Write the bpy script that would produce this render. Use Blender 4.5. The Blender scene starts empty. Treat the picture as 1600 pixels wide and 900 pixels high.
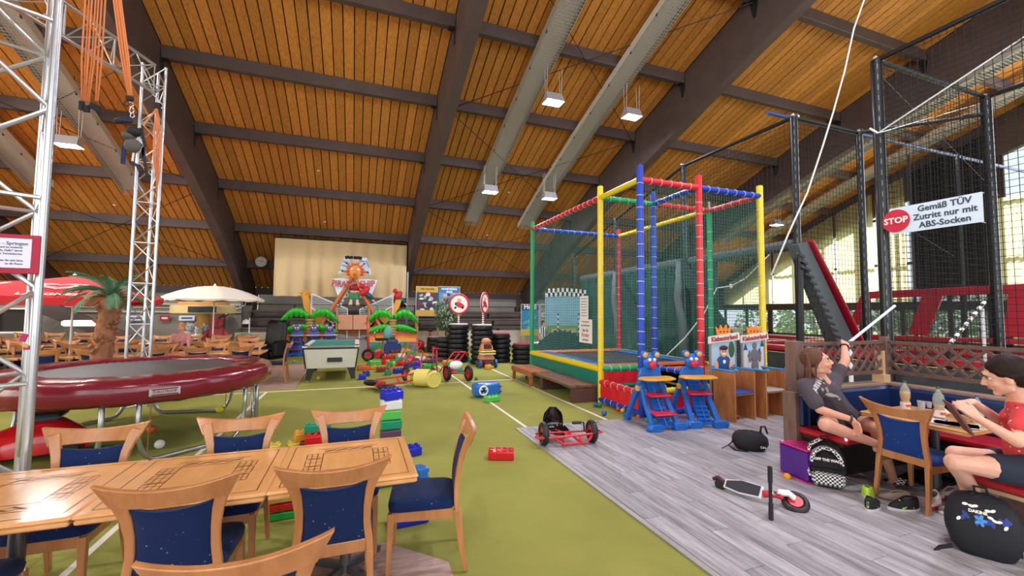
import bpy, math, random
from mathutils import Vector, Matrix, Quaternion
random.seed(7)
PI = math.pi
R = math.radians
C = bpy.context.scene.collection

# ---------------------------------------------------------------- camera
EYE = Vector((0, 0, 1.75)); FPX = 656.5
_p, _r, _y = R(3.18), R(.50), R(20.15)
FW = Vector((math.sin(_y)*math.cos(_p), math.cos(_y)*math.cos(_p), math.sin(_p)))
_r0 = Vector((math.cos(_y), -math.sin(_y), 0)); _u0 = _r0.cross(FW)
RT = _r0*math.cos(_r) + _u0*math.sin(_r); UP = _u0*math.cos(_r) - _r0*math.sin(_r)
cam_d = bpy.data.cameras.new('camera'); cam = bpy.data.objects.new('camera', cam_d); C.objects.link(cam)
cam.matrix_world = Matrix(((RT.x, UP.x, -FW.x, EYE.x), (RT.y, UP.y, -FW.y, EYE.y), (RT.z, UP.z, -FW.z, EYE.z), (0, 0, 0, 1)))
cam_d.sensor_width = 36; cam_d.lens = FPX/1600*36; cam_d.clip_start = .05; cam_d.clip_end = 400
bpy.context.scene.camera = cam
def ray(px, py): return FW + RT*((px-800)/FPX) - UP*((py-450)/FPX)
def at(px, py, ax, v):
    """the point on the plane x|y|z = v that the photograph shows at px, py"""
    d = ray(px, py); i = 'xyz'.index(ax)
    return EYE + d*((v-EYE[i])/d[i])
def G(px, py, z=0.0): return at(px, py, 'z', z)

# ---------------------------------------------------------------- world, exposure
sc = bpy.context.scene
sc.view_settings.view_transform = 'Standard'; sc.view_settings.look = 'None'
sc.view_settings.gamma = 1; sc.view_settings.use_curve_mapping = False
sc.view_settings.exposure = 0.0
w = bpy.data.worlds.new('sky'); sc.world = w; w.use_nodes = True
bg = w.node_tree.nodes['Background']; bg.inputs[0].default_value = (.80, .90, 1.0, 1); bg.inputs[1].default_value = 1.25
sun = bpy.data.lights.new('sun', 'SUN'); sun.energy = 11.0; sun.angle = R(3); sun.color = (1, .96, .85)
so = bpy.data.objects.new('sun', sun); C.objects.link(so); so.rotation_euler = Vector((1, .15, .8)).to_track_quat('Z', 'Y').to_euler()
def area(name, loc, size, power, col=(1, 1, 1), rot=(0, 0, 0), sy=None):
    l = bpy.data.lights.new(name, 'AREA'); l.energy = power; l.color = col; l.size = size
    if sy: l.shape = 'RECTANGLE'; l.size_y = sy
    o = bpy.data.objects.new(name, l); C.objects.link(o); o.location = loc; o.rotation_euler = rot
    return o
# added fill for window light: glazed gable at right, assumed glazing behind the viewer
area('daylight_fill', (23.6, 4, 5.0), 16, 1500, (.92, .92, 1), (0, R(90), 0), 5)
area('daylight_fill', (2, -9.5, 4.5), 26, 1900, (.97, .98, 1), (R(90), 0, 0), 6)
area('daylight_fill', (-18.5, 4, 4.5), 7, 2200, (1, .94, .82), (0, R(-90), 0), 18)  # warm fill added from the left to brighten the roof, no window there

# ---------------------------------------------------------------- materials
_mats = {}
def lin(c):
    if isinstance(c, str):
        c = c.lstrip('#'); c = [int(c[i:i+2], 16)/255 for i in (0, 2, 4)]
    return [x/12.92 if x <= .04045 else ((x+.055)/1.055)**2.4 for x in c]
def mat(name, col, rough=.5, metal=0, var=None, bump=None, emit=0, alpha=1, trans=0, coat=0, stretch=(1, 1, 1), spec=.5, sheen=0, ior=1.45):
    """var = (scale, amount) noise in the colour; bump = (scale, strength)"""
    if name in _mats: return _mats[name]
    m = bpy.data.materials.new(name); m.use_nodes = True; nt = m.node_tree; b = nt.nodes['Principled BSDF']
    c = lin(col); b.inputs['Base Color'].default_value = (*c, 1)
    b.inputs['Roughness'].default_value = rough; b.inputs['Metallic'].default_value = metal
    b.inputs['Specular IOR Level'].default_value = spec; b.inputs['IOR'].default_value = ior
    if coat: b.inputs['Coat Weight'].default_value = coat; b.inputs['Coat Roughness'].default_value = .12
    if trans: b.inputs['Transmission Weight'].default_value = trans
    if alpha < 1: b.inputs['Alpha'].default_value = alpha
    if sheen: b.inputs['Sheen Weight'].default_value = sheen
    if emit: b.inputs['Emission Color'].default_value = (*c, 1); b.inputs['Emission Strength'].default_value = emit
    if var or bump:
        tc = nt.nodes.new('ShaderNodeTexCoord'); mp = nt.nodes.new('ShaderNodeMapping'); mp.inputs['Scale'].default_value = stretch
        nt.links.new(tc.outputs['Object'], mp.inputs[0])
    if var:
        n = nt.nodes.new('ShaderNodeTexNoise'); n.inputs['Scale'].default_value = var[0]; n.inputs['Detail'].default_value = 4
        nt.links.new(mp.outputs[0], n.inputs['Vector'])
        r = nt.nodes.new('ShaderNodeMapRange'); r.inputs[1].default_value = .3; r.inputs[2].default_value = .7
        r.inputs[3].default_value = 1-var[1]; r.inputs[4].default_value = 1+var[1]*.6
        nt.links.new(n.outputs[0], r.inputs[0])
        h = nt.nodes.new('ShaderNodeVectorMath'); h.operation = 'SCALE'; h.inputs[0].default_value = c
        nt.links.new(r.outputs[0], h.inputs['Scale']); nt.links.new(h.outputs[0], b.inputs['Base Color'])
    if bump:
        n = nt.nodes.new('ShaderNodeTexNoise'); n.inputs['Scale'].default_value = bump[0]; n.inputs['Detail'].default_value = 3
        nt.links.new(mp.outputs[0], n.inputs['Vector'])
        k = nt.nodes.new('ShaderNodeBump'); k.inputs['Strength'].default_value = bump[1]; k.inputs['Distance'].default_value = .01
        nt.links.new(n.outputs[0], k.inputs['Height']); nt.links.new(k.outputs[0], b.inputs['Normal'])
    _mats[name] = m
    return m
def wood(name, col, dark, scale=3.0, stretch=(8, 1, 8), rough=.45, coat=0, per=.0, spec=.5):
    """wood with grain along the axis of least stretch and a tone of its own per object (per)"""
    if name in _mats: return _mats[name]
    m = bpy.data.materials.new(name); m.use_nodes = True; nt = m.node_tree; b = nt.nodes['Principled BSDF']
    b.inputs['Roughness'].default_value = rough; b.inputs['Specular IOR Level'].default_value = spec
    if coat: b.inputs['Coat Weight'].default_value = coat; b.inputs['Coat Roughness'].default_value = .15
    tc = nt.nodes.new('ShaderNodeTexCoord'); mp = nt.nodes.new('ShaderNodeMapping'); mp.inputs['Scale'].default_value = stretch
    oi = nt.nodes.new('ShaderNodeObjectInfo')
    ad = nt.nodes.new('ShaderNodeVectorMath'); ad.operation = 'ADD'
    sc_ = nt.nodes.new('ShaderNodeVectorMath'); sc_.operation = 'SCALE'; sc_.inputs['Scale'].default_value = 37
    cx = nt.nodes.new('ShaderNodeCombineXYZ')
    for i in range(3): nt.links.new(oi.outputs['Random'], cx.inputs[i])
    nt.links.new(cx.outputs[0], sc_.inputs[0]); nt.links.new(tc.outputs['Object'], ad.inputs[0]); nt.links.new(sc_.outputs[0], ad.inputs[1])
    nt.links.new(ad.outputs[0], mp.inputs[0])
    n = nt.nodes.new('ShaderNodeTexNoise'); n.inputs['Scale'].default_value = scale; n.inputs['Detail'].default_value = 6; n.inputs['Roughness'].default_value = .65
    nt.links.new(mp.outputs[0], n.inputs['Vector'])
    cr = nt.nodes.new('ShaderNodeValToRGB'); cr.color_ramp.elements[0].position = .33; cr.color_ramp.elements[1].position = .62
    cr.color_ramp.elements[0].color = (*lin(dark), 1); cr.color_ramp.elements[1].color = (*lin(col), 1)
    nt.links.new(n.outputs[0], cr.inputs[0])
    out = cr.outputs[0]
    if per:
        r = nt.nodes.new('ShaderNodeMapRange'); r.inputs[3].default_value = 1-per; r.inputs[4].default_value = 1+per*.5
        nt.links.new(oi.outputs['Random'], r.inputs[0])
        h = nt.nodes.new('ShaderNodeVectorMath'); h.operation = 'SCALE'
        nt.links.new(out, h.inputs[0]); nt.links.new(r.outputs[0], h.inputs['Scale']); out = h.outputs[0]
    nt.links.new(out, b.inputs['Base Color'])
    _mats[name] = m
    return m


# ---------------------------------------------------------------- mesh builder
def frame_of(d):
    d = Vector(d).normalized(); a = Vector((0, 0, 1)) if abs(d.z) < .95 else Vector((1, 0, 0))
    x = d.cross(a).normalized(); return x, d.cross(x)
class B:
    def __init__(s): s.v = []; s.f = []; s.m = []; s.k = 0; s.M = None
    def mat(s, k): s.k = k; return s
    def xf(s, M): s.M = M; return s
    def add(s, vs, fs):
        n = len(s.v)
        if s.M is not None: vs = [s.M @ Vector(p) for p in vs]
        s.v += [tuple(p) for p in vs]; s.f += [tuple(i+n for i in f) for f in fs]; s.m += [s.k]*len(fs); return s
    def box(s, c, d, rz=0, rot=None):
        x, y, z = d[0]/2, d[1]/2, d[2]/2
        vs = [Vector((a*x, b*y, e*z)) for e in (-1, 1) for b in (-1, 1) for a in (-1, 1)]
        q = rot if rot is not None else Matrix.Rotation(rz, 3, 'Z')
        return s.add([q @ p + Vector(c) for p in vs], [(0, 2, 3, 1), (4, 5, 7, 6), (0, 1, 5, 4), (2, 6, 7, 3), (0, 4, 6, 2), (1, 3, 7, 5)])
    def rbox(s, c, d, r=.01, rz=0, rot=None, tz=1.0):
        """box with its vertical and horizontal edges chamfered; tz scales the top"""
        q = rot if rot is not None else Matrix.Rotation(rz, 3, 'Z'); x, y, z = d[0]/2, d[1]/2, d[2]/2
        r = min(r, x*.95, y*.95, z*.95); rings = []
        for zz, ins in ((-z, r), (-z+r, 0), (z-r, 0), (z, r)):
            t = tz if zz > 0 else 1
            X, Y = (x-ins)*t, (y-ins)*t; k = r*.7
            rings.append([(-X, -Y+k, zz), (-X+k, -Y, zz), (X-k, -Y, zz), (X, -Y+k, zz), (X, Y-k, zz), (X-k, Y, zz), (-X+k, Y, zz), (-X, Y-k, zz)])
        vs = [q @ Vector(p) + Vector(c) for ring in rings for p in ring]; fs = []
        for j in range(3):
            for i in range(8): fs.append((j*8+i, j*8+(i+1) % 8, (j+1)*8+(i+1) % 8, (j+1)*8+i))
        fs.append(tuple(range(7, -1, -1))); fs.append(tuple(range(24, 32)))
        return s.add(vs, fs)
    def cyl(s, a, b, r, n=12, r2=None, cap=True):
        a, b = Vector(a), Vector(b); r2 = r if r2 is None else r2; x, y = frame_of(b-a)
        vs = [p + (x*math.cos(2*PI*i/n)+y*math.sin(2*PI*i/n))*rr for p, rr in ((a, r), (b, r2)) for i in range(n)]
        fs = [(i, (i+1) % n, n+(i+1) % n, n+i) for i in range(n)]
        if cap: fs += [tuple(range(n-1, -1, -1)), tuple(range(n, 2*n))]
        return s.add(vs, fs)
    def tube(s, pts, r, n=8, cap=True, closed=False, rs=None):
        pts = [Vector(p) for p in pts]; m = len(pts); vs = []; up = None
        for i, p in enumerate(pts):
            if closed: d = pts[(i+1) % m]-pts[i-1]
            else: d = pts[min(i+1, m-1)]-pts[max(i-1, 0)]
            d.normalize()
            if up is None: x, y = frame_of(d)
            else:
                x = (up - d*up.dot(d));
                if x.length < 1e-6: x, _ = frame_of(d)
                x.normalize(); y = d.cross(x)
            up = x; rr = rs[i] if rs else r
            vs += [p + (x*math.cos(2*PI*k/n)+y*math.sin(2*PI*k/n))*rr for k in range(n)]
        fs = []
        for i in range(m if closed else m-1):
            j = (i+1) % m
            for k in range(n): fs.append((i*n+k, i*n+(k+1) % n, j*n+(k+1) % n, j*n+k))
        if cap and not closed: fs += [tuple(range(n-1, -1, -1)), tuple(range((m-1)*n, m*n))]
        return s.add(vs, fs)
    def lathe(s, prof, n=16, c=(0, 0, 0), axis=None, cap=True):
        """prof = [(radius, height)...] turned about z (or axis) at c"""
        q = Matrix.Identity(3) if axis is None else Vector((0, 0, 1)).rotation_difference(Vector(axis)).to_matrix()
        vs = [q @ Vector((r*math.cos(2*PI*i/n), r*math.sin(2*PI*i/n), h)) + Vector(c) for r, h in prof for i in range(n)]
        fs = []
        for j in range(len(prof)-1):
            for i in range(n): fs.append((j*n+i, j*n+(i+1) % n, (j+1)*n+(i+1) % n, (j+1)*n+i))
        if cap: fs += [tuple(range(n-1, -1, -1)), tuple(range((len(prof)-1)*n, len(prof)*n))]
        return s.add(vs, fs)
    def ball(s, c, r, n=12, m=8, sc=(1, 1, 1), rot=None):
        vs = []; q = rot if rot is not None else Matrix.Identity(3)
        for j in range(1, m):
            t = PI*j/m
            for i in range(n): vs.append(q @ Vector((math.sin(t)*math.cos(2*PI*i/n)*r*sc[0], math.sin(t)*math.sin(2*PI*i/n)*r*sc[1], math.cos(t)*r*sc[2])) + Vector(c))
        k = len(vs); vs += [q @ Vector((0, 0, r*sc[2]))+Vector(c), q @ Vector((0, 0, -r*sc[2]))+Vector(c)]
        fs = [((j+1)*n+i, (j+1)*n+(i+1) % n, j*n+(i+1) % n, j*n+i) for j in range(m-2) for i in range(n)]
        fs += [(k, i, (i+1) % n) for i in range(n)] + [(k+1, (m-2)*n+(i+1) % n, (m-2)*n+i) for i in range(n)]
        return s.add(vs, fs)
    def torus(s, c, Rr, r, n=20, m=8, axis=(0, 0, 1), sq=1.0):
        q = Vector((0, 0, 1)).rotation_difference(Vector(axis)).to_matrix(); vs = []
        for i in range(n):
            a = 2*PI*i/n
            for k in range(m):
                b = 2*PI*k/m; rr = Rr + r*math.cos(b)
                vs.append(q @ Vector((rr*math.cos(a), rr*math.sin(a), r*sq*math.sin(b))) + Vector(c))
        return s.add(vs, [(i*m+k, ((i+1) % n)*m+k, ((i+1) % n)*m+(k+1) % m, i*m+(k+1) % m) for i in range(n) for k in range(m)])
    def prism(s, poly, h, M=None, ch=0):
        """polygon in xy, thickness h along z from 0, placed by M"""
        n = len(poly); M = M or Matrix.Identity(4)
        vs = [M @ Vector((p[0], p[1], 0)) for p in poly] + [M @ Vector((p[0], p[1], h)) for p in poly]
        return s.add(vs, [tuple(range(n-1, -1, -1)), tuple(range(n, 2*n))] + [(i, (i+1) % n, n+(i+1) % n, n+i) for i in range(n)])
    def sweep(s, pts, sec, side=None, cap=True):
        """rectangular section sec=(w,h) (or a list of them) along pts; side = vector kept as the w direction"""
        pts = [Vector(p) for p in pts]; vs = []
        for i, p in enumerate(pts):
            d = (pts[min(i+1, len(pts)-1)]-pts[max(i-1, 0)]).normalized()
            w_ = Vector(side if side is not None else frame_of(d)[0]); w_ = (w_-d*w_.dot(d)).normalized(); h_ = d.cross(w_)
            a, b = sec[i] if isinstance(sec, list) else sec
            vs += [p+w_*(-a/2)+h_*(-b/2), p+w_*(a/2)+h_*(-b/2), p+w_*(a/2)+h_*(b/2), p+w_*(-a/2)+h_*(b/2)]
        fs = [(i*4+k, i*4+(k+1) % 4, i*4+4+(k+1) % 4, i*4+4+k) for i in range(len(pts)-1) for k in range(4)]
        if cap: m = len(pts)*4; fs += [(3, 2, 1, 0), (m-4, m-3, m-2, m-1)]
        return s.add(vs, fs)
    def grid(s, P, thick=0):
        """P = rows of points"""
        h, w_ = len(P), len(P[0])
        return s.add([p for row in P for p in row], [(j*w_+i, j*w_+i+1, (j+1)*w_+i+1, (j+1)*w_+i) for j in range(h-1) for i in range(w_-1)])
    def net(s, a, b, c, d, cell=.05, r=.0016):
        """knotted net on the quad a b c d (a-b bottom, d-c top): straight cords, three-sided"""
        a, b, c, d = map(Vector, (a, b, c, d))
        nu = max(1, int(((b-a).length+(c-d).length)/2/cell)); nv = max(1, int(((d-a).length+(c-b).length)/2/cell))
        for n_, (p0, p1, q0, q1) in ((nu, (a, b, d, c)), (nv, (a, d, b, c))):
            for i in range(n_+1):
                t = i/n_; s.cyl(p0.lerp(p1, t), q0.lerp(q1, t), r, 3, cap=False)
        return s
    def build(s, name, mats, parent=None, smooth=False, loc=None, bevel=0, rot=None, sub=0, kind=None, label=None, cat=None, group=None, ang=40):
        me = bpy.data.meshes.new(name); me.from_pydata(s.v, [], s.f)
        for m in (mats if isinstance(mats, (list, tuple)) else [mats]): me.materials.append(m)
        if any(s.m): me.polygons.foreach_set('material_index', s.m)
        if smooth:
            me.polygons.foreach_set('use_smooth', [True]*len(me.polygons))
            if smooth == 'auto': me.set_sharp_from_angle(angle=R(ang))
        me.update()
        o = bpy.data.objects.new(name, me); C.objects.link(o)
        if parent is not None: o.parent = parent
        if loc is not None: o.location = loc
        if rot is not None: o.rotation_euler = rot
        if bevel:
            k = o.modifiers.new('bevel', 'BEVEL'); k.width = bevel; k.segments = 2; k.limit_method = 'ANGLE'
        if sub:
            k = o.modifiers.new('sub', 'SUBSURF'); k.levels = sub; k.render_levels = sub
        return props(o, label, cat, group, kind)
def props(o, label=None, cat=None, group=None, kind=None):
    if label: o['label'] = label
    if cat: o['category'] = cat
    if group: o['group'] = group
    if kind: o['kind'] = kind
    return o
def thing(name, label, cat, loc=(0, 0, 0), rz=0, group=None, rot=None):
    o = bpy.data.objects.new(name, None); C.objects.link(o); o.location = loc
    o.rotation_euler = rot if rot is not None else (0, 0, rz); o.empty_display_size = .1
    return props(o, label, cat, group)
def dup(root, loc, rz=0, label=None, group=None, rot=None, scale=None, mats=None):
    """copy a thing with its parts and sub-parts; mats maps material -> material"""
    def cp(o, parent):
        c = o.copy(); C.objects.link(c); c.parent = parent
        if mats and o.type == 'MESH':
            key = (o.data.name, tuple((a.name, b.name) for a, b in mats.items()))
            if key not in _md:
                d = o.data.copy()
                for i, mm in enumerate(d.materials):
                    if mm in mats: d.materials[i] = mats[mm]
                _md[key] = d
            c.data = _md[key]
        for ch in [k for k in kids.get(o, [])]: cp(ch, c)
        return c
    kids = {}
    for o in root.children_recursive: kids.setdefault(o.parent, []).append(o)
    r = cp(root, None); r.location = loc; r.rotation_euler = rot if rot is not None else (0, 0, rz)
    if scale: r.scale = scale if isinstance(scale, (tuple, list, Vector)) else (scale,)*3
    if label: r['label'] = label
    if group: r['group'] = group
    return r
_md = {}
def text(s, size, m, parent, loc, rot, name='lettering', ext=.0015, align='CENTER', sx=1, shear=0, space=1, bold=0):
    cu = bpy.data.curves.new(name, 'FONT'); cu.body = s; cu.size = size; cu.extrude = ext; cu.align_x = align; cu.align_y = 'CENTER'
    cu.resolution_u = 2; cu.shear = shear; cu.space_character = space; cu.offset = bold; cu.space_line = .9
    cu.materials.append(m)
    o = bpy.data.objects.new(name, cu); C.objects.link(o); o.parent = parent; o.location = loc; o.rotation_euler = rot; o.scale = (sx, 1, 1)
    return o
def ordinal(i): return ['first', 'second', 'third', 'fourth', 'fifth', 'sixth', 'seventh', 'eighth', 'ninth', 'tenth', 'eleventh', 'twelfth'][i]
def rmat(x=0, y=0, z=0): return (Matrix.Rotation(z, 3, 'Z') @ Matrix.Rotation(y, 3, 'Y') @ Matrix.Rotation(x, 3, 'X'))
# ================================================================ structure
ST = 'structure'
carpet = mat('carpet', '#8f9049', .95, var=(1.1, .13), bump=(220, .25), spec=.15)
white_line = mat('line_paint', '#d9d6c6', .8)
dark_timber = mat('dark_timber', '#594a49', .6, var=(2, .15), bump=(30, .15))
steel_dark = mat('steel_dark', '#35383a', .45, .6)
gap_black = mat('gap_black', '#140d08', .9)
fl = B().box((-1, 5, -.05), (50, 42, .1)).build('floor', carpet, kind=ST)
def flat(name, x0, y0, x1, y1, z0, z1, m, parent, **k): return B().box(((x0+x1)/2, (y0+y1)/2, (z0+z1)/2), (x1-x0, y1-y0, z1-z0)).build(name, m, parent, **k)
flat('line_marking', 2.42, 5.92, 2.47, 20.5, 0, .004, white_line, fl)
flat('line_marking', 3.83, 5.92, 3.88, 20.5, 0, .004, white_line, fl)
flat('line_marking', -4.5, 10.2, 3.83, 10.25, 0, .005, white_line, fl)
flat('line_marking', -1.78, 3.6, -1.73, 10.2, 0, .004, white_line, fl)
# grey laminate: every board a piece
lam = wood('laminate', '#b5b3b8', '#7b7a80', 2.2, (9, .8, 9), .42, per=.22)
lf = B().box((7.15, 1.9, .004), (9.7, 8.0, .008)).build('laminate_base', mat('laminate_joint', '#4f4b48', .8), fl)
B().box((7.15, 5.92, .008), (9.8, .05, .016)).box((2.28, 1.9, .008), (.05, 8.0, .016)).build('edge_strip', mat('edge_alu', '#a7a4a0', .5, .4), fl)
pm = {}
def plank_mesh(L, W, key):
    if key not in pm:
        b = B().rbox((0, L/2, .009), (W-.004, L-.004, .010), .002); o = b.build('plank', lam); pm[key] = o.data; bpy.data.objects.remove(o)
    return pm[key]
for i in range(50):
    x = 2.31+.19*i+.095
    if x > 11.9: break
    y = -2.1 + (i*.47 % 1.28) - 1.28
    while y < 5.89:
        a, b_ = max(y, -2.1), min(y+1.28, 5.89)
        if b_-a > .08 and not (x > 7.5 and b_ < 1.5):
            L = round(b_-a, 2); o = bpy.data.objects.new('plank', plank_mesh(L, .19, L)); C.objects.link(o); o.parent = fl; o.location = (x, a, .004)
        y += 1.28
# pinkish boards under the cafe tables
pink = wood('pink_boards', '#c2a497', '#9c8075', 3, (1, 9, 9), .5, per=.15)
def patch(poly, z, pitch, name='board_platform'):
    b = B().prism(poly, z); return b.build(name, pink, fl)
patch([(-6, -3), (.62, -3), (.64, 2.98), (.25, 3.37), (-.1, 3.48), (-6, 3.42)], .012, .2)
patch([(-12.5, 10.5), (-1.25, 10.5), (-1.3, 15.0), (-12.5, 15.0)], .012, .2)

# ---- roof
YS = [-22, -14, -8, -3, 0, 2.4, 4.7, 7.0, 9.35, 11.65, 13.9, 16.15, 18.3, 20.4, 22.2]
ZS = [2.5, 6.7, 9.2, 10.4, 10.6, 10.4, 9.8, 9.1, 8.32, 7.52, 6.67, 5.72, 4.68, 3.5, 2.44]
K = 1.1
YS = [y*K for y in YS]; ZS = [(z-1.75)*K+1.75 for z in ZS]
def zr(y):
    for i in range(len(YS)-1):
        if y <= YS[i+1]: break
    t = (y-YS[i])/(YS[i+1]-YS[i]); return ZS[i]+(ZS[i+1]-ZS[i])*t
roof_wood = wood('roof_board', '#dc9846', '#ba763c', 1.3, (22, .5, 22), .6, per=.2, spec=.2)
ceil = B()
ceil.grid([[(x, y, z+.36) for x in (-26, 24.9)] for y, z in zip(YS, ZS)]).grid([[(x, y, z+.5) for x in (-26, 24.9)] for y, z in zip(YS, ZS)])
ceil = ceil.build('ceiling', gap_black, kind=ST)
BX = [K*x for x in (-17.85, -11.2, -4.55, 2.1, 8.75, 15.4, 22.05)]; BAY = 6.65*K
def board_mesh(w):
    b = B(); yy = YS[2:]; zz = ZS[2:]; n = len(yy)
    vs = []
    for y, z in zip(yy, zz): vs += [(-w/2, y, z+.335), (-w/2+.008, y, z+.31), (w/2-.008, y, z+.31), (w/2, y, z+.335)]
    b.add(vs, [(i*4+k, i*4+k+4, i*4+k+5, i*4+k+1) for i in range(n-1) for k in range(3)])
    o = b.build('board', roof_wood); d = o.data; bpy.data.objects.remove(o); return d
bw = [board_mesh(.252), board_mesh(.246)]
for bi in range(1, 6):
    x0 = BX[bi]+.15; n = 26; p = (BAY-.3)/n
    for k in range(n):
        o = bpy.data.objects.new('board', bw[k % 2]); C.objects.link(o); o.parent = ceil; o.location = (x0+p*(k+.5), 0, 0.004*((k*7) % 3))
bb = B()
for k in range(26): x = BX[0]+.15+.269*(k+.5); bb.grid([[(x-.116, y, z+.31), (x+.116, y, z+.31)] for y, z in zip(YS[2:], ZS[2:])])
bb.build('outer_boards', roof_wood, ceil, kind='stuff')
for x in BX:
    pts = [(y, z+.36) for y, z in zip(YS, ZS)]
    dep = [1.35]*len(YS)
    b = B(); vs = []
    yf = YS+[24.9]; zt = [z+.3 for z in ZS]+[2.1]; zb = [z-1.26 for z in ZS[:-1]]+[1.5, 1.35]
    zb[-3] = ZS[-2]-1.37
    for y, a, c in zip(yf, zt, zb): vs += [(x-.15, y, c), (x+.15, y, c), (x+.15, y, a), (x-.15, y, a)]
    n = len(yf)
    b.add(vs, [(i*4+k, i*4+k+4, i*4+(k+1) % 4+4, i*4+(k+1) % 4) for i in range(n-1) for k in range(4)]+[(n*4-4, n*4-3, n*4-2, n*4-1)])
    b.build('beam', dark_timber, ceil)
pur = None; brk = None
for bi in range(0, 6):
    for j in range(5, len(YS)-0):
        y, z = YS[j], ZS[j]
        if bi == 0 and j < 9: continue
        if pur is None:
            pur = B().rbox((0, 0, .16), (BAY-.3, .18, .34), .012).build('purlin', dark_timber, ceil, loc=(BX[bi]+BAY/2, y, z)).data
        else:
            o = bpy.data.objects.new('purlin', pur); C.objects.link(o); o.parent = ceil; o.location = (BX[bi]+BAY/2, y, z)
        if bi in (1, 2, 3, 4) and j > 6:
            for s in (-1, 1):
                if brk is None:
                    k = B().box((0, 0, .05), (.02, .2, .3)).prism([(-.1, -.1), (.1, -.1), (.03, -.42), (-.03, -.42)], .02, Matrix.Translation((-.01, 0, 0)) @ Matrix.Rotation(PI/2, 4, 'Z') @ Matrix.Rotation(PI/2, 4, 'X'))
                    k.box((-.08, 0, -.02), (.16, .2, .015))
                    o = k.build('bracket', steel_dark, ceil); brk = o.data
                else: o = bpy.data.objects.new('bracket', brk); C.objects.link(o); o.parent = ceil
                o.location = (BX[bi]+BAY/2+s*(BAY/2-.165), y, z); o.scale = (s, 1, 1)
# wind bracing rods under the boards
for bi, js in ((1, (9, 11)), (3, (7, 9, 11)), (1, (11, 13)), (3, (11, 13))):
    for a, c in zip(js, js[1:]):
        for s in (0, 1):
            xa, xb = (BX[bi]+.2, BX[bi+1]-.2) if s else (BX[bi+1]-.2, BX[bi]+.2)
            B().cyl((xa, YS[a], ZS[a]-.02), (xb, YS[c], ZS[c]-.02), .012, 6).build('brace_rod', steel_dark, ceil)
for px, py in ((498, 266), (508, 346), (761, 367), (795, 300), (179, 320)):
    p = None
    d = ray(px, py); t = 3
    while t < 40:
        p = EYE+d*t
        if p.z > zr(p.y)+.29: break
        t += .02
    B().lathe([(.06, 0), (.055, -.035), (.02, -.05)], 12, p).build('smoke_detector', mat('detector', '#e8e0cc', .5), ceil, smooth='auto')

# ---- far side: low rendered wall, tribune, back wall
plaster = mat('plaster', '#b3ada2', .9, var=(2, .08)); concrete = mat('concrete', '#77706a', .9, var=(3, .15)); tribune_wood = mat('tribune_wood', '#5a4640', .6, var=(3, .15))
def wallbox(name, c, d, m, parent=None): return B().box(c, d).build(name, m, parent, kind=None if parent else ST)
wallbox('wall_back', (-.6, 24.9, 1.4), (50, .2, 2.9), plaster)
wallbox('wall_tribune', (9.4, 20.7, .38), (28.4, .2, .76), mat('plaster_low', '#c9c0ae', .9, var=(2, .1)))
tr = B()
for k in range(4): tr.box((9.4, 21.25+.9*k, .25+.2*k), (28.4, .9, .55+.4*k))
tr = tr.build('tribune', concrete, kind=ST)
for k in range(4):
    for s in (0, 1): B().rbox((9.4, 21.0+.9*k+.2*s, .86+.38*k), (28.4, .15, .05), .008).build('bench_board', tribune_wood, tr)
for k in range(4):
    for x in range(-3, 22, 2): B().box((x, 21.1+.9*k, .7+.38*k), (.06, .35, .28)).build('bench_bracket', tribune_wood, tr)
# concrete feet of the arches
for x in BX[1:6]: B().prism([(22.8, 0), (24.8, 0), (24.8, 2.5), (24.2, 2.5), (23.4, 1.95), (22.9, 1.0)], .5, Matrix.Translation((x-.25, 0, 0)) @ Matrix(((0, 0, 1, 0), (1, 0, 0, 0), (0, 1, 0, 0), (0, 0, 0, 1)))).build('pillar', concrete, kind=ST) 
B().box((2.2, 20.4, 2.2), (.08, .08, 4.2)).build('pipe', mat('galv', '#8d9293', .4, .7), kind=ST)
# left part of the far wall
wallbox('wall_left_back', (-12, 21.7, .95), (14.4, .2, 1.9), mat('grey_wall', '#8f8a83', .85, var=(2, .06)))
lw = wallbox('trim_1', (-12, 21.55, 1.93), (14.4, .3, .06), mat('pale_trim', '#cfcabd', .6)); wallbox('trim_2', (-12, 21.5, 1.6), (14.4, .1, .05), mat('pale_trim', ''))
wallbox('trim_3', (-12, 21.5, 1.78), (14.4, .05, .03), mat('pale_trim', ''))
wallbox('wall_left', (-25.9, 6, 4), (.2, 34, 8), plaster)

# ---- glazed gable on the right
frame_m = mat('window_frame', '#3c2f2c', .5, var=(3, .1))
glass = mat('pane_glass', '#dfeee8', .05, alpha=.12)
GX = 24.2
wr = B().box((GX, 7.5, .25), (.25, 34, .5)).build('wall_right', plaster, kind=ST)
win = B().box((GX, 5.5, 2.16), (.16, 38, .38)).box((GX, 5.5, 4.17), (.1, 34, .1)).box((GX, 5.5, .55), (.12, 38, .12)).box((GX, 5.5, 6.42), (.1, 34, .1))
ymull = [24.2-1.7*k for k in range(21)]
for y in ymull: win.box((GX, y, 4.6), (.12, .12 if (ymull.index(y) % 3) else .26, 8.2))
win = win.build('window_1', frame_m, kind=ST)
for a, b_ in zip(ymull, ymull[1:]):
    for z0, z1 in ((.61, 1.97), (2.35, 4.12), (4.22, 6.37), (6.47, 10)):
        B().box((GX, (a+b_)/2, (z0+z1)/2), (.02, a-b_-.14, z1-z0)).build('pane', glass, win)
cur = bpy.data.materials.new('sunlit_curtain'); cur.use_nodes = True; nt = cur.node_tree
b0 = nt.nodes['Principled BSDF']; b0.inputs['Base Color'].default_value = (*lin('#efe3b4'), 1); b0.inputs['Roughness'].default_value = .9
tb = nt.nodes.new('ShaderNodeBsdfTranslucent'); tb.inputs[0].default_value = (*lin('#fff4c4'), 1); mx = nt.nodes.new('ShaderNodeMixShader'); mx.inputs[0].default_value = .72
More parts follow.
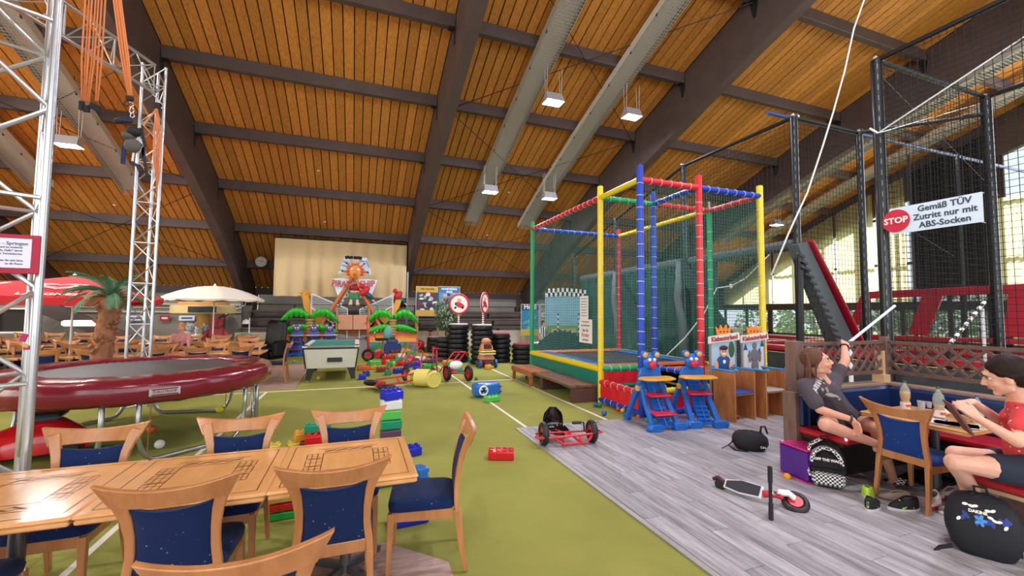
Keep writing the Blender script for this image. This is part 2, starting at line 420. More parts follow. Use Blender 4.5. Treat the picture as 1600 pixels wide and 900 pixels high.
nt.links.new(b0.outputs[0], mx.inputs[1]); nt.links.new(tb.outputs[0], mx.inputs[2]); nt.links.new(mx.outputs[0], nt.nodes['Material Output'].inputs[0])
black_cloth = mat('black_cloth', '#1d1c20', .95, var=(4, .2)); beige_blind = mat('beige_blind', '#c9bfa0', .9)
def drape(y0, y1, z0, ztop, m, label, x=23.9, wave=.04, n=40):
    y0, y1, z0, ztop = y0*K, y1*K, (z0-1.75)*K+1.75, (ztop-1.75)*K+1.75; P = []
    for zi in range(7):
        row = []
        for i in range(n+1):
            y = y0+(y1-y0)*i/n; zt = min(ztop, zr(y)-.2); row.append((x+wave*math.sin(i*1.7)+.5*wave*math.sin(i*.6+1), y, z0+(zt-z0)*zi/6))
        P.append(row)
    o = B().grid(P).build('curtain', m, smooth=True); props(o, label, 'curtain', 'curtains of the glazed gable'); return o
wh = ['farthest', 'second', 'third', 'fourth', 'fifth', 'sixth']
drape(20.3, 17.0, 2.3, 9, cur, 'pale yellow window curtain nearest the far corner of the hall')
drape(16.9, 13.7, 2.3, 9, cur, 'pale yellow window curtain above the leaning red-edged pad')
drape(13.6, 12.0, 2.3, 9, cur, 'pale yellow window curtain just left of the stop banner')
drape(11.9, 10.8, 2.3, 9, cur, 'narrow pale yellow window curtain behind the stop sign end of the banner')
drape(10.6, 8.4, 2.6, 9, black_cloth, 'black cloth hung over the window below the banner', n=30)
drape(8.3, 6.2, 2.3, 6.0, cur, 'pale yellow window curtain right of the black cloth')
drape(6.0, 3.0, 2.3, 6.0, cur, 'pale yellow window curtain at the right edge of the picture')
# grounds outside the gable
B().box((42.5, 5, -.35), (36, 80, .1)).build('lawn', mat('lawn', '#6f8a3d', .9, var=(3, .3)), kind=ST)
leaf_m = [mat('bush_leaf_a', '#5f8a4a', .7), mat('bush_leaf_b', '#86a860', .7), mat('bush_leaf_c', '#3f6a3c', .7)]
random.seed(3)
bush = []
for q in range(3):
    b = B()
    for i in range(900):
        th, ph = random.uniform(0, 2*PI), math.acos(random.uniform(-.4, 1)); r = random.uniform(.8, 1.05)
        c = Vector((r*math.sin(ph)*math.cos(th)*1.5, r*math.sin(ph)*math.sin(th)*1.6, .55+r*math.cos(ph)*1.5)); d = Vector((random.gauss(0, 1), random.gauss(0, 1), random.gauss(0, 1))).normalized(); x, y = frame_of(d)
        s = random.uniform(.06, .13); b.mat(random.choice((0, 1, 2))); b.add([c-x*s, c+y*s*.6, c+x*s, c-y*s*.6], [(0, 1, 2, 3)])
    b.mat(3); b.tube([(0, 0, -.4), (.05, 0, .6), (.2, .1, 1.4)], .06, 6)
    bush.append(b)
bm_ = [b.build('foliage', leaf_m+[mat('bark', '#5b4636', .9)]) for b in bush]
datas = [o.data for o in bm_]
for o in bm_: bpy.data.objects.remove(o)
k = 0
ords = iter(['nearest the far corner', 'next to the corner one', 'middle one', 'fourth from the far corner', 'fifth, toward the viewer'])
for row, xx in enumerate((28, 32.5)):
    for y in range(22, 2, -3 if row == 0 else -4):
        t = thing('bush', f'leafy bush in the {["front", "back"][row]} row outside the gable, {ordinal((22-y)//(3+row))} from the far corner', 'bush', (xx+random.uniform(-.3, .3), y+random.uniform(-.3, .3), -.3), random.uniform(0, 6), 'bushes outside the gable windows')
        o = bpy.data.objects.new('foliage', datas[k % 3]); C.objects.link(o); o.parent = t; s = 1.15+.35*row+random.uniform(0, .15); o.scale = (s, s, s*1.1); k += 1

# ---- light troughs with ball guard and hanging floodlights
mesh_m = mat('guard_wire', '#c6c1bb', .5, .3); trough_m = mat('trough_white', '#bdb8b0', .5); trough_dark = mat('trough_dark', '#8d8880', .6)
def trough(xc, y0, y1, label, side):
    t = thing('light_trough', label, 'light trough', (xc, y0, zr(y0)-.25), 0, 'long light troughs with ball guards')
    o = Vector((xc, y0, zr(y0)-.25)); n = 28
    ys = [y0+(y1-y0)*i/n for i in range(n+1)]
    rib = lambda dx, dz: [Vector((xc+dx, y, zr(y)-.25+dz))-o for y in ys]
    B().grid([list(p) for p in zip(rib(-.33*side, .02), rib(-.33*side, .24))]).build('side_sheet', mat('sheet_white', '#e4e1d8', .4), t); B().grid([list(p) for p in zip(rib(-.3, .2), rib(.3, .2))]).build('reflector', mat('reflector_grey', '#b5b0ab', .5), t)
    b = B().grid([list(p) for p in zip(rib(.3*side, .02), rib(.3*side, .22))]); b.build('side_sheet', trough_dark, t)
    b = B()
    for k in range(9): b.tube(rib(-.3+.075*k, 0), .006, 4, cap=False)
    L = sum((rib(0, 0)[i+1]-rib(0, 0)[i]).length for i in range(n)); m = int(L/.09)
    r1 = rib(0, 0)
    for k in range(m+1):
        u = k/m*n; i = min(int(u), n-1); p = r1[i].lerp(r1[i+1], u-i); b.cyl(p-Vector((.3, 0, 0)), p+Vector((.3, 0, 0)), .005, 3, cap=False)
    b.build('wire_guard', mesh_m, t, kind='stuff')
    b = B()
    for k in range(0, n, 2): p = r1[k]; b.box(p+Vector((-.31*side, 0, .12)), (.02, .05, .26))
    b.build('clip', steel_dark, t, kind='stuff')
    b = B()
    for k in range(2, n, 6):
        for dx in (-.25, .25): b.cyl(r1[k]+Vector((dx, 0, .2)), r1[k]+Vector((dx, 0, .5)), .008, 5)
    b.build('hanger', steel_dark, t, kind='stuff')
trough(4.28*K, 16.65*K, 3.0, 'wire-guarded light trough running up the roof beside the brightest floodlight', 1)
trough(6.62*K, 16.6*K, 3.0, 'light trough with bright white side sheet running up the roof above the coloured cage', 1)
trough(-6.75*K, 16.5*K, 4.0, 'wire-guarded light trough behind the climbing harness on the left', -1)
trough(-9.0*K, 16.5*K, 8.0, 'light trough ending beside the near lattice mast at the left edge', -1)
trough(17.6*K, 16.5*K, 3.0, 'light trough seen through the black nets, inner one of the gable bay', 1)
trough(19.9*K, 16.5*K, 3.0, 'light trough seen through the black nets next to the gable', 1)
lamp_body = mat('lamp_body', '#b9b7bd', .4, .3); lamp_glow = mat('lamp_glow', '#f4f0ff', .4, emit=30)
lamp_soft = mat('lamp_soft', '#ece8ff', .4, emit=6)
def floodlight(x, y, z, label, on=1.0, drop=1.0, vis=True):
    t = thing('floodlight', label, 'lamp', (x, y, z), 0, 'hanging floodlights')
    q = Matrix.Rotation(PI/2, 4, 'X')
    w_, l_ = .19, .27
    vs = [(-l_, -w_, 0), (l_, -w_, 0), (l_, w_, 0), (-l_, w_, 0), (-l_*.9, -.07, .27), (l_*.9, -.07, .27), (l_*.9, .07, .27), (-l_*.9, .07, .27)]
    B().add(vs, [(4, 5, 6, 7), (0, 1, 5, 4), (1, 2, 6, 5), (2, 3, 7, 6), (3, 0, 4, 7)]).build('housing', lamp_body, t)
    B().box((0, 0, .004), (2*l_-.03, 2*w_-.03, .006)).build('lamp_glass', lamp_glow if on > .5 else lamp_soft, t)
    b = B()
    for sx in (-1, 1):
        for sy in (-1, 1): B().cyl((sx*l_*.85, sy*.05, .26), (sx*l_*.85, sy*.09, drop), .007, 5).build('suspension_cable', mat('cable_pale', '#cfc7c4', .6), t)
    a = area('floodlight_beam', (0, 0, -.03), .3, 260*on, (.88, .87, 1) if x > 3 else (1, .96, .92)); a.parent = t
for x, y, z, lb, on in ((4.62, 9.6, 7.15, 'brightest hanging floodlight beside the wire-guarded light trough', 1), (7.0, 9.55, 7.15, 'hanging floodlight with grey housing seen above the coloured cage', .5),
                        (4.1, 13.4, 5.75, 'far hanging floodlight near the lower end of the wire-guarded trough', 1), (6.3, 13.4, 5.75, 'far hanging floodlight above the green cage post', .4),
                        (-6.85, 13.4, 5.75, 'hanging floodlight glowing beside the near lattice mast', 1), (17.5, 13.4, 5.7, 'floodlight glowing behind the yellow cage post', .8)):
    floodlight(x*K, y*K, (z-1.75)*K+1.75, lb, on)
for x, y in ((-6.85, 6), (4.5, 2), (6.8, 2), (-2, -3), (4.5, -5), (11, 3), (-9, 9)):   # the other floodlights of the hall, above and behind the viewer
    floodlight(x, y, zr(y)-1.1, f'hanging floodlight out of view above the {["trampoline", "nearest tables", "laminate floor", "viewer", "viewer, right side", "net tower", "cafe rows"][[(-6.85, 6), (4.5, 2), (6.8, 2), (-2, -3), (4.5, -5), (11, 3), (-9, 9)].index((x, y))]}', 1)
# ================================================================ cafe chairs and tables
beech = wood('beech', '#bd8350', '#a86f3f', 2.0, (6, 6, 1), .32, coat=.25, per=.06)
beech_top = wood('beech_top', '#e0a96c', '#d29a5e', 1.6, (5, .8, 5), .2, coat=.5, per=.04)
def fabric(name, col):
    m = mat(name, col, .9, bump=(260, .3), sheen=.08, spec=.25); nt = m.node_tree; b = nt.nodes['Principled BSDF']
    tc = nt.nodes.new('ShaderNodeTexCoord'); v = nt.nodes.new('ShaderNodeTexVoronoi'); v.inputs['Scale'].default_value = 24; nt.links.new(tc.outputs['Object'], v.inputs['Vector'])
    r = nt.nodes.new('ShaderNodeMapRange'); r.inputs[1].default_value = .07; r.inputs[2].default_value = .12; r.inputs[3].default_value = 1; r.inputs[4].default_value = 0; nt.links.new(v.outputs['Distance'], r.inputs[0])
    mx = nt.nodes.new('ShaderNodeMix'); mx.data_type = 'RGBA'; mx.inputs['A'].default_value = (*lin(col), 1); mx.inputs['B'].default_value = (*lin('#5a7fc4'), 1)
    nt.links.new(r.outputs[0], mx.inputs['Factor']); nt.links.new(mx.outputs['Result'], b.inputs['Base Color']); return m
blue_fab = fabric('blue_fabric', '#173a80')
navy_fab = fabric('navy_fabric', '#0f2450')
def interp(tab, t):
    for (a, u), (b, v) in zip(tab, tab[1:]):
        if t <= b: k = (t-a)/(b-a); return tuple(x+(y-x)*k for x, y in zip(u, v))
    return tab[-1][1]
POST = [(0, (.205, -.30)), (.2, (.198, -.262)), (.44, (.188, -.232)), (.55, (.172, -.232)), (.65, (.172, -.245)), (.75, (.184, -.265)), (.85, (.212, -.295)), (.93, (.247, -.325))]
def make_chair(label, fab):
    t = thing('cafe_chair', label, 'chair', (0, 0, 0), 0, 'beech cafe chairs with blue upholstery')
    for s in (-1, 1):
        B().sweep([(s*.19, .195, .40), (s*.194, .2, .2), (s*.198, .208, 0)], [(.042, .042), (.036, .036), (.028, .028)], (1, 0, 0)).build('leg', beech, t, smooth='auto', bevel=.004)
        zs = [0, .1, .2, .3, .40]; B().sweep([(s*interp(POST, z)[0], interp(POST, z)[1], z) for z in zs], [(.028+.01*z/.4, .032+.02*z/.4) for z in zs], (1, 0, 0)).build('leg', beech, t, smooth='auto', bevel=.004)
    b = B()
    zs = [.38+.505*i/11 for i in range(12)]
    for s in (-1, 1): b.sweep([(s*interp(POST, z)[0], interp(POST, z)[1], z) for z in zs], [(.040+.030*max(0, (z-.62)/.31)**1.2, .034) for z in zs], (1, 0, 0))
    N = 16; P = {}
    for side in (0, 1):
        for lv in (0, 1):
            P[side, lv] = []
            for i in range(N+1):
                u = -1+2*i/N; z = (.935-.04*(1-u*u)) if lv else (.815-.004*(1-u*u)); hw = .292 if lv else .236
                P[side, lv].append((u*hw, interp(POST, min(z, .93))[1]-.05*(1-u*u)+(.018 if side else -.018), z))
    loop = [P[0, 0], P[0, 1], P[1, 1], P[1, 0], P[0, 0]]
    b.grid([list(r) for r in zip(*loop)])
    for e_ in (0, -1): b.add([P[0, 0][e_], P[0, 1][e_], P[1, 1][e_], P[1, 0][e_]], [(0, 1, 2, 3)])
    b.box((0, -.232, .428), (.34, .028, .07))
    b.build('back_frame', beech, t, smooth='auto', bevel=.006, ang=35)
    b = B(); rows = []
    M = 8
    for side in (0, 1):
        g = []
        for j in range(M+1):
            row = []
            for i in range(13):
                u = -1+2*i/12; zt = .80-.028*(1-u*u); z = .462+(zt-.462)*j/M; x0, y0 = interp(POST, z); pad = .018*math.sqrt(max(0, 1-u**6))*(1 if 0 < j < M else .55)
                row.append((u*(x0-.016), y0-.035*(1-u*u)*(z-.45)/.4+(pad+.006 if side else -pad-.002), z))
            g.append(row if side else row[::-1])
        rows.append(g)
    b.grid(rows[0]).grid(rows[1])
    f, bk = rows[1], [r[::-1] for r in rows[0]]
    b.grid([bk[M], f[M]]).grid([f[0], bk[0]]).grid([[r[0] for r in f], [r[0] for r in bk]]).grid([[r[-1] for r in bk], [r[-1] for r in f]])
    b.build('backrest', fab, t, smooth='auto', ang=60)
    b = B(); prof = [(.0, .405), (1, .41), (1.02, .44), (.98, .462), (.9, .472), (.6, .478), (0, .48)]
    ring = []
    for k, z in prof:
        r = []
        for i in range(28):
            a = 2*PI*i/28; c, s_ = math.cos(a), math.sin(a); e = .28
            x = math.copysign(abs(c)**e, c); y = math.copysign(abs(s_)**e, s_); r.append((x*.222*k*(1-.05*(1-y)), -.005+y*.222*k, z))
        ring.append(r+[r[0]])
    b.grid(ring); b.build('seat', fab, t, smooth='auto', ang=60)
    b = B(); b.box((0, .195, .375), (.35, .022, .065))
    for s in (-1, 1): b.box((s*.188, -.01, .375), (.022, .4, .065))
    b.build('apron', beech, t)
    return t
line_dark = mat('inlay_line', '#5f3b1c', .5)
steel = mat('steel', '#a9abad', .25, .9); steel_grey = mat('steel_grey', '#6d6f72', .35, .8)
def make_table(label, w=.815, d=.835, h=.745):
    t = thing('cafe_table', label, 'table', (0, 0, 0), 0, 'square beech cafe tables')
    b = B(); b.rbox((0, 0, h-.012), (w, d, .024), .010).rbox((0, 0, h-.035), (w-.015, d-.015, .03), .008)
    b.build('tabletop', beech_top, t, bevel=.003)
    b = B(); z = h+.0008
    def ln(x0, y0, x1, y1, wd=.005):
        v = Vector((x1-x0, y1-y0, 0)); n = Vector((-v.y, v.x, 0)).normalized()*wd/2; a, c = Vector((x0, y0, z)), Vector((x1, y1, z)); b.add([a-n, c-n, c+n, a+n], [(0, 1, 2, 3)])
    def rect(a, c): ln(-a, -c, a, -c); ln(a, -c, a, c); ln(a, c, -a, c); ln(-a, c, -a, -c)
    rect(w/2-.055, d/2-.055); rect(.16, .17)
    W, D = .26, .27
    for s in (-1, 1):
        for q in (.16, .195, .23, .26):
            ln(s*q, -.17, s*q, -.08); ln(s*q, .17, s*q, .08); ln(s*q, -.05, s*q, .05)
        for y in (-.17, -.12, -.08, .08, .12, .17, 0): ln(s*.16, y, s*.26, y)
        for y in (-.08, .05): ln(s*.16, y, s*.26, y+.03); ln(s*.16, y+.03, s*.26, y)
        for k in range(4):
            x = -.16+.08*k
            ln(x, s*.20, x+.08, s*.25); ln(x, s*.25, x+.08, s*.20); ln(x, s*.19, x+.08, s*.24)
        ln(-.2, s*.265, .2, s*.265)
    b.build('inlay', line_dark, t)
    B().cyl((0, 0, .03), (0, 0, h-.05), .035, 16).build('pedestal', steel_grey, t, smooth='auto')
    B().box((0, 0, h-.055), (.5, .07, .02)).box((0, 0, h-.055), (.07, .5, .02)).build('top_bracket', steel_grey, t)
    b = B()
    for k in range(4): b.sweep([(.03*math.cos(k*PI/2+.785), .03*math.sin(k*PI/2+.785), .05), (.32*math.cos(k*PI/2+.785), .32*math.sin(k*PI/2+.785), .016)], [(.05, .035), (.04, .025)], (0, 0, 1))
    b.build('base', steel_grey, t)
    return t
ch0 = make_chair('beech chair with navy back standing alone at the right end of the nearest tables', navy_fab)
CG = 'chairs at the nearest tables'
ch0['group'] = CG; ch0.location = (.47, 3.10, .0); ch0.rotation_euler = (0, 0, R(80))
def chair(x, y, deg, label, group=CG, z=.012): return dup(ch0, (x, y, z), R(deg), label, group)
ch0.location.z = .012
t0 = make_table('inlaid beech table at the right end of the nearest row'); t0.location = (-.03, 3.06, .012); t0['group'] = 'nearest beech tables'
dup(t0, (-.845, 3.06, .012), 0, 'inlaid beech table in the middle of the nearest row', 'nearest beech tables')
dup(t0, (-1.66, 3.06, .012), 0, 'inlaid beech table cut off by the left edge in the nearest row', 'nearest beech tables')
# far side of the tables, facing the viewer
chair(-.035, 3.44, 180, 'blue beech chair behind the right nearest table, facing the viewer')
chair(-.80, 3.44, 180, 'blue beech chair behind the middle nearest table, facing the viewer')
chair(-1.66, 3.44, 180, 'blue beech chair behind the left nearest table, in front of the red toy car')
# near side, backs to the viewer
chair(-.09, 2.80, 0, 'beech chair with full navy back turned to us at the right nearest table')
chair(-.81, 2.80, 0, 'beech chair with full navy back turned to us at the middle nearest table')
chair(-1.76, 2.74, 0, 'navy seat of a beech chair under the left nearest table')
chair(-.36, 2.03, 2, 'closest beech chair of all, only its top rail and back in the picture')

# ---- the seating beyond the trampoline
rows = [(11.5, 10.98, 12.02), (13.3, 12.70, 13.85), (15.1, 14.5, 15.65)]
random.seed(11)
XS = [-2.45-.83*k for k in range(9)]
for ri, (yt, yf, yb) in enumerate(rows):
    rn = ['first', 'second', 'third'][ri]
    for k, x in enumerate(XS[:8 if ri == 0 else 9]):
        xx = x-.35*ri
        dup(t0, (xx, yt, .012), 0, f'beech table, {rn} cafe row beyond the trampoline, {ordinal(k)} from the right', 'cafe tables beyond the trampoline')
        for side, yy in (('near', yf), ('far', yb)):
            if random.random() < .08 and ri: continue
            jx, jy = random.uniform(-.12, .12), random.uniform(-.05, .05)
            dup(ch0, (xx+jx, yy+jy+(.28 if side == 'near' else -.28), .012), (0 if side == 'near' else PI)+random.uniform(-.12, .12),
                f'cafe chair, {side} side of the {rn} row beyond the trampoline, {ordinal(k)} from the right', 'cafe chairs beyond the trampoline')
dup(ch0, (-1.85, 11.6, .012), R(88), 'cafe chair sideways at the right end of the first row beyond the trampoline', 'cafe chairs beyond the trampoline')
for k in range(3): dup(ch0, (-8.6-.75*k, 18.0, 0), PI, f'cafe chair of the back row below the stairs, {ordinal(k)} from the right', 'cafe chairs beyond the trampoline')

# ================================================================ red and white parasols
red_cloth = mat('red_canvas', '#c8252f', .8, bump=(60, .1)); white_paint = mat('white_paint', '#e9e6df', .5); cream_cloth = mat('cream_canvas', '#e6dfd0', .85)
def parasol(x, y, za, ze, rad, n, cloth, label, sag=.08, ex=1.15, rz=0, val=.16, polez=0, group=None):
    t = thing('parasol', label, 'parasol', (x, y, 0), rz, group)
    V = []
    for j in range(7):
        u = j/6; row = []
        for i in range(n*6+1):
            a = 2*PI*i/(n*6)+PI/n; q = (i % 6)/6; e = math.cos(PI/n)/math.cos(2*PI/n*q-PI/n)  # straight sides
            r = rad*u*e; z = za-(za-ze)*(u**ex)-sag*math.sin(PI*q)*u*u; row.append((r*math.cos(a), r*math.sin(a), z))
        V.append(row)
    b = B().grid(V)
    last = V[-1]; b.grid([last, [(p[0]*.995, p[1]*.995, p[2]-val-.03*math.sin(i*PI/3)**2) for i, p in enumerate(last)]])
    b.build('canopy', cloth, t, smooth='auto', ang=50)
    B().cyl((0, 0, polez), (0, 0, za+.05), .022, 12).build('pole', white_paint, t, smooth='auto')
    B().lathe([(.05, 0), (.03, .05), (0.005, .08)], 10, (0, 0, za)).build('finial', white_paint, t)
    b = B()
    for k in range(n): a = 2*PI*k/n+PI/n; b.cyl((0, 0, za-.03), (rad*.98*math.cos(a), rad*.98*math.sin(a), ze-.01), .006, 5); b.cyl((0, 0, za-(za-ze)*1.0), (rad*.5*math.cos(a), rad*.5*math.sin(a), (za+ze)/2+.02), .005, 5)
    b.build('rib', steel_grey, t)
    B().lathe([(.28, 0), (.28, .05), (.05, .08), (.05, .3)], 16).build('stand', concrete, t, smooth='auto')
    return t
p1 = at(117, 432, 'y', 12.4); e1 = at(128, 473, 'y', 11.1)
rp = parasol(p1.x, 12.4, p1.z, 2.02, 2.0, 4, red_cloth, 'red advertising parasol with a white heart emblem, nearest to the palm', rz=R(12), val=.14, group='red parasols')
p2 = at(48, 438, 'y', 15.5)
r2 = parasol(p2.x, 15.5, p2.z, 2.25, 1.9, 4, red_cloth, 'red parasol with a white panel half hidden behind the front one', rz=R(20), val=.14, group='red parasols')
whitish = mat('print_white', '#f2eee8', .7)
def heart_pts(s, off=0):
    P = []
    for i in range(40):
        a = 2*PI*i/40; P.append((s*(16*math.sin(a)**3)/17*1.35, s*(13*math.cos(a)-5*math.cos(2*a)-2*math.cos(3*a)-math.cos(4*a))/17))
    return P
def on_slope(parent, rad, za, ze, u, ang):
    """a frame lying on the sloping panel that faces ang"""
    r = rad*u*math.cos(PI/4); p = Vector((r*math.cos(ang), r*math.sin(ang), za-(za-ze)*(u**1.15)-.08*u*u+.03))
    side = Vector((-math.sin(ang), math.cos(ang), 0)); up = Vector((-math.cos(ang)*rad*.7, -math.sin(ang)*rad*.7, (za-ze))).normalized()
    n = side.cross(up); return Matrix(((side.x, up.x, n.x, p.x), (side.y, up.y, n.y, p.y), (side.z, up.z, n.z, p.z), (0, 0, 0, 1)))
M = on_slope(rp, 2.0, p1.z, 2.02, .62, -PI/2)
b = B()
for s in (.36, .22):
    o_, i_ = heart_pts(s), heart_pts(s*.80); vs = [M @ Vector((p[0], p[1]*.72, 0)) for p in o_]+[M @ Vector((p[0], p[1]*.72, 0)) for p in i_]
    b.add(vs, [(k, (k+1) % 40, 40+(k+1) % 40, 40+k) for k in range(40)])
b.build('heart_emblem', whitish, rp)
M = on_slope(rp, 2.0, p1.z, 2.02, .93, -PI/2)
tx = text('LANGNESE', .2, whitish, rp, (0, 0, 0), (0, 0, 0), sx=1.15, bold=.004); tx.matrix_local = M
M = on_slope(r2, 1.9, p2.z, 2.25, .6, -PI/2)
b = B(); b.add([M @ Vector(p) for p in ((-.55, -.35, 0), (.5, -.35, 0), (.3, .25, 0), (-.35, .25, 0))], [(0, 1, 2, 3)]); b.build('white_panel', whitish, r2)
b = B()
for dx in (-.2, 0, .2): b.add([M @ Vector((dx+p[0]*.1, p[1]*.14, .01)) for p in ((-1, -1), (1, -.6), (.4, 1), (-.6, .8))], [(0, 1, 2, 3)])
b.build('printed_emblem', red_cloth, r2)
pw = at(336, 447, 'y', 15.9)
parasol(pw.x, 15.9, pw.z, pw.z-.42, 1.42, 8, cream_cloth, 'cream round parasol in front of the mushroom kiosk', sag=.02, ex=2.0, val=.04)
ps = at(390, 497, 'y', 17)
t = thing('flag_pole', 'small white pole with a hanging white pennant left of the black armchair', 'pole', (ps.x, 17, 0))
B().cyl((0, 0, 0), (0, 0, ps.z), .02, 8).build('pole', white_paint, t); B().lathe([(.13, -.12), (.1, 0), (.02, .05)], 10, (-.1, 0, ps.z-.08)).build('shade', white_paint, t, smooth='auto'); B().lathe([(.15, 0), (.15, .03)], 12).build('base', white_paint, t)

# ================================================================ artificial palm
trunk_m = mat('palm_trunk', '#98664a', .95, var=(9, .35), bump=(14, 1.0)); frond_m = mat('palm_frond', '#5f8a6a', .8, var=(5, .25)); frond_d = mat('palm_frond_dry', '#9c9a72', .85)
pb = at(155, 558, 'y', 10.35); pt = at(174, 468, 'y', 10.35)
t = thing('palm_tree', 'artificial palm tree with rough brown trunk behind the red trampoline', 'palm tree', (pb.x, 10.35, 0))
lx = pt.x-pb.x; H = pt.z
b = B(); pts = []; rs = []
for i in range(15): u = i/14; pts.append((-.04+lx*u*1.0+.04*u, 0, H*u)); rs.append((.175-.03*u)*(1+.08*math.sin(i*2.1)))
b.tube(pts, .2, 12, rs=rs)
random.seed(5)
for i in range(70):
    u = random.uniform(.02, .95); a = random.uniform(0, 2*PI); c = Vector((-.12+(lx+.12)*u+.15*math.cos(a), .15*math.sin(a), H*u)); d = Vector((math.cos(a), math.sin(a), .9)).normalized()
    b.box(c, (.05, .08, .13), rot=d.to_track_quat('Z', 'Y').to_matrix())
b.build('trunk', trunk_m, t, smooth='auto', ang=30)
def frond(az, el, L, m, droop=1.2, wd=.16):
    b = B(); n = 12; p = Vector((0, 0, 0)); e = el; mid = []
    for i in range(n+1): mid.append(p.copy()); p = p+Vector((math.cos(az)*math.cos(e), math.sin(az)*math.cos(e), math.sin(e)))*L/n; e -= droop/n
    b.tube(mid, .01, 4)
    side = Vector((-math.sin(az), math.cos(az), 0))
    for i in range(1, n*2):
        u = i/(n*2); q = mid[int(u*n)].lerp(mid[min(int(u*n)+1, n)], u*n % 1); d = (mid[min(int(u*n)+1, n)]-mid[int(u*n)]).normalized()
        for s in (-1, 1):
            ll = wd*(math.sin(PI*(u*.85+.12)))*random.uniform(1.2, 1.7); tip = q+side*s*ll*.8+d*ll*.9-Vector((0, 0, ll*.35)); b.add([q, q+d*.035, tip], [(0, 1, 2)]); b.add([q-d*.02, q+d*.02, (q+tip)/2+Vector((0, 0, .03))], [(0, 1, 2)])
    return b
for i in range(26):
    az = i*2.39996+.3; el = [1.3, .95, .6][i % 3]+random.uniform(-.15, .15)
    frond(az, el, random.uniform(.72, .95), frond_m, 1.9 if i % 3 else 1.6, .11).build('frond', frond_m if i % 7 else frond_d, t, loc=(lx, 0, H))

# ================================================================ mushroom kiosk, stairs and bits on the far left
kx = at(318, 490, 'y', 18.2)
t = thing('mushroom_kiosk', 'mushroom-shaped kiosk with round cream fascia behind the cream parasol', 'kiosk', (kx.x, 18.2, 0))
tan = mat('kiosk_tan', '#c9955c', .8); fasc = mat('kiosk_fascia', '#e3cf93', .7); colm = mat('kiosk_column', '#d2a95a', .7)
B().cyl((0, 0, 0), (0, 0, 1.7), .2, 20).build('column', colm, t, smooth='auto')
zf = at(318, 490, 'y', 18.2).z
B().lathe([(.0, 0), (.95, 0), (.97, .02), (.97, .28), (.9, .3), (0, .3)], 28, (0, 0, zf)).build('fascia', fasc, t, smooth='auto')
B().lathe([(.78, 0), (.76, .1), (.62, .26), (.4, .36), (.1, .42), (0, .42)], 24, (0, 0, zf+.3)).build('dome', tan, t, smooth='auto', ang=60)
B().box((.35, -.93, zf+.15), (.55, .06, .2), rz=.3).box((-.02, -.975, zf+.15), (.3, .03, .2)).build('picture_panel', mat('kiosk_pic', '#39464a', .5, var=(12, .6)), t)
B().lathe([(.5, 0), (.5, .9), (.55, .92), (.55, .96), (.2, .97)], 20).build('counter', fasc, t, smooth='auto')
# stairs up to the tribune
t = thing('staircase', 'brown wooden staircase with closed stringers climbing to the tribune', 'staircase', (0, 0, 0))
stair_m = mat('stair_brown', '#6e3f33', .6, var=(4, .15))
a, c = at(285, 522, 'y', 20.2), at(345, 486, 'y', 20.2)
for dy in (0, .9): B().sweep([(a.x, 20.2+dy, a.z), (c.x, 20.2+dy, c.z)], (.06, .34), (0, 1, 0)).build('stringer', stair_m, t)
for k in range(6): q = Vector((a.x, 20.65, a.z)).lerp(Vector((c.x, 20.65, c.z)), (k+.5)/6); B().box(q, (.3, .88, .04)).build('tread', concrete, t)
for x_, z_ in ((a.x+.1, a.z+.05), (c.x-.1, c.z-.1)):
    for dy in (0, .9): B().box((x_, 20.2+dy, z_/2), (.08, .08, z_)).build('support_post', stair_m, t)
t = thing('stair_railing', 'pale steel railing panel at the head of the staircase', 'railing', (0, 0, 0))
a, c = at(352, 490, 'y', 20.1), at(384, 463, 'y', 20.1)
b = B()
for dz in (0, .5): b.cyl((a.x, 20.1, a.z-.05+dz), (c.x, 20.1, c.z-.35+dz), .02, 6)
for k in range(8): q = Vector((a.x, 20.1, a.z-.05)).lerp(Vector((c.x, 20.1, c.z-.35)), k/7); b.cyl(q, q+Vector((0, 0, .5)), .01, 5)
b.build('rail', mat('pale_steel', '#c9cbc8', .4, .4), t)
# sloping dark stair beam under the red parasol
t = thing('stair_beam', 'broad sloping brown stair beam in the dark corner under the red parasol', 'stairs')
a, c = at(60, 476, 'y', 20.3), at(196, 530, 'y', 20.3)
b = B().sweep([(a.x, 20.3, a.z), (c.x, 20.3, c.z)], (.12, .5), (0, 1, 0)); b.build('stringer', dark_timber, t)
for k in range(9): q = Vector((a.x, 20.7, a.z)).lerp(Vector((c.x, 20.7, c.z)), (k+.5)/9); B().box(q, (.3, .9, .05)).build('tread', concrete, t)
t = thing('ceiling_lamp_panel', 'bright white lamp panel hanging before the grey wall left of the palm', 'lamp', tuple(at(132, 505, 'y', 19.5)))
B().rbox((0, 0, 0), (1.15, .35, .22), .05).build('panel', mat('lamp_white', '#f2efe4', .5, emit=.8), t)
t = thing('shelf_rack', 'white-framed dark rack at the left edge below the red parasols', 'rack', (at(27, 520, 'y', 19).x, 19, 0))
zz = at(27, 482, 'y', 19).z
b = B()
for x in (-.55, .55): b.box((x, 0, zz/2), (.06, .06, zz))
b.box((0, 0, zz), (1.16, .06, .06)).box((0, 0, .9), (1.16, .06, .06)).build('frame', white_paint, t)
B().box((0, .1, zz/2+.45), (1.1, .03, zz-.9)).build('back_panel', mat('rack_dark', '#2a2422', .7), t)
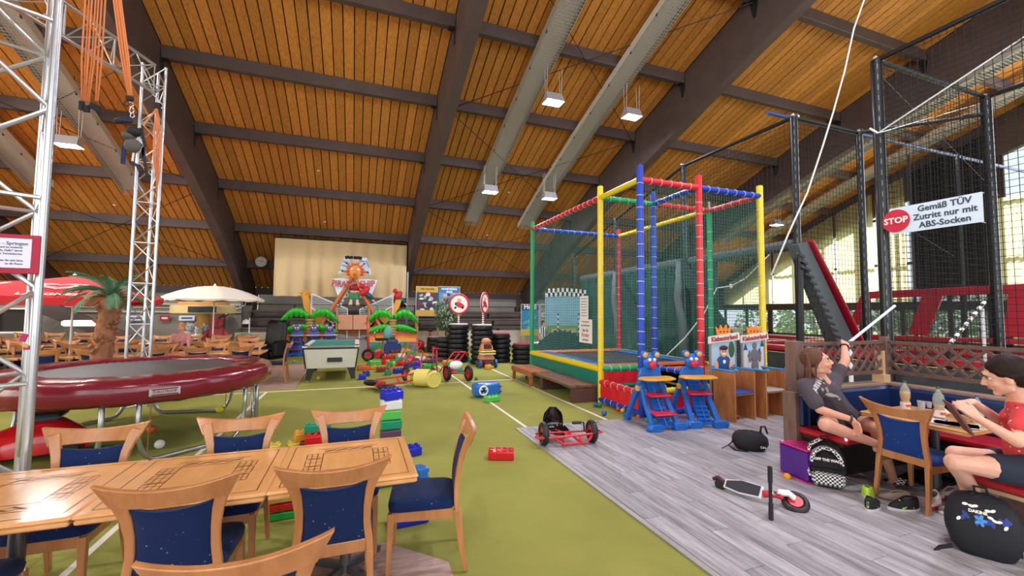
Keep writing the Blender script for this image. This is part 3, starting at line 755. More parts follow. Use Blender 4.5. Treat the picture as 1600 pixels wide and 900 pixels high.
for px0, px1, col, lb in ((197, 226, '#dfe6ea', 'white arrow-shaped direction sign between palm and far mast'), (250, 265, '#b01c2c', 'small red sign on the grey wall right of the far mast'), (280, 304, '#e4ecf0', 'white and blue direction sign on the grey wall beside the stairs')):
    a, c = at(px0, 493, 'y', 21.4), at(px1, 501, 'y', 21.4)
    t = thing('direction_sign', lb, 'sign', ((a.x+c.x)/2, 21.4, (a.z+c.z)/2))
    w_ = c.x-a.x; B().box((0, 0, 0), (w_, .03, a.z-c.z)).build('sign_panel', mat('sign'+col, col, .6), t)
    if col != '#b01c2c': B().box((0, -.02, 0), (w_*.7, .01, .07)).build('lettering', mat('sign_blue', '#3b63a8', .6), t)
    else: B().box((0, -.02, 0), (w_*.6, .01, .07)).build('lettering', whitish, t)
    B().cyl((0, 0, 0), (0, .2, 0), .01, 5).build('wall_bracket', steel_grey, t)
# black armchair with a person-sized dark back
t = thing('massage_chair', 'black padded armchair with high back beside the tribune', 'armchair', (at(424, 548, 'y', 17.2).x, 17.2, 0), R(-25))
bl = mat('black_vinyl', '#17171a', .45)
B().rbox((0, .25, .85), (.75, .22, 1.0), .1, rot=rmat(x=-.15)).build('backrest', bl, t, smooth='auto', bevel=.03)
B().rbox((0, -.1, .38), (.6, .7, .25), .08).build('seat', bl, t, smooth='auto')
for s in (-1, 1): B().rbox((s*.42, -.1, .36), (.2, .85, .55), .08).build('armrest', bl, t, smooth='auto')
B().rbox((0, -.5, .2), (.5, .25, .35), .08, rot=rmat(x=.4)).build('footrest', bl, t, smooth='auto')
B().box((0, 0, .05), (.6, .9, .1)).build('base', bl, t)
# hoops and plush animals
for (px, py, r, col, lb) in ((384, 524, .45, '#2f8f7c', 'large green hoop leaning behind the cafe chairs'), (376, 526, .32, '#c26b68', 'pink hoop leaning beside the green one')):
    p = at(px, 530, 'y', 16.9); B().torus((p.x, 16.9, r), r, .02, 32, 6, (0, 1, .1)).build('hoop', mat('hoop'+col, col, .5), cat='hoop', label=lb, smooth=True)
t = thing('toy_box', 'white perforated crate below the hoops', 'crate', (at(372, 528, 'y', 16.5).x, 16.5, 0)); B().box((0, 0, .3), (.9, .5, .6)).build('body', white_paint, t); B().box((0, 0, .62), (.95, .55, .04)).build('rim', white_paint, t)
plush_g = mat('plush_grey', '#a7a9ac', 1, bump=(40, .6), sheen=.5); plush_w = mat('plush_white', '#d9d7d2', 1, bump=(40, .6)); plush_r = mat('plush_red', '#b04a50', 1, bump=(40, .5)); plush_k = mat('plush_black', '#222226', 1)
def plush(px, y, z, s, m, label, sit=1):
    p = at(px, 520, 'y', y); t = thing('plush_animal', label, 'plush toy', (p.x, y, z), 0, 'plush animals at the kiosk')
    B().ball((0, 0, .28*s), .26*s, 14, 9, (1.1, .9, 1.1)).build('body', m, t, smooth=True)
    b = B().ball((0, -.08*s, .66*s), .2*s, 14, 9).ball((0, -.27*s, .61*s), .08*s, 10, 7)
    for q in (-1, 1): b.ball((q*.15*s, 0, .84*s), .06*s, 8, 6)
    b.build('head', m, t, smooth=True)
    for q in (-1, 1): B().tube([(q*.22*s, -.05, .42*s), (q*.34*s, -.15*s, .25*s), (q*.36*s, -.2*s, .12*s)], .07*s, 8).build('arm', m, t, smooth=True); B().tube([(q*.15*s, -.1, .1*s), (q*.2*s, -.42*s, .08*s)], .09*s, 8).build('leg', m, t, smooth=True)
    b = B()
    for q in (-1, 1): b.ball((q*.07*s, -.26*s, .71*s), .022*s, 6, 5)
    b.build('eye', plush_k, t)
t = thing('low_table', 'low wooden platform carrying the plush animals', 'platform', (kx.x, 17.2, 0)); B().box((0, 0, .58), (2.6, .8, .06)).build('top', beech_top, t)
for s in (-1, 1):
    for q in (-1, 1): B().box((s*1.2, q*.3, .275), (.08, .08, .55)).build('leg', beech_top, t)
plush(299, 17.2, .61, .75, plush_g, 'grey plush animal at the left end of the kiosk platform')
plush(311, 17.05, .61, .6, plush_w, 'white plush animal lying in front of the kiosk column')
plush(324, 17.2, .61, .7, plush_g, 'grey plush animal right of the kiosk column')
plush(339, 17.1, .61, .95, plush_r, 'tall red plush figure behind the parasol pole')
# ================================================================ round trampoline
TX, TY, TZ = -2.75, 7.25, .93
maroon = mat('maroon_vinyl', '#701426', .22, bump=(5, .35), coat=.4); mat_black = mat('jump_mat', '#4b4b4e', .45, bump=(300, .1)); galv = mat('galvanised', '#a6a9ab', .3, .85)
t = thing('trampoline', 'large round trampoline with shiny maroon edge pad and grey mat', 'trampoline', (TX, TY, 0))
n = 96; prof = [(1.06, TZ+.0), (1.08, TZ+.03), (1.2, TZ+.04), (1.42, TZ+.035), (1.50, TZ+.01), (1.54, TZ-.05), (1.535, TZ-.2), (1.49, TZ-.25), (1.44, TZ-.21)]
vs = []
for i in range(n):
    a = 2*PI*i/n
    for j, (r, z) in enumerate(prof):
        wv = .010*math.sin(i*2.3+j)+.008*math.sin(i*5.1); vs.append(((r+wv*.5)*math.cos(a), (r+wv*.5)*math.sin(a), z+wv*(.6 if j else 0)))
m_ = len(prof); B().add(vs, [(i*m_+k, ((i+1) % n)*m_+k, ((i+1) % n)*m_+k+1, i*m_+k+1) for i in range(n) for k in range(m_-1)]).build('edge_pad', maroon, t, smooth=True)
B().lathe([(0, TZ-.005), (1.02, TZ), (1.06, TZ-.005), (1.02, TZ-.02), (0, TZ-.02)], 64, cap=False).build('jump_mat', mat_black, t, smooth='auto')
b = B()
for i in range(96): a = 2*PI*i/96; b.cyl((1.05*math.cos(a), 1.05*math.sin(a), TZ-.02), (1.42*math.cos(a), 1.42*math.sin(a), TZ-.04), .01, 4)
b.build('springs', galv, t, kind='stuff')
b = B().torus((0, 0, TZ-.1), 1.44, .03, 72, 8); b.build('rim_tube', galv, t, smooth=True)
def ufoot(a0, a1, rr=1.45):
    p = lambda a, z, k=1.0: Vector((rr*k*math.cos(a), rr*k*math.sin(a), z))
    A, Z = p(a0, 0), p(a1, 0); d = (Z-A)
    q = [p(a0, TZ-.12), p(a0, .45)]
    for i in range(6): u = i/5*PI/2; q.append(A+Vector((0, 0, .03))+d*.16*(1-math.cos(u))+Vector((0, 0, .38*(1-math.sin(u)))))
    q += [A+d*.5+Vector((0, 0, .03))]
    for i in range(6): u = (1-i/5)*PI/2; q.append(Z+Vector((0, 0, .03))-d*.16*(1-math.cos(u))+Vector((0, 0, .38*(1-math.sin(u)))))
    q += [p(a1, .45), p(a1, TZ-.12)]
    B().tube(q, .026, 8).build('leg', galv, t, smooth=True)
for a in (-68, -8, 60, 120, 172, 232): ufoot(R(a-2), R(a+46))
ang = R(-62)
o = B().rbox((0, 0, 0), (.28, .012, .09), .03).build('maker_badge', mat('badge', '#b9b3b3', .4, .4), t, loc=(1.55*math.cos(ang), 1.55*math.sin(ang), TZ-.12), rot=(0, 0, ang+PI/2)); o['label'] = 'oval silver maker badge'
for s in (-1, 1): B().box((0, -.008, s*.03), (.24, .006, .012)).build('badge_line', maroon, o)
text('EUROTRAMP', .042, maroon, o, (0, -.011, 0), (PI/2, 0, 0), sx=.9)
# thin hooks between pad and floor
B().cyl((.6, -1.4, 0), (.61, -1.38, TZ-.25), .006, 5).cyl((1.2, -.9, 0), (1.2, -.88, TZ-.25), .006, 5).build('guy_cord', mat('cord_brown', '#8a5a3c', .8), t)

# ================================================================ lattice masts of the jumping frame
alu = mat('aluminium', '#c3c6cb', .28, .85)
def truss(P0, P1, side, wd, rr, name, label, parent=None, step=None, dia=.4, cat='mast', tri=True):
    P0, P1 = Vector(P0), Vector(P1); d = (P1-P0).normalized(); s = Vector(side); s = (s-d*s.dot(d)).normalized(); u = d.cross(s)
    t = parent or thing(name, label, cat, tuple(P0)); o = P0
    offs = [s*wd/2, -s*wd/2, u*wd*.86] if tri else [(s+u)*wd/2, (s-u)*wd/2, (-s-u)*wd/2, (u-s)*wd/2]
    for of in offs: B().cyl(of, P1-o+of, rr, 10).build('rail', alu, t, smooth='auto')
    L = (P1-P0).length; step = step or wd*.9; n = max(1, round(L/step))
    k = len(offs)
    for i in range(k):
        a, c = offs[i], offs[(i+1) % k]
        for j in range(n):
            p, q = (a, c) if j % 2 else (c, a)
            B().cyl(p+d*L*j/n, q+d*L*(j+1)/n, rr*dia, 7).build('lattice_brace', alu, t, smooth='auto')
            if j % 2 == 0: B().cyl(a+d*L*j/n, c+d*L*j/n, rr*dia, 7).build('lattice_brace', alu, t, smooth='auto')
    return t
fm = at(229, 330, 'y', 9.35); ZT = at(252, 104, 'y', 9.35).z
far = truss((fm.x, 9.35, 0), (fm.x, 9.35, ZT), (1, .15, 0), .33, .026, 'lattice_mast', 'far aluminium lattice mast rising behind the round trampoline', step=.36)
nb = at(62, 420, 'y', 3.85); sd_ = Vector((.88, .47, 0)); rd_ = Vector((-.42, .91, 0)); NC = nb-sd_*.36+rd_*.2; NX = NC.x+.1; NY = NC.y
near = truss((NC.x, NC.y, 0), (NC.x, NC.y, ZT), (.88*.88+.42*.4, .47+.1, 0), .66, .026, 'lattice_mast', 'near aluminium lattice mast cutting through the left edge of the picture', step=.62, tri=False, dia=.6)
lend = Vector((-5.35, 4.6, ZT-.25))
truss((fm.x, 9.35, ZT-.25), lend, (0, 0, 1), .52, .028, 'lattice_beam', 'aluminium lattice beam leading from the far mast to the upper left', step=.40, cat='beam')
truss((-5.35, 4.6, 0), (-5.35, 4.6, ZT), (1, 0, 0), .5, .028, 'lattice_mast', 'aluminium lattice mast just outside the left edge', step=1.0)
truss((NX, NY, ZT-.2), (-5.35, 4.6, ZT-.2), (0, 0, 1), .5, .028, 'lattice_beam', 'aluminium lattice beam above the near mast, out of view', step=1.0, cat='beam')
orange = mat('bungee', '#d88350', .8, bump=(90, .3)); webbing = mat('navy_web', '#1c2a52', .8); dk = mat('harness_black', '#1b1c22', .7); chrome = mat('chrome', '#d4d6d8', .15, 1)
zb = ZT-.45
def bungee(pb, n, spread, label, top=None, zt=None):
    pb = Vector(pb); t = thing('bungee_cords', label, 'bungee cord', tuple(pb)); top = Vector(top or (pb.x, pb.y, zb))-pb
    for i in range(n):
        o = (i-(n-1)/2)*spread; B().tube([(o*.5, 0, .02), Vector((o*.9, .01*(i % 2), 0))+top*.15, top*.6+Vector((o*1.0, 0, 0)), top+Vector((o*.6, 0, 0))], .006, 6).build('cord', orange, t, smooth=True)
    return t
A = at(133, 162, 'y', 4.25); t = bungee(A, 5, .022, 'orange bungee cords hanging left of the harness, ending in a black clip'); b = B().box((-.02, 0, -.02), (.03, .02, .07)).box((.01, 0, -.04), (.04, .02, .05)).build('clip', dk, t)
A2 = at(151, 162, 'y', 4.25); t = bungee(A2, 2, .022, 'pair of orange bungee cords ending in a black buckle')
B().box((-.01, 0, -.03), (.065, .02, .05), rot=rmat(y=.4)).build('clip', dk, t)
Bp = at(203, 153, 'y', 4.25); T2 = at(183, 0, 'y', 4.25); T2 = Bp+(T2-Bp)*((zb-Bp.z)/(T2.z-Bp.z))
t = bungee(Bp, 6, .010, 'orange bungee cords holding up the climbing harness', top=tuple(T2))
B().box((0, 0, -.005), (.045, .03, .03)).build('clip', dk, t)
# harness
h = thing('harness', 'black and navy jumping harness hanging from steel carabiners', 'harness', tuple(Bp-Vector((0, 0, .05))))
s_ = Bp
def hp(px, py): return at(px, py, 'y', 4.25)-(Bp-Vector((0, 0, .05)))
def ring(px, py, rx, rz, m, r=.006): p = hp(px, py); B().tube([p+Vector((rx*math.cos(a), 0, rz*math.sin(a))) for a in [k*PI/8 for k in range(16)]], r, 6, closed=True).build('carabiner', m, h, smooth=True)
ring(198, 162, .016, .02, dk, .005); ring(205, 163, .016, .02, chrome, .004); ring(206, 172, .013, .026, chrome, .004); ring(207, 180, .013, .02, chrome, .004)
def pad(p0, p1, w0, m, name='pad', th=.05): B().sweep([hp(*p0), (hp(*p0)+hp(*p1))/2+Vector((0, -.02, 0)), hp(*p1)], [(th, w0*.8), (th*1.2, w0), (th, w0*.8)], (0, 1, 0)).build(name, m, h, smooth='auto', bevel=.015)
pad((178, 190), (208, 189), .05, dk, th=.03); pad((182, 190), (206, 190), .025, webbing, th=.035)
B().ball(hp(209, 206), .055, 14, 9, (1, .8, .75)).build('pad', dk, h, smooth=True); B().ball(hp(200, 212), .045, 12, 8, (1, .8, .7)).build('pad', mat('harness_grey', '#55534e', .8), h, smooth=True)
B().ball(hp(208, 228), .062, 14, 9, (1, .7, .95)).build('hip_belt', mat('harness_grey', ''), h, smooth=True)
for k in range(3): B().tube([hp(214+k*3, 217), hp(218+k*3, 228), hp(212+k*3, 238)], .007, 5).build('strap', mat('strap_white', '#cfcfd2', .7), h, smooth=True)
def strap(pts, w0, m): B().sweep([hp(*p) for p in pts], (.012, w0), (0, 1, 0)).build('strap', m, h, smooth='auto')
strap([(196, 222), (193, 238), (192, 256)], .026, webbing); strap([(220, 200), (226, 225), (221, 248)], .022, dk); strap([(209, 238), (207, 252)], .012, mat('strap_white', '')); strap([(204, 254), (214, 258), (219, 268)], .022, webbing); strap([(222, 225), (226, 250), (230, 275)], .018, dk)
# cords tied to the far mast
cx = at(246, 168, 'y', 9.05)
t = thing('bungee_cords', 'orange bungee cords tied up along the far lattice mast', 'bungee cord', tuple(cx))
e = at(244, 305, 'y', 9.05)-cx
for i in range(6): B().tube([(0, 0, 0), (e.x*.3+(i-2.5)*.02, 0, e.z*.25), (e.x*.7+(i-2.5)*.022, 0, e.z*.6), e*(.8+.05*i)], .008, 6).build('cord', orange, t, smooth=True)
q = at(225, 196, 'y', 9.05)-cx
for i in range(3): B().tube([(0, 0, -.02*i), q+Vector((0, 0, .02*i))], .012, 6).build('cord', orange, t)
B().box((0, 0, .03), (.08, .06, .1)).build('clip', dk, t); B().cyl((0, 0, 0), (-.05, .22, .0), .012, 6).build('clip', dk, t)
# sign on the near mast
sg = thing('notice_board', 'red-framed white notice on the near lattice mast', 'sign', tuple(at(0, 396, 'y', 3.55)))
o = at(0, 396, 'y', 3.55)
r1, r2 = at(67, 369, 'y', 3.55)-o, at(59, 428, 'y', 3.55)-o; hh = r1.z-r2.z; xr = (r1.x+r2.x)/2
B().rbox((xr-.42, 0, 0), (.84, .012, hh*1.02), .004).build('board', mat('sign_red', '#a5193a', .5), sg)
B().box((xr-.395, -.008, .005), (.71, .004, hh*.76)).build('paper', mat('paper', '#dcdff0', .7), sg)
ink = mat('ink', '#55586a', .7)
text('Bungee - Springen', .03, ink, sg, (xr-.055, -.011, hh*.27), (PI/2, 0, 0), align='RIGHT')
for k, s in enumerate(('viel Spass und zu weiteren', 'Infos "Hallo, Hallo" durch', 'an neuer Terminkarten', '', 'wenden Sie sich bitte', 'an die Kasse')): text(s, .0165, ink, sg, (xr-.08 if k < 4 else xr-.075, -.011, hh*(.17-.085*k)), (PI/2, 0, 0), align='RIGHT')
B().ball((xr-.27, -.012, -hh*.37), .09, 14, 6, (1, .06, .5)).ball((xr-.26, -.014, -hh*.27), .035, 10, 6, (1, .1, .8)).build('sticker', mat('sticker', '#d9a95e', .7), sg)
for z in (hh*.3, -hh*.3): B().box((xr-.1, .06, z), (.02, .12, .02)).build('bracket', alu, sg)
t = thing('ribbon', 'pink and yellow ribbon tied to the near lattice mast', 'ribbon', tuple(at(40, 540, 'y', 3.58)))
t.scale = (.55, .55, .55); B().box((0, 0, 0), (.06, .03, .03), rot=rmat(y=.5)).build('knot', mat('ribbon_y', '#c9a04c', .8), t); B().box((.01, 0, -.03), (.05, .02, .04)).box((-.02, 0, .09), (.05, .02, .09), rot=rmat(y=.3)).build('tail', mat('ribbon_p', '#b02d66', .8), t)
# balls on the carpet below
for px, py, r, col, lb in ((236, 677, .055, '#d9622a', 'orange ball on the carpet under the trampoline'), (249, 701, .055, '#dfe8e2', 'white ball on the carpet under the trampoline'), (343, 645, .055, '#d8c83a', 'yellow ball beside the trampoline foot'), (164, 815, .1, '#e0cf32', 'yellow ball on the carpet between the nearest chairs')):
    p = G(px, py); B().ball((p.x, p.y, r), r, 16, 10).build('ball', mat('ball'+col, col, .4), smooth=True, cat='ball', label=lb)
# red toy car behind the left chair
p = G(30, 722); t = thing('toy_car', 'glossy red ride-on toy car behind the left nearest chair', 'toy car', (p.x+.02, p.y+.1, 0), R(15)); t.scale = (.85, .85, .85)
redp = mat('red_plastic', '#d01723', .2, coat=.5); blackp = mat('black_plastic', '#1a1a1c', .5)
P = []
for j in range(9):
    u = j/8; row = []
    for i in range(17):
        a = PI*i/16; hgt = [.16, .24, .30, .36, .42, .46, .42, .3, .18][j]; wd = [.20, .27, .30, .31, .31, .3, .28, .24, .15][j]
        row.append((-.62+1.24*u, wd*math.cos(a), .10+hgt*math.sin(a)**.7))
    P.append(row)
B().grid(P).build('body', redp, t, smooth=True)
B().box((0, 0, .12), (1.15, .5, .05)).build('floor_pan', blackp, t)
B().rbox((.12, 0, .56), (.42, .44, .08), .03).build('windscreen', mat('smoke_glass', '#3b4a55', .1), t)
for x in (-.42, .42):
    for s in (-1, 1): B().cyl((x, s*.25, .12), (x, s*.32, .12), .12, 18).build('wheel', blackp, t, smooth='auto')
# ================================================================ coloured climbing cage with low trampolines
COL = {'green': '#0f9d62', 'yellow': '#e9cf1d', 'blue': '#163fb4', 'red': '#d3222f', 'teal': '#0f7a6a', 'orange': '#c8683a', 'lblue': '#2a67ad'}
foam = {k: mat('foam_'+k, v, .4, coat=.15) for k, v in COL.items()}
cord_w = mat('lacing_cord', '#d8dcd6', .8); net_m = mat('green_net', '#3c7568', .8); net_k = mat('black_net', '#15181b', .8)
cage = thing('play_cage', 'netted play cage of red, yellow, blue and green foam poles with low trampolines inside', 'play cage', (4.48, 5.9, 0))
O = Vector((4.48, 5.9, 0)); XA, XB, XC, YA, YB, YC = 0, 1.28, 2.79, 0, 1.25, 4.7; TOP = 4.02
def pole(x, y, c, h=4.24, lace=True, bare=0, z0=0):
    o = B().cyl((x, y, z0), (x, y, h), .058, 16).build('foam_pole', foam[c], cage, smooth='auto')
    B().cyl((x, y, h), (x, y, h+.02), .03, 10).build('pole_cap', steel_grey, o)
    if bare: B().cyl((x, y, h), (x, y, h+bare), .025, 10).build('bare_tube', galv, o, smooth='auto')
    if lace:
        b = B(); z = .8
        while z < h-.3: b.torus((x, y, z), .060, .005, 14, 4, (.08, .05, 1)); z += .21
        b.build('lacing', cord_w, o, kind='stuff')
def rail(p, q, c, lace=True, r=.055, name='foam_rail'):
    p, q = Vector(p), Vector(q); o = B().cyl(p, q, r, 14).build(name, foam[c], cage, smooth='auto')
    B().ball(p, r*.75, 10, 7).ball(q, r*.75, 10, 7).build('clamp', galv, o, smooth=True)
    if lace:
        b = B(); L = (q-p).length; n = int(L/.2)
        for i in range(1, n): b.torus(p.lerp(q, i/n), r+.003, .005, 12, 4, q-p)
        b.build('lacing', cord_w, o, kind='stuff')
pole(XA, YC, 'green', 4.22, lace=False); pole(XA, YB, 'yellow', 4.25); pole(XA, YA, 'blue', 4.26); pole(XB, YB, 'blue', 4.26)
pole(XB, YA, 'red', 4.24); pole(XC, YA, 'yellow', 4.22); pole(XC, YB, 'green', 4.0, bare=.22); pole(XC, YC, 'red', 4.2)
rail((XA, YC, TOP), (XA, YB, TOP), 'red'); rail((XA, YB, TOP), (XA, YA, TOP), 'yellow', False); rail((XA, YB, TOP), (XB, YB, TOP), 'green')
rail((XB, YB, TOP), (XB, YA, TOP), 'blue'); rail((XA, YA, TOP), (XB, YA, TOP), 'red'); rail((XB, YA, TOP), (XC, YA, TOP), 'blue')
rail((XC, YA, TOP), (XC, YB, TOP), 'red'); rail((XB, YB, TOP), (XC, YB, TOP), 'red'); rail((XC, YB, TOP), (XC, YC, TOP), 'yellow', False); rail((XA, YC, TOP), (XC, YC, TOP), 'blue')
ZB = .64
rail((XA, YC, ZB), (XA, YB, ZB), 'yellow', False, .065); rail((XA, YB, ZB), (XB, YB, ZB), 'green', True, .06); rail((XB, YB, ZB), (XB, YA, ZB), 'blue', True, .05)
rail((XA, YC, ZB), (XC, YC, ZB), 'yellow', False, .05); rail((XC, YC, ZB), (XC, YB, ZB), 'yellow', False, .05); rail((XB, YA, ZB-.05), (XC, YA, ZB-.05), 'blue', True, .05)
rail((XA, YA, .42), (XB, YA, .42), 'yellow', True, .05); rail((XA, YB, .40), (XA, YA, .40), 'red', True, .055); rail((XA, YB, .07), (XA, YA, .07), 'blue', True, .06); rail((XA, YA, .07), (XB, YA, .07), 'blue', True, .06)
vin = lambda c: mat('vinyl_'+c, COL[c], .35, bump=(6, .4))
def sheet(p, q, z0, z1, m, name='skirt', th=.03, sag=.012):
    p, q = Vector((*p, 0)), Vector((*q, 0)); n = (q-p).normalized().cross(Vector((0, 0, 1))); P = []
    for j in range(5): P.append([tuple(p.lerp(q, i/24)+n*(th+sag*math.sin(i*1.1)*math.sin(PI*j/4))+Vector((0, 0, z0+(z1-z0)*j/4))) for i in range(25)])
    Q = [[tuple(Vector(v)-n*.02) for v in row][::-1] for row in P]
    B().grid(P).grid(Q).build(name, m, cage, smooth=True)
sheet((XA, YC), (XA, YB), .05, .62, vin('teal')); sheet((XA, YB), (XB, YB), .2, .6, vin('red')); sheet((XA, YB), (XA, YA), .09, .40, vin('red')); sheet((XA, YA), (XB, YA), .08, .40, vin('red'))
sheet((XB, YA), (XC, YA), .08, .58, mat('vinyl_darkgreen', '#143d35', .5)); sheet((XC, YC), (XA, YC), .05, .6, vin('teal')); sheet((XC, YA), (XC, YC), .05, .6, vin('teal'))
def padr(x0, y0, x1, y1, c, z=ZB+.02, name='edge_pad'): B().rbox(((x0+x1)/2, (y0+y1)/2, z), (abs(x1-x0), abs(y1-y0), .06), .02).build(name, vin(c), cage, smooth='auto')
padr(XA+.06, YB+.36, XA+.42, YC-.36, 'lblue'); padr(XC-.42, YB+.36, XC-.06, YC-.36, 'lblue'); padr(XA+.06, YC-.36, XC-.06, YC-.06, 'orange'); padr(XA+.06, YB+.06, XC-.06, YB+.36, 'orange')
B().box(((XA+XC)/2, (YB+YC)/2, ZB-.01), (XC-XA-.8, YC-YB-.7, .02)).build('jump_mat', mat('mat_dark', '#2d2e33', .7), cage)
B().box(((XA+XB)/2, (YA+YB)/2, .3), (XB-XA-.3, YB-YA-.25, .02)).build('jump_mat', mat('mat_dark', ''), cage); padr(XA+.05, YA+.06, XA+.17, YB-.06, 'teal', .33); padr(XA+.17, YB-.17, XB-.1, YB-.06, 'teal', .33)
padr(XB+.06, YA+.06, XC-.06, YB-.04, 'orange', ZB-.03)
def netp(a, b_, c, d, cell=.06, m=None, parent=None, r=.003): B().net(a, b_, c, d, cell, r).build('net', m or net_m, parent or cage, kind='stuff')
zt, zb_ = TOP-.05, ZB+.05
netp((XA, YC, zb_), (XA, YB, zb_), (XA, YB, zt), (XA, YC, zt)); netp((XA, YC, zb_), (XC, YC, zb_), (XC, YC, zt), (XA, YC, zt)); netp((XC, YC, zb_), (XC, YB, zb_), (XC, YB, zt), (XC, YC, zt))
netp((XC, YB, zb_), (XC, YA, zb_), (XC, YA, zt), (XC, YB, zt)); netp((XB, YA, zb_), (XC, YA, zb_), (XC, YA, zt), (XB, YA, zt)); netp((XA, YB, zb_), (XB, YB, zb_), (XB, YB, zt), (XA, YB, zt)); netp((XA, YA, 2.2), (XB, YA, 2.2), (XB, YA, zt), (XA, YA, zt))
# notices tied to the net
def notice(y0, z0, y1, z1, label, lines, x=-.09):
    t = thing('notice', label, 'notice', (4.48+x, (y0+y1)/2, (z0+z1)/2)); w_, h_ = abs(y1-y0), abs(z1-z0)
    B().box((0, 0, 0), (.006, w_, h_)).build('paper', mat('laminated_white', '#e6e4e6', .35), t)
    B().cyl((-.0, 0, h_/2-.01), (.09, 0, h_/2-.01), .004, 5).build('cable_tie', white_paint, t)
    for s, z, size, m in lines: text(s, size, m, t, (-.006, 0, z*h_), (PI/2, 0, -PI/2), sx=.95)
ink_d, ink_r = mat('ink_dark', '#3c3f48', .7), mat('ink_red', '#c0222c', .7)
notice(7.80, 2.08, 7.47, 1.60, 'blank-looking narrow white rule sheet on the cage net, above the other notice', [('.', .3, .01, ink_d)]+[('Regeln fuer das Trampolin', .38-.12*k, .022, ink_d) for k in range(7)])
notice(7.83, 1.60, 7.32, 1.12, 'white notice reading Nur fuer Kinder on the cage net', [('Trampolinspringen', .40, .04, ink_r), ('nur eine Person', .24, .055, ink_d), ('Nur für', .03, .085, ink_d), ('Kinder', -.17, .12, ink_r), ('Bis 8 Jahre', -.37, .06, ink_d)])
# balls lying around the cage
def ballo(px, py, r, col, label, z=0):
    p = G(px, py); B().ball((p.x, p.y, z+r), r, 14, 9).build('ball', mat('ball'+col, col, .35), smooth=True, cat='ball', label=label)
ballo(944, 650, .045, '#1f56a8', 'blue ball on the carpet left of the blue step seat'); ballo(931, 636, .045, '#1d4f9f', 'blue ball at the foot of the yellow pole'); ballo(937, 637, .05, '#17784a', 'green ball at the foot of the yellow pole'); ballo(940, 629, .045, '#d6c04a', 'yellow ball behind the green one at the yellow pole')
ballo(966, 643, .04, '#c83a32', 'red ball beside the blue floor tube'); ballo(973, 645, .04, '#d8c050', 'pale yellow ball beside the blue floor tube'); ballo(997, 655, .035, '#d8762a', 'orange ball behind the first step seat'); ballo(1011, 661, .04, '#2b9a64', 'green ball between the legs of the first step seat')
ballo(1116, 655, .04, '#268a55', 'green ball between second step seat and wooden seats'); ballo(1142, 656, .05, '#b52a22', 'red ball under the first wooden high seat'); ballo(1150, 655, .05, '#b8352a', 'second red ball under the first wooden high seat', )
ballo(822, 592, .04, '#2a5fb0', 'blue ball under the far bench'); ballo(815, 591, .04, '#e0d6b0', 'pale ball under the far bench'); ballo(770, 576, .04, '#d9b53a', 'small yellow ball far off on the white line'); ballo(744, 594, .04, '#1e7a48', 'small green ball alone on the carpet')

# ================================================================ benches along the cage
bench_l = wood('bench_orange', '#b2693c', '#8d4c28', 2, (8, .8, 8), .5, per=.08); bench_d = wood('bench_brown', '#7d5640', '#5f3f30', 2, (8, .8, 8), .5, per=.12); box_m = wood('bench_box', '#573a30', '#46302a', 2, (1, 4, 4), .6)
t = thing('bench', 'low slatted bench on two dark box supports beside the yellow pole', 'bench', (4.17, 8.1, 0))
for k in range(5): B().rbox((-.24+.12*k, 0, .315), (.115, 1.75, .05), .006).build('slat', bench_d, t)
for y in (-.78, .68): B().rbox((0.02, y, .145), (.5, .16, .285), .006).build('box_support', box_m, t); 
t = thing('bench', 'lower orange-brown bench at the far end of the cage', 'bench', (4.10, 9.75, 0))
for k in range(4): B().rbox((-.21+.14*k, 0, .325), (.132, 1.35, .04), .006).build('slat', bench_l, t)
B().box((-.26, 0, .275), (.04, 1.3, .1)).box((.22, 0, .275), (.04, 1.3, .1)).build('apron', bench_l, t)
for x in (-.24, .2):
    for y in (-.58, .55): B().box((x, y, .14), (.07, .07, .28)).build('leg', bench_l, t)

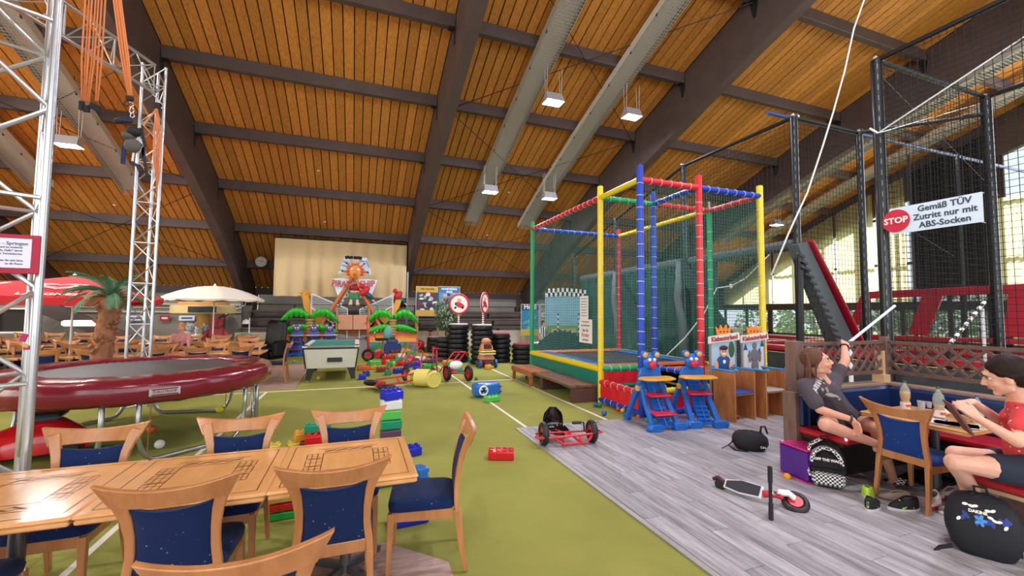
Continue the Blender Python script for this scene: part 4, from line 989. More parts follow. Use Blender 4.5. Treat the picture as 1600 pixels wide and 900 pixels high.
# ================================================================ blue step seats with bear heads
bplas = mat('blue_plastic', '#1763bd', .3, coat=.3); rplas = mat('red_seat', '#c9253f', .35, coat=.2); yplas = mat('yellow_plastic', '#e3a32c', .35, coat=.2); wplas = mat('white_plastic', '#e9ecee', .4)
def step_seat(label, steps=2):
    t = thing('step_seat', label, 'high chair', (0, 0, 0), 0, 'blue bear-headed step seats'); Vx = (1, 0, 0)
    for s in (-1, 1):
        B().sweep([(s*.17, .12, .70), (s*.19, -.04, .36), (s*.21, -.26, .07)], [(.075, .07)]*3, Vx).build('front_leg', bplas, t, smooth='auto', bevel=.012)
        B().sweep([(s*.19, .06, .72), (s*.22, .25, .36), (s*.235, .40, .06)], [(.07, .09), (.07, .08), (.07, .075)], Vx).build('rear_leg', bplas, t, smooth='auto', bevel=.012)
        B().sweep([(s*.29, -.31, .06), (s*.10, -.31, .06)], [(.11, .11)]*2, (0, 1, 0)).ball((s*.28, -.31, .06), .065, 12, 8).build('front_foot', bplas, t, smooth='auto', bevel=.012)
        B().cyl((s*.28, .40, .065), (s*.2, .40, .065), .065, 14).build('rear_foot', bplas, t, smooth='auto')
        B().rbox((s*.235, .10, .56), (.06, .07, .09), .015).build('hinge_cap', yplas, t, smooth='auto')
    b = B()
    for sy in (0, .02):
        b.sweep([(0, .12+sy, .68), (0, -.05+sy, .36), (0, -.28+sy, .05)], [(.20, .02)]*3, Vx)
    b.build('ladder_board', bplas, t)
    b = B()
    for k in range(11):
        u = k/10; y = .10-.38*u*(1.0 if u > .5 else .9); z = .64-.58*u; b.box((0, y-.02, z), (.19, .03, .018))
    b.cyl((0, .08, .66), (0, -.30, .08), .008, 6); b.build('ladder_rib', bplas, t)
    B().rbox((0, -.05, .49), (.36, .26, .03), .012, rot=rmat(x=.10)).build('seat', rplas, t, smooth='auto')
    if steps > 1: B().rbox((0, -.20, .24), (.38, .24, .03), .012, rot=rmat(x=.08)).build('footrest', rplas, t, smooth='auto')
    b = B(); P = []
    pts = [(-.30, -.02), (-.27, -.16), (-.12, -.23), (.12, -.23), (.27, -.16), (.30, -.02), (.24, .05), (-.24, .05)]
    b.prism(pts, .025, Matrix.Translation((0, 0, .715))); b.prism([(p[0]*.92, p[1]*.92) for p in pts], .012, Matrix.Translation((0, 0, .738))); b.build('tray', yplas, t, bevel=.006)
    B().prism([(-.2, .62), (.2, .62), (.205, .76), (.17, .86), (.08, .89), (-.08, .89), (-.17, .86), (-.205, .76)], .06, Matrix.Translation((0, .17, 0)) @ Matrix.Rotation(PI/2, 4, 'X')).build('backrest', bplas, t, bevel=.015)
    hd = B().ball((0, .12, .96), .125, 18, 12, (1, .45, .98)).build('head', bplas, t, smooth=True)
    for s in (-1, 1):
        B().cyl((s*.105, .085, 1.075), (s*.105, .15, 1.075), .062, 16).build('ear', bplas, hd, smooth='auto', bevel=.01); B().ball((s*.105, .082, 1.075), .043, 12, 8, (1, .35, 1)).build('inner_ear', yplas, hd, smooth=True)
        B().ball((s*.042, .06, 1.0), .028, 10, 7, (1, .6, 1)).build('eye', wplas, hd, smooth=True)
    B().ball((0, .045, .925), .062, 14, 9, (1, .7, 1)).build('nose', rplas, hd, smooth=True)
    return t
s0 = step_seat('blue bear-headed step seat with two red boards, left of the pair by the cage'); s0.location = (4.36, 5.42, 0.008); s0.rotation_euler = (0, 0, R(-5))
s1 = dup(s0, (5.10, 5.34, .008), R(-16), 'blue bear-headed step seat with one red board, right of the pair by the cage', 'blue bear-headed step seats')
for o in list(s1.children):
    if o.name.startswith('footrest'): bpy.data.objects.remove(o)
for px, y, lb in ((463, 17.9, 'left'), (490, 17.9, 'middle'), (515, 17.9, 'right')):
    p = at(px, 520, 'y', y); dup(s0, (p.x, y, .0), 0, f'blue bear-headed step seat in front of the painted beach board, {lb} of three', 'blue bear-headed step seats', scale=1.05)

# ================================================================ wooden high seats and standees
pine = wood('pine', '#c07f48', '#9c6034', 2.5, (5, 5, 1), .5, per=.08); blue_trim = mat('blue_trim', '#2f86c4', .5); blue_pad = mat('blue_pad', '#1d55b0', .3, coat=.2); grey_pad = mat('grey_pad', '#a5a3a3', .5)
def wood_seat(x, label, padm, rz=0, h=.80):
    t = thing('wooden_high_seat', label, 'high seat', (x, 5.28, .008), R(rz), 'wooden high seats by the cage')
    for s in (-1, 1):
        B().prism([(-.2, 0), (.2, 0), (.2, h), (-.2, h)], .025, Matrix.Translation((s*.24-.012, .05, 0)) @ Matrix(((0, 0, 1, 0), (1, 0, 0, 0), (0, 1, 0, 0), (0, 0, 0, 1)))).build('side_panel', pine, t, bevel=.004)
        B().rbox((s*.24, .05, h+.012), (.05, .44, .03), .008).build('top_trim', blue_trim, t); B().ball((s*.24, -.17, h+.03), .03, 10, 8).build('knob', blue_trim, t, smooth=True)
    B().box((0, .235, h*.55), (.46, .02, h*.75)).build('back_panel', pine, t); B().box((0, .05, .43), (.46, .36, .02)).build('seat_board', pine, t)
    B().rbox((0, .03, .46), (.44, .36, .04), .015).build('cushion', padm, t, smooth='auto'); B().box((0, .15, .22), (.46, .02, .4)).build('lower_panel', pine, t)
wood_seat(5.89, 'wooden high seat with a blue cushion right of the blue step seats', blue_pad, 6); wood_seat(6.58, 'wooden high seat with a grey cushion beside the yellow pole', grey_pad, 4, .78)
crown_m = mat('crown_orange', '#e58a2a', .5); banner_w = mat('banner_cream', '#ded6cc', .6); pict = mat('standee_sky', '#a9c3d6', .6); frame_b = mat('standee_frame', '#8f7f86', .6); rd = mat('letter_red', '#a8292c', .6)
def standee(x0, x1, label, kind):
    xc, y, w_ = (x0+x1)/2, 5.72, x1-x0
    t = thing('photo_standee', label, 'standee', (xc, y, .008), 0, 'photo standees by the cage')
    zb, zt_ = .66, 1.26
    B().box((0, 0, (zb+zt_)/2), (w_*.78, .02, zt_-zb)).build('picture_board', pict, t)
    for s in (-1, 1): B().cyl((s*w_*.41, 0, 0), (s*w_*.41, 0, zt_+.05), .022, 8).build('frame_post', frame_b, t)
    B().box((0, 0, zb), (w_*.84, .03, .04)).build('frame_rail', frame_b, t)
    M = Matrix.Translation((0, -.02, 1.30)) @ Matrix.Rotation(R(-5), 4, 'Y')
    bn = B().prism([(-w_*.52, -.06), (w_*.52, -.06), (w_*.50, .075), (-w_*.50, .065)], .02, M @ Matrix.Rotation(PI/2, 4, 'X')).build('name_banner', banner_w, t)
    tx = text('Klabauterland', .118, rd, t, (0, -.05, 1.305), (PI/2, R(5)*-1, 0), sx=.92, bold=.002)
    cr = [(-.16, 0), (.16, 0), (.2, .17), (.11, .09), (.07, .2), (0, .1), (-.07, .2), (-.11, .09), (-.2, .17)]
    B().prism([(a*.9, b_*.9) for a, b_ in cr], .02, Matrix.Translation((0, -.01, 1.36)) @ Matrix.Rotation(PI/2, 4, 'X')).build('crown', crown_m, t)
    b = B()
    for a in (-.08, 0, .08): b.ball((a, -.035, 1.42), .016, 8, 6)
    b.build('crown_stone', rd, t)
    def flatball(c, r, s, m, n='painted_figure'): B().ball(c, r, 14, 8, s).build(n, m, t, smooth=True)
    if kind == 0:  # painted sailor boy
        flatball((0, -.014, .87), .17, (1, .06, .8), mat('p_blue', '#1f4f8d', .6)); flatball((0, -.02, 1.05), .085, (1, .1, .95), mat('p_skin', '#e1a884', .6)); flatball((0, -.024, 1.13), .09, (1.1, .1, .5), mat('p_hat', '#4a1e22', .6)); flatball((.0, -.026, 1.03), .03, (1.6, .1, .5), whitish)
        for s in (-1, 1): flatball((s*.16, -.016, .84), .055, (1, .1, 1.4), mat('p_skin', '')); flatball((s*.07, -.018, .72), .06, (1, .1, 1), mat('p_navy', '#1b2648', .6)); flatball((s*.03, -.034, 1.07), .012, (1, .4, 1), plush_k)
        flatball((0, -.03, .89), .035, (1, .1, 1), whitish); B().box((0, -.012, .75), (w_*.76, .004, .16)).build('painted_sea', mat('p_sea', '#2d86b8', .6), t); B().ball((.19, -.013, 1.1), .07, 10, 8, (1, .1, 2)).build('painted_tree', mat('p_green', '#355a3a', .6), t, smooth=True)
    else:  # castle with a grey statue figure
        b = B()
        for a, hh in ((-.2, .42), (-.1, .3), (.14, .34), (.21, .48)): b.box((a, -.012, zb+hh/2), (.07, .006, hh))
        b.build('painted_castle', mat('p_stone', '#cfc9c0', .6), t)
        b = B()
        for a, hh in ((-.2, .42), (-.1, .3), (.14, .34), (.21, .48)): b.prism([(-.05, 0), (.05, 0), (0, .12)], .006, Matrix.Translation((a, -.012, zb+hh)) @ Matrix.Rotation(PI/2, 4, 'X'))
        b.build('painted_roof', mat('p_roof', '#27498a', .6), t)
        g = mat('p_grey', '#6b6870', .6); flatball((.02, -.02, .98), .10, (1, .1, 1.3), g); flatball((.02, -.022, 1.16), .05, (1, .15, 1.2), g); flatball((.02, -.02, .80), .09, (1, .1, 1.1), g)
        for s in (-1, 1): flatball((.02+s*.12, -.02, .95), .035, (1, .15, 2.8), g); flatball((.02+s*.04, -.02, .72), .03, (1, .2, 2.5), mat('p_grey2', '#55525a', .6))
standee(5.72, 6.42, 'painted standee with orange crown showing a sailor boy, left of the two', 0); standee(6.46, 7.12, 'painted standee with orange crown showing a grey knight before a castle', 1)
# ================================================================ curtain, clock, swinging boat ride
def cloth(px0, px1, py0, py1, y, m, name, label, cat, folds=30, amp=.09):
    a, c = at(px0, py0, 'y', y), at(px1, py1, 'y', y); P = []
    for j in range(13):
        z = a.z+(c.z-a.z)*j/12; P.append([(a.x+(c.x-a.x)*i/90, y+amp*(.3+j/12)*(math.sin(i*.62+.5*math.sin(i*.23))*.6+math.sin(i*.19+2)*.5), z) for i in range(91)])
    o = B().grid(P).build(name, m, smooth=True); props(o, label, cat); return o
cream = mat('cream_sheet', '#d9c194', .9, bump=(2, .3))
sh = cloth(430, 634, 371, 466, 20.0, cream, 'backdrop_cloth', 'large cream cloth hung under the roof behind the swinging boat ride', 'cloth')
a, c = at(430, 371, 'y', 19.98), at(634, 379, 'y', 19.98); B().cyl((a.x, 19.98, a.z+.02), (c.x, 19.98, a.z+.02), .03, 8).build('hanging_rod', steel_dark, sh)
for x_ in (a.x+.2, c.x-.2): B().cyl((x_, 19.98, a.z), (x_, 20.05, 5.05), .02, 6).build('hanging_rod', steel_dark, sh)
ck = at(408, 409, 'y', 21.9); t = thing('wall_clock', 'round white clock on the dark purlin left of the cream cloth', 'clock', (ck.x, 21.9, ck.z))
B().cyl((0, .0, 0), (0, .06, 0), .26, 28).build('rim', steel_dark, t, smooth='auto'); B().cyl((0, -.005, 0), (0, 0, 0), .235, 28).build('dial', mat('dial', '#d9d4c6', .5), t)
for k in range(12): a_ = k*PI/6; B().box((.195*math.sin(a_), -.008, .195*math.cos(a_)), (.016, .004, .045), rot=rmat(y=a_)).build('hour_mark', ink_d, t)
B().sweep([(0, -.012, 0), (.10, -.012, .06)], (.006, .018), (0, 1, 0)).sweep([(0, -.014, 0), (-.16, -.014, .06)], (.006, .012), (0, 1, 0)).build('hand', blackp, t); B().cyl((0, .06, 0), (0, .25, 0), .03, 6).build('bracket', steel_dark, t)

RY = 19.0
ride = thing('boat_ride', 'swinging boat ride with A-frame, name flags and netted bow and stern', 'ride', (-.15, RY, 0)); RO = Vector((-.15, RY, 0))
def rp_(px, py, dy=0): return at(px, py, 'y', RY+dy)-RO
orange_tube = mat('ride_orange', '#c77242', .5); gold = mat('boat_gold', '#d99a2b', .45, var=(2, .15)); sail = mat('sail', '#d5e4ee', .6, var=(3, .05)); sail_blue = mat('sail_blue', '#6fa9d8', .6)
for px0, py0, px1, py1 in ((553, 432, 503, 507), (553, 432, 593, 510)):
    d = rp_(px1, py1)-rp_(px0, py0); top = rp_(px0, py0)
    for dy in (-.55, .55): B().cyl(top+Vector((0, dy, 0)), Vector((top.x+d.x*(top.z/-d.z), dy, 0)), .075, 10).build('a_frame_leg', orange_tube, ride, smooth='auto')
    b = B()
    for k in range(3, 15): q = top+d*(k/14)*1.0; n = Vector((-d.z, 0, d.x)).normalized()*(.19 if px1 < 553 else -.19); b.ball(q+n+Vector((0, -.6, 0)), .035, 8, 6)
    b.build('lamp_bulb', mat('bulb_green', '#3c5a34', .4), ride, smooth=True)
B().cyl(rp_(553, 430, -.7), rp_(553, 430, .7), .1, 14).build('axle', orange_tube, ride, smooth='auto')
w2 = mat('ride_white', '#dfe3e6', .4)
for px1 in (532, 575): B().sweep([rp_(553, 438, -.25), rp_(px1, 476, -.25)], (.03, .09), (0, 1, 0)).build('swing_arm', w2, ride)
# sun face at the hub
fc = rp_(555, 425, -.8); fo = mat('sun_face', '#e2933c', .5); face = B().ball(fc, .23, 20, 14, (1, .5, 1.2)).build('sun_face', fo, ride, smooth=True)
b = B()
for k in range(11):
    a_ = R(-20+22*k); d = Vector((math.cos(a_), 0, math.sin(a_))); b.cyl(fc+d*.19+Vector((0, .05, 0)), fc+d*(.47 if k % 2 else .37)+Vector((0, .05, 0)), .09, 8, .012)
b.build('sun_ray', mat('sun_ray', '#d25a28', .5), face, smooth='auto')
b = B()
for k in range(1, 11, 2): a_ = R(-20+22*k); b.ball(fc+Vector((math.cos(a_), .05, math.sin(a_)))*.49, .035, 8, 6)
b.build('tip_lamp', plush_k, face)
for s in (-1, 1): o = B().ball(fc+Vector((s*.12, -.12, .09)), .065, 10, 8, (1, .5, .8)).build('eye', whitish, face, smooth=True); B().ball(fc+Vector((s*.11, -.16, .085)), .022, 8, 6).build('pupil', mat('iris', '#345a78', .4), face)
B().ball(fc+Vector((0, -.16, -.03)), .045, 8, 6, (.8, 1, 1.6)).build('nose', fo, face, smooth=True); B().torus(fc+Vector((0, -.13, -.15)), .06, .012, 12, 5, (0, 1, 0)).build('mouth', rd, face)
B().ball(fc+Vector((0, -.02, .42)), .16, 12, 8, (1.2, .5, .7)).build('figurehead', mat('fig_skin', '#dba58c', .5), ride, smooth=True); b = B()
for dx in (-.32, -.18, .0, .16): b.rbox(fc+Vector((dx, -.03, .58)), (.17, .08, .12), .02, rot=rmat(y=dx))
b.build('black_cap', plush_k, ride)
# top sail and the two name flags
def plate(pts, dy, m, name, th=.04): return B().prism([(rp_(*p, dy).x, rp_(*p, dy).z) for p in pts], th, Matrix.Translation((0, dy+th, 0)) @ Matrix.Rotation(PI/2, 4, 'X')).build(name, m, ride)
plate([(528, 427), (538, 402), (573, 403), (581, 429), (555, 426)], -.55, sail, 'top_sail'); b = B()
for p, q in (((530, 421), (541, 424)), ((536, 408), (545, 412)), ((572, 407), (577, 418)), ((566, 422), (577, 427)), ((534, 414), (543, 417)), ((560, 406), (570, 409))): b.sweep([rp_(*p, -.565), rp_(*q, -.565)], (.012, .05), (0, 1, 0))
b.build('sail_stripe', sail_blue, ride)
f1 = plate([(519, 436), (533, 434), (552, 437), (548, 445), (530, 463), (527, 461)], -.55, sail, 'name_flag'); f2 = plate([(556, 437), (575, 436), (590, 438), (580, 463), (566, 452)], -.55, sail, 'name_flag')
tz = mat('ride_red', '#b51f33', .5)
p = rp_(533, 444, -.66); text('PIRATE', .36, tz, ride, p+Vector((.07, 0, 0)), (PI/2, R(4), 0), sx=.75, bold=.008); p = rp_(575, 444, -.66); text('SHIP', .38, tz, ride, p+Vector((-.02, 0, 0)), (PI/2, R(-4), 0), sx=.8, bold=.008)
# pirate doll hanging in the middle and parrot
q = rp_(554, 450, -.5); B().ball(q, .22, 14, 10, (1, .8, .8)).build('doll_vest', mat('vest_red', '#8f1a24', .6), ride, smooth=True); B().ball(q-Vector((0, 0, .16)), .19, 14, 9, (1.1, .8, .5)).build('doll_belly', mat('fig_skin', ''), ride, smooth=True)
b = B()
for s in (-1, 1): b.rbox(q+Vector((s*.11, 0, -.34)), (.2, .2, .26), .03)
b.build('doll_trousers', mat('doll_green', '#1d8a52', .6), ride); b = B()
for s in (-1, 1): b.tube([q+Vector((s*.12, 0, -.42)), q+Vector((s*.13, 0, -.6)), q+Vector((s*.14, -.12, -.68))], .07, 8, rs=[.06, .06, .08])
for s in (-1, 1): b.tube([q+Vector((s*.18, 0, .05)), q+Vector((s*.3, 0, .0)), q+Vector((s*.3, 0, .2))], .05, 8)
b.build('doll_limb', mat('doll_skin', '#e6c2ae', .6), ride, smooth=True)
def parrot(c, s=1):
    o = B().ball(c, .17*s, 12, 8, (.8, .8, 1.4), rot=rmat(y=.7)).build('parrot', mat('parrot_red', '#c4262e', .5), ride, smooth=True); B().ball(c+Vector((-.12*s, 0, .2*s)), .1*s, 10, 8).build('head', mat('parrot_red', ''), o, smooth=True)
    B().ball(c+Vector((.14*s, -.02, -.16*s)), .15*s, 10, 8, (.7, .7, 1.5), rot=rmat(y=-.9)).build('wing', mat('parrot_teal', '#22504e', .5), o, smooth=True); B().cyl(c+Vector((-.2*s, 0, .2*s)), c+Vector((-.27*s, 0, .14*s)), .04*s, 8, .005).build('beak', yplas, o); B().cyl(c+Vector((.2*s, 0, -.25*s)), c+Vector((.38*s, 0, -.4*s)), .05*s, 6, .01).build('tail', whitish, o)
parrot(rp_(570, 455, -.6), 1.1); parrot(rp_(622, 462, -.3), 1)
# hull: crescent boat, gold, with netted guards
def hull_half(pts_out, pts_in):
    b = B(); n = len(pts_out); vs = []
    for o_, i_ in zip(pts_out, pts_in):
        for dy in (-.45, .45): vs += [rp_(*o_, dy), rp_(*i_, dy)]
    vs2 = [Vector((v.x, v.y*(1), v.z)) for v in vs]
    b.add(vs2, [f for k in range(n-1) for f in ((k*4, k*4+4, k*4+5, k*4+1), (k*4+2, k*4+3, k*4+7, k*4+6), (k*4, k*4+2, k*4+6, k*4+4), (k*4+1, k*4+5, k*4+7, k*4+3))]); return b
hull_half([(472, 462), (474, 478), (480, 492), (494, 508), (520, 520)], [(482, 462), (485, 472), (494, 484), (510, 497), (530, 508)]).build('hull', gold, ride); hull_half([(628, 468), (624, 480), (616, 492), (600, 508), (575, 520)], [(619, 468), (615, 476), (606, 486), (590, 497), (572, 508)]).build('hull', gold, ride)
hull_half([(500, 506), (520, 520), (555, 526), (590, 519), (600, 506)], [(510, 496), (530, 508), (555, 511), (580, 508), (590, 496)]).build('hull', mat('hull_brown', '#8e5a2f', .6), ride)
c0 = rp_(477, 462); b = B()
for k in range(7): a_ = R(30*k); b.cyl(c0+Vector((.1*math.cos(a_), -.1, .1*math.sin(a_))), c0+Vector((.26*math.cos(a_), -.1, .26*math.sin(a_))), .04, 6, .02)
b.build('stern_spike', gold, ride); B().ball(c0, .17, 12, 8).build('stern_head', gold, ride, smooth=True)
for pts in (((487, 459), (543, 483), (543, 492), (520, 505), (486, 481)), ((614, 461), (562, 484), (562, 496), (590, 492), (614, 478))):
    P = [rp_(*p, -.5) for p in pts]; B().tube(P, .03, 6, closed=True).build('guard_frame', w2, ride)
    b = B(); xs = [p.x for p in P]; x0, x1 = min(xs), max(xs); n = 26
    for k in range(1, n):
        x = x0+(x1-x0)*k/n; zs = []
        for a_, c_ in zip(P, P[1:]+P[:1]):
            if (a_.x-x)*(c_.x-x) < 0: u = (x-a_.x)/(c_.x-a_.x); zs.append(a_.z+(c_.z-a_.z)*u)
        if len(zs) >= 2: b.cyl((x, -.5, min(zs)), (x, -.5, max(zs)), .006, 3, cap=False)
    zz0, zz1 = min(p.z for p in P), max(p.z for p in P)
    for k in range(1, 12):
        z = zz0+(zz1-zz0)*k/12; xx = []
        for a_, c_ in zip(P, P[1:]+P[:1]):
            if (a_.z-z)*(c_.z-z) < 0: u = (z-a_.z)/(c_.z-a_.z); xx.append(a_.x+(c_.x-a_.x)*u)
        if len(xx) >= 2: b.cyl((min(xx), -.5, z), (max(xx), -.5, z), .006, 3, cap=False)
    b.build('guard_mesh', w2, ride, kind='stuff')
    for p in P[::2]: B().cyl((p.x, -.5, .3), p, .02, 6).build('guard_post', w2, ride)
B().box((0, 0, .15), (5.2, 1.2, .3)).build('base', mat('ride_base', '#4b3a34', .7), ride)
# the painted beach boards with green palm leaves
leafg = mat('leaf_green', '#2fb32a', .35, coat=.2); leafd = mat('leaf_dark', '#1c6a26', .4); tr_m = mat('painted_trunk', '#cf9464', .5)
def painted(name='painted_beach'):
    m = bpy.data.materials.new(name); m.use_nodes = True; nt = m.node_tree; b = nt.nodes['Principled BSDF']; b.inputs['Roughness'].default_value = .4
    tc = nt.nodes.new('ShaderNodeTexCoord'); sp = nt.nodes.new('ShaderNodeSeparateXYZ'); nt.links.new(tc.outputs['Generated'], sp.inputs[0]); cr = nt.nodes.new('ShaderNodeValToRGB'); nt.links.new(sp.outputs[2], cr.inputs[0])
    els = cr.color_ramp.elements; els[0].position = 0; els[0].color = (*lin('#1f6fae'), 1); els[1].position = 1; els[1].color = (*lin('#d5421d'), 1)
    for p_, c_ in ((.25, '#3d98cf'), (.5, '#2f86c2'), (.52, '#f0b43a'), (.7, '#f09a3a'), (.85, '#e56a2b')): e = els.new(p_); e.color = (*lin(c_), 1)
    nt.links.new(cr.outputs[0], b.inputs['Base Color']); return m
beach = painted(); sand = mat('painted_sand', '#d8b06a', .5, var=(4, .2)); grassp = mat('painted_grass', '#4c8a34', .5)
def ground(x): return x
def beach_board(px0, px1, pxt, label, trunk_figure=False):
    a, c = at(px0, 548, 'y', 18.4), at(px1, 548, 'y', 18.4); zt_ = at(px0, 519, 'y', 18.4).z; t = thing('beach_board', label, 'ride fence', ((a.x+c.x)/2, 18.4, 0)); w_ = c.x-a.x; xt = at(pxt, 520, 'y', 18.4).x-(a.x+c.x)/2
    B().box((0, 0, zt_/2), (w_, .06, zt_)).build('painted_panel', beach, t)
    Mx = Matrix.Translation((0, -.03, 0)) @ Matrix.Rotation(PI/2, 4, 'X')
    B().prism([(-w_*.42, .02), (w_*.46, .02), (w_*.30, .16), (xt+.3, .40), (xt, .46), (xt-.3, .38), (-w_*.28, .18)], .012, Mx).build('painted_dune', sand, t); b = B()
    for s in (-1, 1): b.prism([(xt+s*.35, .18), (xt+s*.75, .14), (xt+s*.95, .22), (xt+s*.5, .42)][::s], .02, Mx)
    b.build('painted_grass', grassp, t)
    for s in (-1, 1): B().box((s*(w_/2+.03), 0, .75), (.07, .1, 1.5)).build('side_post', mat('post_tan', '#b87748', .6), t)
    b = B()
    for k in range(6): z = zt_*.75+.12*k; b.lathe([(.10, 0), (.17, .10), (.13, .13)], 10, (xt, -.1, z))
    b.build('palm_trunk', tr_m, t, smooth='auto')
    zc = zt_*.75+.75
    # two tiers of arched leaves with scalloped lower rims
    for tier, (L, rise, z0, dep) in enumerate(((1.06, .42, zc+.07, .42), (1.02, .10, zc-.28, .36))):
        for s in (-1, 1):
            b = B(); n = 26; top = []; bot = []
            for i in range(n+1):
                u = i/n; x = xt+s*(.04+L*u); z = z0+rise*math.sin(PI*min(1, u*1.02)*.78+.25)*1.05-(.42 if tier == 0 else .3)*u*u; sc_ = abs(math.sin(u*PI*6)); top.append((x, z)); bot.append((x, z-dep*(.55+.35*sc_)*math.sin(PI*min(1, u*.86+.14))**.6))
            rowsP = []
            for k, f_ in enumerate((0, .25, .6, 1)):
                yo = [-.16, -.24, -.22, -.12][k]; rowsP.append([(tp[0], yo-.02*math.cos(i*PI/2.2), tp[1]+(bt[1]-tp[1])*f_) for i, (tp, bt) in enumerate(zip(top, bot))])
            b.grid(rowsP).grid([[(p[0], p[1]+.06, p[2]) for p in r][::-1] for r in rowsP]); b.build('palm_leaf', leafg, t, smooth=True)
    B().ball((xt, -.12, zc-.12), .16, 12, 8, (1.2, .6, .9)).build('leaf_base', leafd, t, smooth=True)
    return t, xt, w_
tL, xt, w_ = beach_board(443, 523, 484, 'painted beach board with green palm leaves, left of the boat ride ramp')
tR, xt, w_ = beach_board(577, 650, 613, 'painted beach board with green palm leaves, right of the boat ride ramp')
B().ball((xt-.0, -.1, .62), .12, 10, 8, (1, .5, 1.1)).ball((xt, -.1, .45), .15, 10, 8, (1.6, .4, .9)).build('painted_figure', mat('fig_blue', '#3a4a66', .5), tR, smooth=True); t = thing('blue_step_box', 'plain dark blue step box before the right beach board', 'box', (tR.location.x+xt, 18.05, 0)); B().rbox((0, 0, .19), (.66, .4, .38), .02).build('body', mat('navy_box', '#1c3570', .5), t)
# entrance ramp and tan gate
a, c = at(528, 490, 'y', 18.3), at(575, 490, 'y', 18.3); t = thing('entrance_gate', 'tan panelled gate above a metal ramp between the two beach boards', 'gate', ((a.x+c.x)/2, 18.3, 0)); w_ = c.x-a.x; zt_, zm = at(550, 492, 'y', 18.3).z, at(550, 515, 'y', 18.3).z
tanp = mat('gate_tan', '#c98f70', .6)
for s in (-1, 1): B().rbox((s*w_/4, 0, (zt_+zm)/2), (w_/2-.02, .04, zt_-zm), .01).build('gate_panel', tanp, t); B().box((s*(w_/2+.04), 0, (zt_+.3)/2), (.07, .07, zt_+.3)).build('gate_post', mat('post_tan', ''), t)
P = [(-w_/2, -.6, .05), (w_/2, -.6, .05), (w_/2, .2, zm-.35), (-w_/2, .2, zm-.35)]; B().add(P+[(p[0], p[1], p[2]-.05) for p in P], [(0, 1, 2, 3), (7, 6, 5, 4), (0, 4, 5, 1), (1, 5, 6, 2), (2, 6, 7, 3), (3, 7, 4, 0)]).build('ramp_plate', mat('chequer_plate', '#9d9a9c', .35, .5, bump=(60, .8)), t)
B().box((0, .3, zm-.25), (w_, .03, .3)).build('kick_plate', mat('chequer_plate', ''), t)
# ride-side stool with teal bag
t = thing('child_seat', 'small swivel seat with a teal hood standing before the right beach board', 'seat', (at(598, 545, 'y', 17.4).x, 17.4, 0))
B().lathe([(.25, 0), (.22, .04), (.03, .07), (.03, .55)], 14).build('stand', chrome, t, smooth='auto'); B().rbox((-.05, 0, .6), (.5, .35, .1), .04).build('seat', blackp, t, smooth='auto'); B().ball((.18, .02, .85), .22, 14, 10, (.8, .5, 1.25), rot=rmat(y=.2)).build('hood', mat('teal_hood', '#5f9c98', .5), t, smooth=True)
B().tube([(-.28, -.05, .6), (-.32, -.05, .9), (-.2, -.05, .95)], .02, 6).build('armrest', chrome, t, smooth=True)

# ================================================================ pool table
px = -.565; t = thing('pool_table', 'white pool table with green cloth and tapered black legs', 'pool table', (px, 12.2, .0))
pw_ = mat('pool_white', '#cfd0c6', .4); baize = mat('baize', '#1f7f6b', .95); alu_t = mat('pool_trim', '#8f8b86', .4, .6)
W2, D2 = .62, 1.12
B().add([(-W2, -D2+.02, .80), (W2, -D2+.02, .80), (W2, D2, .80), (-W2, D2, .80), (-W2+.06, -D2+.14, .33), (W2-.06, -D2+.14, .33), (W2-.06, D2-.12, .33), (-W2+.06, D2-.12, .33)], [(0, 1, 2, 3), (7, 6, 5, 4), (0, 4, 5, 1), (1, 5, 6, 2), (2, 6, 7, 3), (3, 7, 4, 0)]).build('cabinet', pw_, t, bevel=.01)
for s in (-1, 1): B().sweep([(s*(W2-.005), -D2+.015, .8), (s*(W2-.06), -D2+.135, .33)], (.03, .03), (1, 0, 0)).build('corner_trim', blackp, t)
B().box((0, 0, .83), (2*W2+.02, 2*D2, .03)).build('table_bed', blackp, t); B().box((0, 0, .85), (2*W2-.2, 2*D2-.2, .02)).build('cloth', baize, t)
for s in (-1, 1): B().rbox((s*(W2-.04), 0, .865), (.11, 2*D2+.04, .05), .01).build('rail', mat('rail_white', '#d9d8d2', .3), t); B().rbox((0, s*(D2-.04), .862), (2*W2-.05, .11, .05), .01).build('rail', alu_t, t)
for s in (-1, 1):
    for q in (-1, 1): B().torus((s*(W2-.04), q*(D2-.04), .89), .05, .015, 16, 6).build('pocket', blackp, t, smooth=True)
    for q in (-1, 1):
        B().add([(s*.36, q*.86-.07, .34), (s*.54, q*.86-.07, .34), (s*.54, q*.86+.07, .34), (s*.36, q*.86+.07, .34), (s*.46, q*.9-.05, .05), (s*.56, q*.9-.05, .05), (s*.56, q*.9+.05, .05), (s*.46, q*.9+.05, .05)], [(0, 1, 2, 3), (7, 6, 5, 4), (0, 4, 5, 1), (1, 5, 6, 2), (2, 6, 7, 3), (3, 7, 4, 0)]).build('leg', blackp, t); B().cyl((s*.51, q*.9, 0), (s*.51, q*.9, .05), .05, 12).build('foot', chrome, t, smooth='auto')
B().rbox((.08, -D2+.075, .56), (.34, .02, .15), .03, rot=rmat(x=-.25)).build('ball_return', blackp, t)
for px_, py_, col, lb in ((498, 594, '#d8a03c', 'amber ball on the carpet before the pool table'), (459, 567, '#8a93a8', 'small grey ball on the carpet left of the pool table'), (552, 585, '#c98a2e', 'ochre ball by the right front leg of the pool table'), (541, 582, '#c8a44a', 'mustard ball under the pool table')): ballo(px_, py_, .05, col, lb)

